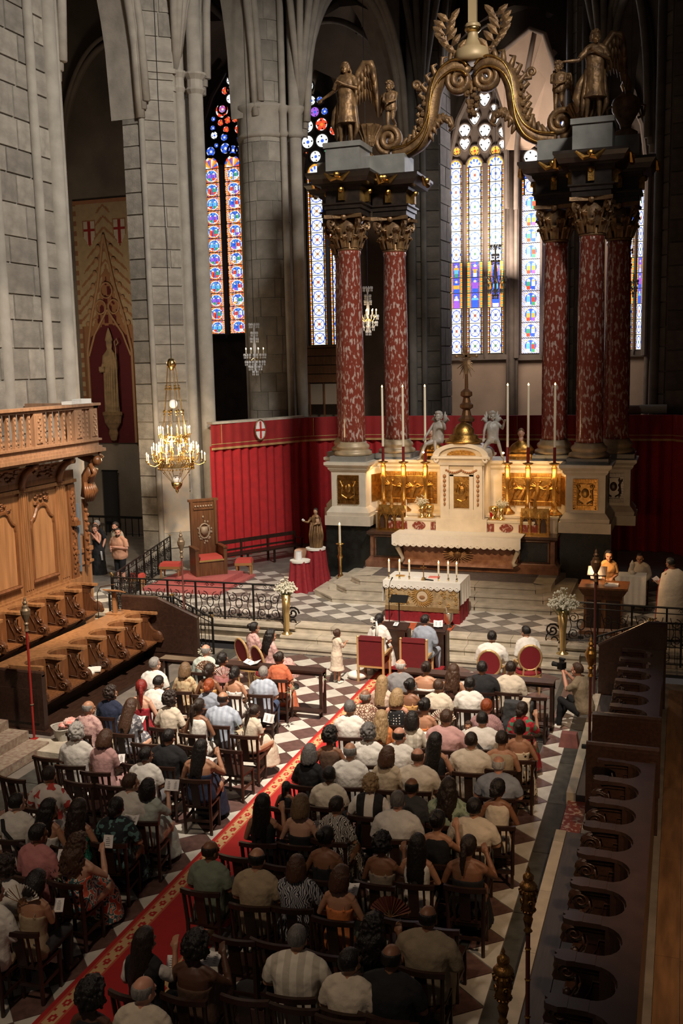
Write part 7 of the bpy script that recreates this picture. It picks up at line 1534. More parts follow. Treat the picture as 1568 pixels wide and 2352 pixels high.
staff('bronze-headed staff standing before the left iron railing', -11.0, 20.35, 0, 2.3, mat('dull_red', (.16, .05, .04), .5), MATS['dull_bronze'])
staff('dark red staff with a gilt finial beside the photographer', -1.28, 15.5, 0, 1.75, mat('dark_red_wood', (.09, .022, .015), .45), GOLD); staff('tall dark staff rising before the lectern at the stall end', -1.52, 19.25, 0, 2.45, MATS['dark_red_wood'], mat('dark_gilding', (.20, .10, .04), .5, .5), 1.1)
# left foreground steps, basket
ls = thing('stall_steps', 'worn speckled stone steps at the left edge below the left stalls', 'steps')
for k in range(3): MB().bb(-13.2, -10.55-.42*k, 12.6, 14.3+.0*k, 0 if k == 0 else .16*k, .16*(k+1)).obj('step_slab', mat('speckled_step', (.34, .29, .22), .7, noise=1, scale=12, col2=(.20, .12, .09), bump=.3), ls)
MB().box((-15.362, 28.25, 2.7), (.86, .02, 2.5), rz=.698).obj('faded_fresco', mat('faded_fresco', (.60, .45, .30), .9, noise=1, scale=3.5, col2=(.46, .40, .32)), label='patch of faded ochre fresco low on the lit pier behind the throne', cat='painting')
b = MB(); b.bb(-10.9, -9.9, 13.95, 14.5, 0, .12); b.obj('stone_block', TREAD, label='low stone block under the plastic basket', cat='stone')
bk = thing('laundry_basket', 'grey plastic basket before the front left stalls', 'basket', (-10.35, 14.75, .0), .9)
b = MB(); b.prism([(-.26, -.17), (.26, -.17), (.3, -.13), (.3, .13), (.26, .17), (-.26, .17), (-.3, .13), (-.3, -.13)], 0, .02); n = 20
def rr(i, e): a = 2*PI*i/n; return (math.copysign(abs(math.cos(a))**.4, math.cos(a))*(.29+e), math.copysign(abs(math.sin(a))**.4, math.sin(a))*(.17+e))
for e0, e1, z0, z1 in ((0, .05, 0, .32), (.05, .08, .32, .34), (.04, .05, .34, .33)):
    for i in range(n): a, c, d_, e_ = rr(i, e0), rr(i+1, e0), rr(i+1, e1), rr(i, e1); b.add([(a[0], a[1], z0), (c[0], c[1], z0), (d_[0], d_[1], z1), (e_[0], e_[1], z1)], [(0, 1, 2, 3), (3, 2, 1, 0)])
b.obj('tub', mat('grey_plastic', (.36, .34, .30), .5), bk)
rn = random.Random(12)
for k in range(7):
    q = MB(); q.ball((0, 0, 0), (.11, .09, .05), 10, 6); me = remesh(q, .012, 'pennant', [mat('cloth_red_pattern', (.60, .09, .06), .85, noise=1, scale=11, col2=(.66, .60, .54))], 1, None, (.05, .05))
    link('crumpled_pennant', me, None, (-10.35+rn.uniform(-.16, .16), 14.75+rn.uniform(-.18, .18), .30+rn.uniform(0, .09)), rn.uniform(0, 6), label='crumpled red and white patterned cloth piled in the grey plastic basket', cat='cloth', group='cloths in the basket')
# ---------------------------------------------------------------- chairs
def church_chair():
    t = thing('church_chair', 'dark wooden church chair with a curved back rail', 'chair')
    MB().prism([(-.20, -.19), (.20, -.19), (.22, .20), (-.22, .20)], .42, .45).obj('seat', CHAIRM, t)
    for s in (-1, 1): b = MB(); b.prism([(s*.205-.018, .16), (s*.205+.018, .16), (s*.205+.018, .195), (s*.205-.018, .195)], 0, .42); b.obj('leg', CHAIRM, t)
    for s in (-1, 1): b = MB(); b.tube([(s*.20, -.17, 0), (s*.20, -.18, .45), (s*.215, -.23, .86)], .024, 6); b.obj('leg', CHAIRM, t)
    b = MB(); N_ = 8
    for i in range(N_):
        u0, u1 = -1+2*i/N_, -1+2*(i+1)/N_; y = lambda u: -.235-.06*(1-u*u); q = lambda u, o, z: (u*.245, y(u)+o, z+.012*(1-u*u))
        b.add([q(u0, -.02, .84), q(u1, -.02, .84), q(u1, -.02, .895), q(u0, -.02, .895), q(u0, .022, .84), q(u1, .022, .84), q(u1, .022, .895), q(u0, .022, .895)], [(0, 1, 2, 3), (5, 4, 7, 6), (3, 2, 6, 7), (1, 0, 4, 5)]+([(4, 0, 3, 7)] if i == 0 else [])+([(1, 5, 6, 2)] if i == N_-1 else []))
    b.obj('top_rail', CHAIRM, t)
    for x, w_ in ((-.125, .012), (0, .062), (.125, .012)):
        b = MB(); b.bb(x-w_, x+w_, -.20, -.18, .45, .86); b.v = [(a, c-(z-.45)*.20, z) for a, c, z in b.v]; b.obj('splat', CHAIRM, t)
    b = MB(); b.bb(-.2, .2, .165, .185, .16, .20); b.obj('stretcher', CHAIRM, t); b = MB(); b.bb(-.2, .2, -.185, -.165, .2, .24); b.obj('stretcher', CHAIRM, t)
    for s in (-1, 1): b = MB(); b.bb(s*.2-.012, s*.2+.012, -.17, .17, .2, .24); b.obj('stretcher', CHAIRM, t)
    return t
CH0 = church_chair(); CH0['group'] = 'church chairs of the congregation'; used = [False]
def chair(x, y, rz, lab, sc=.98):
    if not used[0]: used[0] = True; CH0.location = (x, y, 0); CH0.rotation_euler = (0, 0, rz); CH0['label'] = lab; CH0.scale = (sc,)*3; return CH0
    return dup(CH0, (x, y, 0), rz, lab, 'church chairs of the congregation', (sc,)*3)
def ovalchair(label, x, y, rz):
    t = thing('oval_back_chair', label, 'chair', (x, y, 0), rz); GW = mat('gilt_chair_wood', (.58, .38, .17), .4, .4); RU = mat('claret_upholstery', (.24, .012, .02), .8)
    b = MB(); b.lathe([(.26, 0), (.27, .04), (.25, .09), (.0, .12)], n=20, sy=.92); b.obj('seat', RU, t, (0, 0, .40)); MB().lathe([(.27, 0), (.275, .06)], (0, 0, .35), 20, sy=.92).obj('seat_frame', GW, t)
    for sx in (-1, 1):
        for sy in (-1, 1): MB().lathe([(.016, 0), (.022, .2), (.032, .36)], (sx*.2, sy*.18, 0), 8).obj('leg', GW, t)
    def O(a, k): return (.225*k*math.cos(a), -.22-.06*math.sin(a)*.8, .78+.27*k*math.sin(a))
    b = MB(); b.tube([O(a, 1) for a in np.arange(0, 6.28, .35)], .026, 8, closed=True); b.tube([(-.13, -.2, .40), (-.12, -.2, .55)], .022, 6); b.tube([(.13, -.2, .40), (.12, -.2, .55)], .022, 6); b.obj('back_frame', GW, t)
    b = MB(); vs = [O(2*PI*i/20, .92) for i in range(20)]; b.add([(x, y-.018, z) for x, y, z in vs], [tuple(range(20))]); b.add([(x, y+.03, z) for x, y, z in vs], [tuple(range(20))[::-1]]); b.obj('back_pad', RU, t)
    for s in (-1, 1): b = MB(); b.tube([(s*.22, -.2, .68), (s*.27, .0, .68), (s*.27, .1, .64), (s*.25, .12, .4)], .018, 6); b.obj('armrest', GW, t)
def bigchair(label, x, y, rz):
    t = thing('velvet_armchair', label, 'armchair', (x, y, 0), rz); t.scale = (.86, .86, .88); GW = MATS.get('gilt_chair_wood') or mat('gilt_chair_wood', (.58, .38, .17), .4, .4); RU = REDV
    b = MB(); b.bb(-.30, .30, -.34, -.26, .42, 1.10, 0, .0); b.bb(-.29, .29, -.36, -.24, 1.04, 1.14, 0, .02); b.obj('back_pad', mat('deep_red_velvet', (.13, .004, .008), .85, noise=.2, scale=6), t); MB().bb(-.3, .3, -.28, .3, .42, .52, 0, .03).obj('seat', RU, t)
    for s in (-1, 1):
        MB().bb(s*.325-.025, s*.325+.025, -.34, -.28, 0, 1.08).obj('leg', GW, t); MB().bb(s*.325-.025, s*.325+.025, .24, .3, 0, .66).obj('leg', GW, t); MB().ball((s*.325, -.31, 1.11), .035, 8, 6).obj('finial', GW, t); MB().bb(s*.325-.03, s*.325+.03, -.3, .34, .66, .71).obj('armrest', GW, t)
    b = MB(); b.bb(-.3, .3, -.33, -.29, .36, .42); b.bb(-.3, .3, .25, .29, .36, .42); b.obj('frame', GW, t)
def cam_spot(px, py, z):
    pass
# ---------------------------------------------------------------- paper, fans
def booklet(label, x, y, z, rz, tilt=.7, w_=.2, h=.15, open_=True, cat='booklet'):
    t = MB()
    if open_:
        t.box((-w_/4, 0, 0), (w_/2, .004, h), ry=0); k = len(t.v)
        t.v = [(a, b_-abs(a)*.35, c) for a, b_, c in t.v]; u = MB(); u.box((w_/4, 0, 0), (w_/2, .004, h)); u.v = [(a, b_-abs(a)*.35, c) for a, b_, c in u.v]; t.add(u.v, u.f)
    else: t.box((0, 0, 0), (w_/2, .004, h))
    for q in range(4 if open_ else 3): t.add([(-w_*.38, -.008-.12*0, h*.3-q*h*.18)]*1+[(-w_*.16, -.006, h*.3-q*h*.18), (-w_*.16, -.006, h*.3-q*h*.18-.006), (-w_*.38, -.008, h*.3-q*h*.18-.006)], [(0, 1, 2, 3)], 1) if False else None
    for q in range(5):
        for s in ((-1, 1) if open_ else (0,)): xx = s*w_*.25; t.box((xx, -.006-abs(xx)*.35-.001, h*.28-q*h*.14), (w_*.22 if q else w_*.12, .003, h*.03), mi=1)
    o = t.obj('order_of_service' if cat == 'booklet' else 'paper', [PAPER, mat('print_ink', (.25, .25, .26), .8)], None, (x, y, z), 0, label=label, cat=cat); o.rotation_euler = (-tilt, 0, rz); return o
def fan(label, x, y, z, rz, m, r=.22):
    t = thing('folding_fan', label, 'fan', (x, y, z), rz); b = MB(); n = 15
    for i in range(n):
        a0, a1 = math.radians(20+140*i/n), math.radians(20+140*(i+1)/n); am = (a0+a1)/2; q = lambda a, rr, o: (rr*math.cos(a), o, rr*math.sin(a))
        b.add([q(a0, .07, 0), q(am, .07, .012), q(am, r, .02), q(a0, r, 0)], [(0, 1, 2, 3), (3, 2, 1, 0)]); b.add([q(am, .07, .012), q(a1, .07, 0), q(a1, r, 0), q(am, r, .02)], [(0, 1, 2, 3), (3, 2, 1, 0)])
    b.obj('leaf', m, t)
    for i in range(0, n+1, 3): a = math.radians(20+140*i/n); MB().tube([(0, 0, 0), (r*.98*math.cos(a), -.004, r*.98*math.sin(a))], .004, 4).obj('stick', WOODB, t)
# ---------------------------------------------------------------- the congregation
def P(short, rest, x, y, z, rz, ps, sk, hair, top, bot, sc):
    person(short+' '+rest, x, y, z, rz, ps, sk, hair, top, bot, sc, shoe=R.choice(['black', 'brown', 'white']) if z == 0 else 'white')
    chair(x, y, rz if abs(rz) < 1 else 0, 'dark church chair under the '+short)
FANO = pattern('leopard'); FANS = mat('fan_stripe', (.74, .70, .66), .8, noise=1, scale=22, col2=(.55, .20, .2)); FANW = WHITEC; FAND = mat('fan_dark', (.13, .03, .02), .7); FANP = mat('fan_print', (.72, .64, .54), .8)
def strap(short, x, y, rz):
    b = MB(); b.tube([(-.14, -.06, 1.05), (-.08, -.16, .95), (.06, -.175, .8), (.17, -.12, .62)], [.012]*4, 6, flat=2); b.obj('bag_strap', BLACK, None, (x, y, 0), rz, label='black bag strap across the back of the '+short, cat='strap')
def sunglasses(x, y, rz):
    b = MB()
    for s in (-1, 1): b.tube([(s*.04+.03*math.cos(a), .045, 1.345+.02*math.sin(a)) for a in np.arange(0, 6.2, .7)], .006, 4, closed=True); b.tube([(s*.07, .045, 1.345), (s*.095, -.03, 1.33)], .005, 4)
    b.obj('sunglasses', BLACK, None, (x, y, 0), rz, label='dark sunglasses pushed up on the curly-haired woman\'s head', cat='glasses')
P('bald man in a pale green jacket','at the front left desk',-8.71,16.86,0.00,0.07,'m0','rosy',('bald', 'grey'),('jacket', 'mint'),('trousers', 'beige'),1.00)
P('grey-haired man with glasses','in a white shirt nearest the left stalls',-9.19,15.69,0.00,0.05,'m1','fair',('short', 'grey'),('tee', 'white'),('trousers', 'denim'),1.03)
P('dark-haired woman in a rose top','sitting at the front left kneeling desk',-8.13,16.38,0.00,0.08,'f1','tan',('updo', 'black'),('tank', 'rose'),('trousers', 'rose'),1.01)
P('woman in a beige floral blouse','with short ash-blond hair, left block',-8.57,15.74,0.00,0.06,'f0','fair',('bob', 'light'),('tee', 'beigefloral'),('trousers', 'beige'),0.98)
P('curly-haired woman in gold straps','holding up a patterned fan',-8.05,15.67,0.00,0.12,'f1','brown',('updo', 'dark'),('straps', 'orangegold'),('trousers', 'orangegold'),1.01)
P('woman in a strappy white dress','with a headband and gathered black hair',-7.58,15.76,0.00,0.02,'f0','tan',('updo', 'black'),('straps', 'white'),('trousers', 'white'),0.98)
P('woman in a coral dress','seated at the aisle end of the front left row',-7.15,16.83,0.00,0.12,'f1','tan',('bun', 'dark'),('dress', 'coral'),None,0.98)
P('grey-haired man in a blue shirt','beside the woman in coral',-7.09,15.95,0.00,0.16,'m0','fair',('short', 'grey'),('tee', 'bluewhite'),('trousers', 'denim'),0.97)
P('woman with a crimson ponytail','leaning sideways near the left stalls',-8.70,14.40,0.00,0.09,'f4','fair',('pony', 'crimson'),('straps', 'red'),('trousers', 'red'),1.04)
P('man with cropped black hair','in a white shirt bending forward, left block',-8.64,14.77,0.00,-0.01,'m3','brown',('crop', 'black'),('long', 'white'),('trousers', 'grey'),1.01)
P('woman with bright red pinned hair','in a blue-grey dress',-7.72,15.01,0.00,0.07,'f0','fair',('updo', 'red'),('dress', 'bluegrey'),None,0.97)
P('curly-haired man in navy','in a polo shirt by the left stalls',-9.20,14.19,0.00,-0.00,'m1','tan',('curly', 'dark'),('tee', 'navy'),('trousers', 'charcoal'),0.97)
P('bald man in a floral pink shirt','beside the plastic basket, strap across his back',-9.12,13.38,0.00,-0.03,'m1','tan',('bald', 'grey'),('tee', 'pinkfloral'),('trousers', 'beige'),0.99)
P('long-haired woman in a print dress','reading an open booklet, left block',-8.48,13.59,0.00,0.05,'f2','fair',('long', 'brown'),('dress', 'greysprint'),None,1.00)
P('woman in a cream blouse','with short dark curls, left block',-7.94,13.99,0.00,0.06,'f1','tan',('curly', 'dark'),('tee', 'cream'),('trousers', 'cream'),1.03)
P('young woman in a white sleeveless top','with a dark ponytail, left block',-7.35,13.88,0.00,0.06,'f1','brown',('pony', 'dark'),('tank', 'white'),('trousers', 'white'),1.01)
P('balding broad man in light blue','with striped shirt, third left row',-7.14,14.35,0.00,0.02,'mw','tan',('bald', 'dark'),('tee', 'bluewhite'),('trousers', 'beige'),1.00)
P('white-haired man in a white shirt','with curly hair, near the left edge steps',-8.55,12.23,0.00,0.16,'m0','fair',('curly', 'white'),('tee', 'white'),('trousers', 'beige'),1.04)
P('chestnut-haired woman in pink','reading a sheet, left block',-8.04,12.13,0.00,0.10,'f2','rosy',('bob', 'chestnut'),('tee', 'pink'),('trousers', 'pink'),1.03)
P('black-haired man in a black shirt','in the middle of the left block',-7.20,12.59,0.00,0.02,'mw','tan',('short', 'black'),('tee', 'black'),('trousers', 'black'),0.99)
P('dark-haired man in a crisp white shirt','behind the chestnut-haired woman',-7.20,11.91,0.00,0.11,'m1','brown',('short', 'black'),('tee', 'white'),('trousers', 'grey'),0.97)
P('woman in a strapless navy dress','with very long black hair, left block',-6.51,12.30,0.00,0.13,'fh','tan',('long', 'black'),('gown', 'navy'),None,1.00)
P('short-haired woman in a floral blouse','in white with red flowers, left block',-8.08,10.85,0.00,0.15,'fw','tan',('short', 'dark'),('tee', 'floralwhite'),('trousers', 'white'),1.00)
P('brown-haired man in plain white','beside the woman in mint',-6.83,10.85,0.00,-0.04,'m1','fair',('short', 'brown'),('tee', 'white'),('trousers', 'beige'),1.03)
P('woman in a mint puff-sleeved dress','with a dark bob, raising an open booklet',-6.58,10.92,0.00,0.14,'f3','fair',('bob', 'black'),('dress', 'mint'),None,0.98)
P('man with a black strap over white','at the left edge of the picture',-7.96,9.98,0.00,0.16,'m1','fair',('short', 'black'),('tee', 'white'),('trousers', 'navy'),1.00)
P('woman with wavy black hair','and thin white straps, left edge rows',-7.46,9.94,0.00,-0.03,'f1','tan',('wavy', 'black'),('straps', 'white'),('trousers', 'white'),1.00)
P('woman in a green sequined top','with long dark hair, left block',-7.05,10.00,0.00,0.01,'f0','tan',('wavy', 'dark'),('tank', 'sequin'),('trousers', 'black'),1.02)
P('woman in a dark floral dress','with pinned black hair holding a booklet',-6.66,10.26,0.00,0.15,'fw','tan',('updo', 'black'),('dress', 'floraldark'),None,0.99)
P('man in a pink shirt','beside the curly woman with bare shoulders',-7.14,9.27,0.00,-0.02,'m1','brown',('short', 'black'),('long', 'rose'),('trousers', 'navy'),1.02)
P('woman in a red floral skirt','with long curls and bare shoulders by the carpet',-6.59,9.28,0.00,-0.03,'fh','fair',('curlylong', 'brown'),('gown', 'floralskirt'),None,0.98)
P('curly-haired woman in white','at the lower left edge',-6.97,8.46,0.00,-0.00,'fw','fair',('curly', 'dark'),('tee', 'white'),('trousers', 'beige'),1.03)
P('woman with a black bob in sand','looking down, lower left',-6.50,8.29,0.00,0.05,'f2','tan',('bob', 'black'),('straps', 'sand'),('trousers', 'charcoal'),1.01)
P('man in shorts with a white fan','cross-legged at the lower left edge',-6.78,8.01,0.00,-0.01,'mc','rosy',('short', 'dark'),('long', 'white'),('shorts', 'beige'),1.02)
P('long-haired woman in black stripes','seated beside the carpet near the bottom',-4.78,7.69,0.00,-0.02,'f3','tan',('long', 'dark'),('tee', 'stripebw'),('trousers', 'black'),1.02)
P('woman with big black afro hair','in brown, reading a booklet near the bottom',-4.29,7.80,0.00,0.01,'fh','dark',('afro', 'black'),('gown', 'brown'),None,0.98)
P('bald man in cream at the bottom edge','with reddish scalp left of centre',-4.37,6.95,0.00,0.12,'m1','rosy',('bald', 'grey'),('tee', 'cream'),('trousers', 'grey'),1.04)
P('dark afro-haired woman at the bottom','sitting on the carpet side, bottom edge',-4.82,6.84,0.00,0.14,'f1','dark',('afro', 'black'),('tank', 'black'),('trousers', 'black'),0.99)
P('bald man in a sage polo shirt','with glasses beside the red carpet',-5.02,9.57,0.00,0.04,'m1','brown',('bald', 'dark'),('tee', 'sage'),('trousers', 'olive'),0.98)
P('balding man in a sandy waistcoat','left of the woman in navy print',-4.37,9.45,0.00,0.09,'m0','tan',('bald', 'black'),('tee', 'sand'),('trousers', 'beige'),1.03)
P('woman in a navy medallion print','with chestnut hair, lower centre',-3.92,9.53,0.00,0.16,'fw','tan',('bob', 'chestnut'),('tee', 'navyprint'),('trousers', 'navy'),0.98)
P('woman in thin orange straps','with a chestnut bob reading an open booklet',-3.39,9.45,0.00,0.01,'f1','tan',('bob', 'chestnut'),('straps', 'orange'),('trousers', 'sage'),0.98)
P('woman with a high black bun','and thin black straps, lower centre',-3.82,10.18,0.00,0.03,'f1','brown',('bun', 'black'),('straps', 'black'),('trousers', 'black'),1.02)
P('woman with sunglasses on her hair','and a dark bag strap across her back',-3.16,10.28,0.00,-0.03,'f3','brown',('curly', 'black'),('straps', 'taupe'),('trousers', 'taupe'),0.99)
P('woman with waist-long black hair','in a white top, lower centre',-2.77,10.40,0.00,0.08,'f0','tan',('long', 'black'),('tank', 'white'),('trousers', 'stripebw'),0.98)
P('bare-backed woman with a ponytail','in a black strapless dress, right of centre',-2.20,10.50,0.00,0.08,'fh','brown',('pony', 'dark'),('gown', 'black'),None,0.99)
P('broad man in a cream shirt','with white trainers at the right aisle',-2.33,11.47,0.00,0.05,'mw','tan',('short', 'black'),('tee', 'cream'),('trousers', 'charcoal'),1.00)
P('woman with a black bun','touching her cheek, right of centre',-2.66,10.91,0.00,0.06,'f3','tan',('bun', 'black'),('tank', 'black'),('trousers', 'black'),1.04)
P('grey-brown-haired man in a loose shirt','white and creased, centre of the right block',-3.28,11.37,0.00,0.13,'mw','rosy',('short', 'silver'),('long', 'white'),('trousers', 'grey'),1.01)
P('short-haired woman in a leaf print','black and white, near the carpet',-4.01,11.09,0.00,-0.01,'f1','tan',('short', 'dark'),('dress', 'leaf'),None,0.98)
P('woman with a light brown bob','and a black off-shoulder top',-4.40,10.88,0.00,0.01,'f0','fair',('bob', 'light'),('strapless', 'black'),('trousers', 'black'),1.03)
P('long black-haired woman by the carpet','raising one hand to her face',-4.87,10.79,0.00,0.15,'f3','tan',('long', 'black'),('tank', 'black'),('trousers', 'black'),1.02)
P('small child with a black ponytail','beside the carpet',-4.97,11.80,0.28,-0.00,'f0','brown',('pony', 'black'),('tank', 'black'),('trousers', 'black'),0.62)
P('grey-cropped man in a ribbed cream shirt','at the bottom centre',-3.36,8.11,0.00,0.14,'mw','tan',('crop', 'silver'),('tee', 'stripecream'),('trousers', 'black'),1.04)
P('dark-haired man in a plain cream tee','at the bottom centre right',-2.79,7.94,0.00,0.04,'m1','tan',('short', 'black'),('tee', 'cream'),('trousers', 'black'),1.01)
P('woman with long dark curls','holding a dark fan, lower centre',-2.76,8.65,0.00,-0.03,'f3','brown',('curlylong', 'black'),('straps', 'black'),('trousers', 'black'),0.98)
P('bald man in a black shirt','at the bottom right of the seats',-2.42,8.07,0.00,0.01,'mw','brown',('bald', 'black'),('tee', 'black'),('trousers', 'black'),1.04)
P('bald man in a khaki suit','at the right aisle near the bottom',-2.27,8.86,0.00,0.01,'mw','brown',('bald', 'black'),('jacket', 'khaki'),('trousers', 'khaki'),1.02)
P('bald man in a grey suit','directly behind the right velvet armchair',-4.74,16.75,0.00,0.08,'m1','rosy',('bald', 'white'),('jacket', 'grey'),('trousers', 'grey'),1.03)
P('woman in a white strapless top','with a dark bun in the front right row',-4.30,16.90,0.00,-0.00,'fw','tan',('bun', 'dark'),('strapless', 'white'),('trousers', 'white'),0.99)
P('woman with long wavy brown hair','and a pink top, front right row',-3.76,16.72,0.00,-0.03,'f0','tan',('wavy', 'brown'),('straps', 'pink'),('trousers', 'pink'),1.02)
P('black-shirted man in the front right row','between the long brown hair and the white jacket',-3.31,17.09,0.00,0.13,'mw','tan',('short', 'black'),('tee', 'black'),('trousers', 'black'),1.01)
P('man in a cream jacket','at the desk of the front right row',-2.82,17.21,0.00,0.02,'m0','tan',('short', 'dark'),('jacket', 'cream'),('trousers', 'cream'),1.01)
P('long blond woman in champagne lace','beside the carpet, second right row',-4.85,15.94,0.00,-0.04,'f0','fair',('long', 'blond'),('tee', 'champagne'),('trousers', 'champagne'),0.98)
P('dark-bunned woman in golden straps','second right row',-4.33,15.87,0.00,0.05,'f1','brown',('bun', 'black'),('straps', 'orangegold'),('trousers', 'orangegold'),0.99)
P('brown-haired man in light cream','second right row centre',-3.87,16.04,0.00,-0.00,'m0','tan',('short', 'brown'),('tee', 'cream'),('trousers', 'beige'),0.97)
P('black-haired man in a wide white shirt','second right row',-3.35,16.19,0.00,0.07,'m0','brown',('short', 'black'),('tee', 'white'),('trousers', 'charcoal'),1.00)
P('balding person in a leopard print','brown on cream, beside the carpet',-4.91,15.14,0.00,0.03,'m1','brown',('bald', 'grey'),('tee', 'leopard'),('trousers', 'beige'),0.98)
P('blond woman in black polka dots','with a short bob, third right row',-4.34,15.12,0.00,0.16,'f1','rosy',('bob', 'blond'),('tank', 'polka'),('trousers', 'black'),1.03)
P('woman with a bun in orange','behind the white printed fan',-3.81,14.84,0.00,0.10,'f1','tan',('bun', 'black'),('straps', 'orange'),('trousers', 'orange'),1.02)
P('ginger man in a paisley shirt','third right row',-2.86,15.10,0.00,-0.01,'m0','rosy',('short', 'red'),('tee', 'paisley'),('trousers', 'beige'),1.01)
P('woman in a red tropical dress','with a pale headband, at the right aisle',-2.32,15.27,0.00,-0.04,'f3','tan',('updo', 'dark'),('dress', 'floralred'),None,0.97)
P('grey-haired man in a striped white tee','beside the carpet, fourth right row',-4.93,14.43,0.00,0.15,'m0','tan',('short', 'silver'),('tee', 'white'),('trousers', 'grey'),1.02)
P('blond woman in a bright orange print','with wavy hair, fourth right row',-4.36,14.28,0.00,0.09,'f0','fair',('wavy', 'blond'),('tee', 'orange'),('trousers', 'orange'),0.97)
P('black-bobbed woman in pale stripes','fourth right row',-3.86,14.26,0.00,0.11,'f0','tan',('bob', 'black'),('tee', 'stripecream'),('trousers', 'black'),1.00)
P('man in a pale pink shirt','fourth right row, balding crown',-3.34,14.33,0.00,-0.02,'mw','tan',('short', 'brown'),('tee', 'pink'),('trousers', 'navy'),1.04)
P('man in white with a dark strap','fourth right row, cropped black hair',-2.81,14.51,0.00,0.11,'mw','tan',('crop', 'black'),('tee', 'white'),('trousers', 'charcoal'),1.01)
P('small child peeping over a chair','face turned back towards the camera',-3.07,14.81,0.28,3.10,'f0','tan',('short', 'brown'),('tee', 'white'),('trousers', 'white'),0.62)
P('woman in a beige dress with black dots','hair in a bun, right aisle',-2.20,14.25,0.00,0.10,'f0','tan',('bun', 'dark'),('sundress', 'polkabeige'),None,1.02)
P('woman with a cloud of black curls','beside the carpet, reading a sheet',-4.82,13.16,0.00,0.14,'f1','brown',('curly', 'black'),('tank', 'brown'),('trousers', 'black'),1.03)
P('man with curly silver hair','in white, fifth right row',-4.32,13.46,0.00,0.14,'m0','tan',('curly', 'silver'),('tee', 'white'),('trousers', 'beige'),1.02)
P('nearly bald man in an ivory tee','fifth right row',-3.85,13.45,0.00,0.04,'m1','rosy',('bald', 'dark'),('tee', 'white'),('trousers', 'beige'),1.03)
P('woman in black with straight black hair','fifth right row centre',-3.28,13.37,0.00,0.13,'f1','tan',('long', 'black'),('tank', 'black'),('trousers', 'black'),1.03)
P('dark-haired man in wheat linen','fifth right row',-2.80,13.60,0.00,0.08,'mw','tan',('short', 'dark'),('tee', 'cream'),('trousers', 'beige'),1.01)
P('short-haired person in a sand vest','with a thin necklace, fifth right row',-2.39,13.82,0.00,0.08,'m0','tan',('short', 'dark'),('tank', 'sand'),('trousers', 'beige'),1.00)
P('woman with a silver-black bob','in black, beside the carpet with a card',-4.91,12.53,0.00,-0.02,'f0','fair',('bob', 'silver'),('tee', 'black'),('trousers', 'black'),1.01)
P('balding grey man in pure white','sixth right row',-4.34,12.66,0.00,0.14,'m0','tan',('bald', 'grey'),('tee', 'white'),('trousers', 'beige'),1.04)
P('brown-bobbed woman in tan','sixth right row',-3.81,12.71,0.00,0.04,'f1','tan',('bob', 'chestnut'),('tee', 'beige'),('trousers', 'beige'),1.02)
P('balding man in a cream polo','sixth right row centre',-3.39,12.79,0.00,0.08,'mw','rosy',('bald', 'brown'),('tee', 'cream'),('trousers', 'beige'),1.02)
P('bald man in a blue-grey shirt','with pink scalp at the right aisle',-2.27,12.88,0.00,0.13,'mw','rosy',('bald', 'white'),('tee', 'bluegrey'),('trousers', 'navy'),1.00)
P('dark-skinned man in a cream tee','beside the carpet, seventh right row',-4.41,11.97,0.00,0.11,'m0','dark',('crop', 'black'),('tee', 'cream'),('trousers', 'black'),0.98)
P('blond curly woman in bold stripes','black and white, seventh right row',-3.79,11.86,0.00,0.08,'fw','fair',('curly', 'blond'),('tee', 'stripebw'),('trousers', 'black'),0.97)
P('bald man in charcoal','seventh right row centre',-3.23,11.85,0.00,0.01,'m0','brown',('bald', 'black'),('tee', 'charcoal'),('trousers', 'black'),1.00)
P('woman in a green print blouse','with wavy dark hair, seventh right row',-2.75,11.90,0.00,0.06,'fw','tan',('wavy', 'dark'),('puff', 'greenprint'),('trousers', 'black'),1.02)
P('woman in a white crochet top','with pinned black hair, right aisle',-2.14,12.08,0.00,0.14,'f1','brown',('updo', 'black'),('tank', 'cream'),('trousers', 'brown'),1.01)
chair(-9.05,12.40,-0.03,'empty dark church chair at the left edge, highest of the empty ones')
chair(-9.05,11.60,-0.08,'empty dark church chair at the left edge by the low stone steps')
chair(-8.04,11.75,-0.03,'empty dark church chair behind the woman in the floral blouse, left one')
chair(-7.54,11.78,0.04,'empty dark church chair behind the woman in the floral blouse, right one')
chair(-6.49,13.45,-0.04,'empty dark church chair at the aisle behind the balding man in blue')
chair(-7.10,13.42,-0.05,'empty dark church chair behind the young woman in white sleeveless')
chair(-7.89,13.31,0.08,'empty dark church chair behind the cream-bloused woman, left block')
chair(-4.94,10.41,0.04,'empty dark church chair beside the bald man in sage, at the carpet')
chair(-4.37,10.36,-0.00,'empty dark church chair between the sage polo and the sandy waistcoat')
chair(-2.70,9.66,0.08,'empty dark church chair right of the dark fan, lower centre')
chair(-2.29,9.63,-0.02,'empty dark church chair right of the bald khaki-suited man')
chair(-4.25,8.82,0.04,'empty dark church chair beside the carpet, third from the bottom edge')
chair(-3.84,8.87,-0.04,'empty dark church chair behind the sandy waistcoat, lower centre')
chair(-3.23,8.85,-0.00,'empty dark church chair behind the navy medallion print, lower centre')
chair(-3.75,7.96,0.07,'empty dark church chair at the bottom edge, leftmost')
chair(-3.26,7.98,0.08,'empty dark church chair at the bottom edge below the ribbed cream shirt')
chair(-2.78,8.04,0.08,'empty dark church chair at the bottom edge below the plain cream tee')
chair(-2.33,8.07,-0.01,'empty dark church chair at the bottom edge below the black shirt')
chair(-2.37,17.11,0.02,'empty dark church chair draped with a dark jacket and cream shawl')
chair(-7.57,12.53,-0.02,'empty dark church chair behind the pink-bloused reader, left block')
chair(-6.84,8.55,-0.06,'empty dark church chair at the lower left edge behind the white fan')
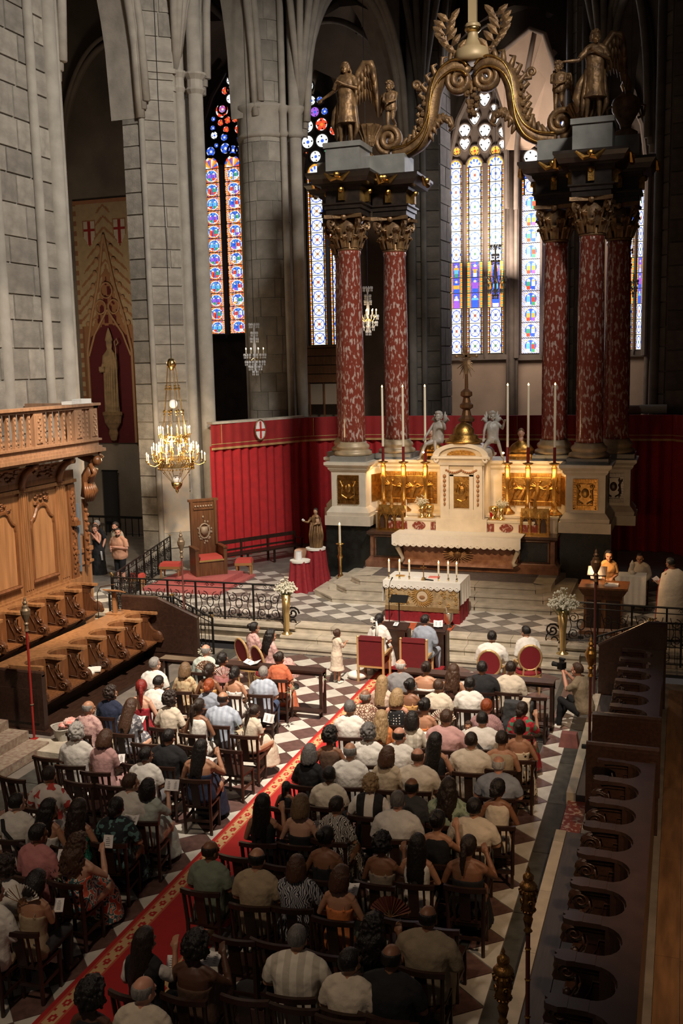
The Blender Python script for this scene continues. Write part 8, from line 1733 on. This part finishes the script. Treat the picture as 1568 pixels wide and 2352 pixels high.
fan('orange patterned folding fan held by the curly-haired woman in gold straps',-8.23,15.97,1.12,0.10,FANO)
fan('red and white striped folding fan before the woman in a strappy white dress',-7.92,16.06,1.00,0.10,FANS)
booklet('white order sheet held by the woman in a coral dress',-7.25,17.17,.86,0.42,.8,.2,.15,False,'paper')
strap('bald man in a floral pink shirt',-9.12,13.38,-0.03)
booklet('open white booklet held by the long-haired woman in a print dress',-8.48,13.97,.88,0.05,1.0)
booklet('white order sheet held by the young woman in a white sleeveless top',-7.45,14.22,.86,0.36,.8,.2,.15,False,'paper')
booklet('white order sheet held by the chestnut-haired woman in pink',-7.92,12.47,.86,0.40,.8,.2,.15,False,'paper')
booklet('open white booklet held by the woman in a strapless navy dress',-6.51,12.68,.88,0.13,1.0)
booklet('open white booklet raised by the woman in a mint puff-sleeved dress',-6.38,11.26,1.14,0.14,.5)
strap('man with a black strap over white',-7.96,9.98,0.16)
booklet('white order sheet held by the woman with wavy black hair',-7.56,10.28,.86,0.27,.8,.2,.15,False,'paper')
booklet('white order sheet held by the woman in a green sequined top',-6.93,10.34,.86,0.31,.8,.2,.15,False,'paper')
booklet('open white booklet held by the woman in a dark floral dress',-6.66,10.64,.88,0.15,1.0)
booklet('white order sheet held by the man in a pink shirt',-7.02,9.61,.86,0.28,.8,.2,.15,False,'paper')
booklet('small white card raised by the woman in a red floral skirt',-6.37,9.64,1.12,0.17,.4,.24,.15,False,'paper')
booklet('white order sheet held by the woman with a black bob in sand',-6.38,8.63,.86,0.35,.8,.2,.15,False,'paper')
fan('open white folding fan held by the man in shorts with a white fan',-6.58,8.26,1.05,0.10,FANW)
booklet('white order sheet held by the long-haired woman in black stripes',-4.66,8.03,.86,0.28,.8,.2,.15,False,'paper')
booklet('open white booklet held by the woman with big black afro hair',-4.29,8.18,.88,0.01,1.0)
booklet('open white booklet held by the woman in thin orange straps',-3.39,9.83,.88,0.01,1.0)
sunglasses(-3.16,10.28,-0.03)
booklet('white order sheet held by the short-haired woman in a leaf print',-4.11,11.43,.86,0.29,.8,.2,.15,False,'paper')
booklet('white order sheet held by the woman with a light brown bob',-4.28,11.22,.86,0.31,.8,.2,.15,False,'paper')
fan('dark red folding fan held by the woman with long dark curls',-2.64,8.87,1.22,0.10,FAND)
booklet('white order sheet held by the woman with long wavy brown hair',-3.64,17.06,.86,0.27,.8,.2,.15,False,'paper')
booklet('white order sheet held by the man in a cream jacket',-2.92,17.55,.86,0.32,.8,.2,.15,False,'paper')
fan('white fan with red lettering beside the woman with a bun in orange',-3.51,14.90,1.00,0.10,FANP)
booklet('white order sheet held by the woman in a red tropical dress',-2.42,15.61,.86,0.26,.8,.2,.15,False,'paper')
booklet('white order sheet held by the black-bobbed woman in pale stripes',-3.74,14.60,.86,0.41,.8,.2,.15,False,'paper')
strap('man in white with a dark strap',-2.81,14.51,0.11)
booklet('white order sheet held by the woman with a cloud of black curls',-4.70,13.50,.86,0.44,.8,.2,.15,False,'paper')
booklet('white order sheet held by the woman with a silver-black bob',-5.01,12.87,.86,0.28,.8,.2,.15,False,'paper')
# lettering of the printed fan
cu = bpy.data.curves.new('lettering', 'FONT'); cu.body = 'Vive le mariage'; cu.size = .055; cu.extrude = .001; fo = bpy.data.objects.new('tmpf', cu); COL.objects.link(fo)
dg = bpy.context.evaluated_depsgraph_get(); fm = bpy.data.meshes.new_from_object(fo.evaluated_get(dg)); bpy.data.objects.remove(fo); fm.materials.clear(); fm.materials.append(mat('red_ink', (.55, .06, .05), .8))
W_ = max(v.co.x for v in fm.vertices)
for v in fm.vertices: a = math.radians(155-130*v.co.x/W_); r = .14+v.co.y; v.co = Vector((r*math.cos(a), -.012, r*math.sin(a)))
for o in [o for o in bpy.data.objects if o.name.startswith('folding_fan') and 'lettering' in o.get('label', '')]: link('lettering', fm, o)
# ---------------------------------------------------------------- front couple, parents, bridesmaids
def seatp(*a, **k): return person(*a, **k)
bigchair('left velvet armchair with gilt posts holding the bride', -6.14, 19.72, 0); bigchair('right velvet armchair with gilt posts holding the groom', -5.22, 19.8, 0)
seatp('bride with dark pinned hair and white flowers seated in the left velvet armchair', -6.08, 19.85, .03, 0, ps='f1', sk='tan', hair=('updo', 'black'), top=('dress', 'white'), bot=None)
seatp('groom in a blue-grey suit seated in the right velvet armchair', -5.10, 19.95, .05, -.15, ps='m1', sk='tan', hair=('short', 'black'), top=('jacket', 'bluegrey'), bot=('trousers', 'bluegrey'))
hp = thing('hair_flowers', 'white flowers and veil pinned in the bride\'s dark hair', 'flowers', (-6.10, 19.82, 1.21)); b = MB(); rn = random.Random(6)
for k in range(26): a = rn.uniform(PI*.6, PI*1.5); b.ball((.13*math.cos(a), .13*math.sin(a)+.02, rn.uniform(0, .09)), .02, 5, 4)
b.obj('blossoms', WHITEC, hp); b = MB(); b.tube([(.02, -.12, .06), (.05, -.16, -.04), (.04, -.2, -.3)], [.03, .05, .06], 8, flat=.5); b.obj('veil', WHITEC, hp, smooth=True)
MB().ball((0, 0, .08), (.22, .16, .10), 12, 8).obj('white_train', WHITEC, None, (-6.5, 19.6, 0), label='bunched white train of the bridal dress on the floor', cat='dress', smooth=True)
g_ = seatp('small flower girl in a white tulle dress standing at the left velvet armchair', -6.82, 19.22, 0, -.5, ps='girl', sk='tan', hair=('bun', 'brown'), top=('dress', 'cream'), bot=None, sc=.66, full=False, shoe='white')
for x, y, w_, lab in ((-6.0, 20.62, .75, 'dark wooden kneeling desk before the bride with a white paper on it'), (-5.12, 20.66, .7, 'dark wooden kneeling desk before the groom')):
    t = thing('kneeling_desk', lab, 'desk', (x, y, 0)); b = MB(); b.box((0, 0, .93), (w_, .34, .04), rx=.25); b.obj('top', CHAIRM, t); b = MB(); pts = [(-w_/2, .0), (w_/2, .0), (w_/2, .84), (w_*.3, .9), (0, .92), (-w_*.3, .9), (-w_/2, .84)]; b.prism(pts, -.16, -.12, 'y'); b.obj('front_panel', WOODD, t)
    for s in (-1, 1): MB().bb(s*w_/2-.03, s*w_/2+.03, -.16, .12, 0, .88).obj('side_panel', CHAIRM, t)
    b = MB(); b.bb(-w_/2, w_/2, -.5, -.2, .1, .16); b.obj('kneeler', REDV, t)
booklet('white paper lying on the bride\'s kneeling desk', -5.9, 20.6, .99, 0, 1.3, .2, .15, False, 'paper'); booklet('open booklet standing on the groom\'s kneeling desk', -4.95, 20.62, 1.05, .2, .6)
for x, y, z, rz, lab, lab2 in ((-8.55, 18.65, 0, -.55, 'dark-haired bridesmaid in a pink dress, further of the two in oval chairs', 'gilt oval-back chair under the further bridesmaid in pink'), (-7.98, 18.2, 0, -.6, 'dark-haired bridesmaid in a pink dress, nearer of the two in oval chairs', 'gilt oval-back chair under the nearer bridesmaid in pink')):
    ovalchair(lab2, x, y, rz); seatp(lab, x+.04, y+.02, .0, rz, ps='lady', sk='tan', hair=('bun' if x < -8.2 else 'wavy', 'black'), top=('dress', 'pinkfloral'), bot=None, full=False)
for x, y, rz, lab, lab2, hr in ((-3.52, 19.2, .05, 'man in a white shirt in the left oval chair, seen from behind', 'gilt oval-back chair under the left white-shirted man', 'short'), (-2.86, 19.75, .5, 'man in a white shirt in the right oval chair, turned left', 'gilt oval-back chair under the right white-shirted man', 'crop')):
    ovalchair(lab2, x+.0, y-.05, rz*.6); seatp(lab, x, y, .0, rz, ps='mw' if hr == 'short' else 'm2', sk='tan', hair=(hr, 'black'), top=('long', 'white'), bot=('trousers', 'beige'))
# kneeling benches in front of the first rows
def kneelbench(label, x0, x1, y, wrap=True):
    t = thing('prie_dieu_bench', label, 'bench', (0, y, 0)); b = MB(); b.bb(x0, x1, -.14, .14, .86, .90); b.obj('top', CHAIRM, t); b = MB(); b.bb(x0, x1, .08, .12, .74, .86); b.obj('rail', CHAIRM, t)
    for x in (x0+.04, x1-.04):
        for yy in (-.1, .1): MB().bb(x-.03, x+.03, yy-.02, yy+.02, 0, .86).obj('leg', CHAIRM, t)
    MB().bb(x0, x1, -.3, -.12, .12, .16).obj('kneeler', CHAIRM, t)
kneelbench('long dark kneeling desk in front of the left congregation', -9.9, -6.4, 17.3); kneelbench('long dark kneeling desk in front of the right congregation', -4.9, -2.1, 17.75)
for i, (x, y, lab) in enumerate(((-6.42, 17.28, 'olive sprig with white ribbon tied to the left kneeling desk end'), (-6.72, 16.35, 'olive sprig tied to the aisle chair, second left row'), (-6.72, 14.2, 'olive sprig tied to the aisle chair by the girl in tulle'), (-7.0, 13.1, 'olive sprig tied to the aisle chair behind the navy dress'), (-6.95, 11.3, 'olive sprig tied to the chair beside the mint dress'), (-6.9, 9.3, 'olive sprig with ribbon, lower left aisle chair'), (-5.05, 9.9, 'olive sprig tied to the chair beside the sage polo'))):
    t = thing('olive_sprig', lab, 'decoration', (x, y, .78)); rn = random.Random(i); b = MB()
    for k in range(22):
        d = Vector((rn.gauss(0, 1), rn.gauss(0, 1), rn.gauss(.2, 1))).normalized(); p = d*rn.uniform(.02, .06); sd = d.cross(Vector((0, 0, 1)))*.012; b.add([p, p+d*.05+sd, p+d*.11, p+d*.05-sd], [(0, 1, 2, 3)])
    b.obj('leaves', mat('olive_leaf', (.20, .24, .15), .7), t); MB().tube([(0, 0, 0), (.01, -.01, -.15), (-.01, 0, -.32)], .012, 5, flat=2).obj('ribbon', WHITEC, t)
# girl with a flower in her hair, left block by the aisle
chair(-6.52, 14.05, .1, 'dark church chair under the girl in white tulle'); seatp('girl with a hair flower in a white tulle dress beside the aisle', -6.52, 14.1, .1, -.25, ps='f2', sk='tan', hair=('pony', 'dark'), top=('dress', 'cream'), bot=None, sc=.86, shoe='white')
booklet('white booklet held by the girl in tulle', -6.32, 14.45, .95, -.2, .5)
# jackets on the chair
t = thing('hanging_jackets', 'dark jacket and cream shawl hanging over a chair at the right aisle', 'jacket', (-2.55, 16.42, 0)); b = MB(); b.box((0, 0, .60), (.5, .16, .66)); o = link('jacket', remesh(b, .02, 'jacket', [cloth('charcoal')], 6, None, (.05, .12)), t); b = MB(); b.box((.14, -.03, .50), (.14, .2, .98)); link('shawl', remesh(b, .015, 'shawl', [cloth('cream')], 4, None, (.02, .08)), t)
b = MB(); b.box((0, 0, .55), (.30, .05, .75)); link('white_shawl', remesh(b, .015, 'white_shawl', [cloth('white')], 5, None, (.05, .1)), None, (-2.33, 12.95, 0), label='white shawl hanging from the chair beside the blue-shirted bald man', cat='cloth')
# photographer
seatp('photographer in a beige shirt and black trousers crouching with a camera at the right stalls', -1.55, 17.75, -.03, 1.15, ps='photo', sk='rosy', hair=('short', 'brown'), top=('tee', 'khaki'), bot=('trousers', 'black'), shoe='white')
t = thing('film_camera', 'black camera with microphone held up by the photographer', 'camera', (-2.0, 17.97, 1.14), 1.1); b = MB(); b.box((0, 0, 0), (.15, .10, .12)); b.obj('body', IRON, t); MB().lathe([(.04, 0), (.045, .12), (.05, .14)], n=12).obj('lens', BLACK, t, (0, .05, 0)).rotation_euler = (-PI/2, 0, 0)
b = MB(); b.tube([(0, .05, .13), (0, -.07, .13)], .022, 8); b.box((0, 0, .09), (.02, .1, .05)); b.obj('microphone', BLACK, t)
b = MB(); b.bb(-.17, .17, -.12, .12, 0, .24, 0, .04); b.obj('rose_bag', mat('rose_bag_cloth', (.24, .09, .08), .8, noise=.3, scale=9), None, (-1.62, 17.5, .0) if False else (-1.75, 17.0, 0), label='dull rose bag under the photographer', cat='bag')
MB().bb(-.06, .06, -.04, .04, 0, .05).obj('phone_box', BLACK, None, (-1.42, 16.4, .225), label='small dark gadget lying on the kerb by the partition', cat='gadget')
# reader and priest
seatp('woman with long dark hair in an orange dress reading at the wooden lectern', -1.6, 23.75, .5, PI+.35, ps='sread', sk='tan', hair=('long', 'black'), top=('dress', 'orangegold'), bot=None, shoe='black')
booklet('white paper held up by the reader at the lectern', -1.85, 23.35, 1.72, .3, .5, .26, .2, True)
pr_ = seatp('priest in a cream cope with a red border standing at the right edge', -.12, 22.75, .5, .9, ps='spriest', sk='brown', hair=('crop', 'black'), top=('gown', 'cream'), bot=None, sc=1.04)
b = MB(); n = 24; ring = [(.12, 1.50), (.27, 1.40), (.33, 1.1), (.36, .6), (.42, .06)]
b.lathe(ring, n=n, sy=.85); cp = b.obj('cope', cloth('cream'), pr_, smooth=True); b = MB()
for s in (-1, 1): b.tube([(s*.07, .12, 1.48), (s*.10, .27, 1.2), (s*.1, .315, .7), (s*.1, .37, .07)], .03, 6, flat=1.6)
b.obj('red_border', mat('red_orphrey', (.34, .02, .02), .7), pr_); booklet('open white booklet held by the priest', -.5, 22.95, 1.72, 1.2, .9, .28, .2, True)
seatp('server in white seated behind the side table', -.95, 25.7, .5, PI, ps='m0', sk='tan', hair=('crop', 'dark'), top=('long', 'cream'), bot=('trousers', 'beige')); chair(-.95, 25.65, PI, 'church chair of the server in white behind the side table').location.z = .5
# visitors in the left aisle
seatp('bearded visitor in a peach T-shirt with folded arms in the left aisle', -15.75, 25.35, .3, PI-.2, ps='s1', sk='rosy', hair=('crop+beard', 'dark'), top=('tee', 'peach'), bot=('shorts', 'black'))
seatp('visitor in a long black dress touching her face in the left aisle', -16.85, 25.9, .3, PI-.35, ps='s2', sk='rosy', hair=('updo', 'brown'), top=('gown', 'black'), bot=None)
seatp('grey-haired visitor in dark clothes behind the woman in black', -17.25, 26.6, .3, PI-.3, ps='s0', sk='rosy', hair=('short', 'grey'), top=('tee', 'black'), bot=('trousers', 'black'))
seatp('bearded visitor in a light shirt behind the man in peach', -16.45, 26.4, .3, PI-.3, ps='s0', sk='rosy', hair=('short+beard', 'dark'), top=('tee', 'beige'), bot=('trousers', 'khaki'))
MB().box((0, 0, 0), (.05, .02, .3), rx=.3).obj('rolled_leaflet', PAPER, None, (-16.62, 25.72, 1.1), .3, label='rolled white leaflet in the hand of the woman in black', cat='paper')
for i, (x, y, r) in enumerate(((-9.6, 18.35, 0), )): MB().bb(-.13, .13, -.18, .18, 0, .05).obj('kneeling_pad', WHITEC, None, (x, y, .9-.9), label='pale pad lying on the floor behind the bald man in pale green', cat='cushion')
booklet('white sheet spread on the left kneeling desk', -7.9, 17.3, .915, 0, 1.5, .3, .2, True, 'paper')
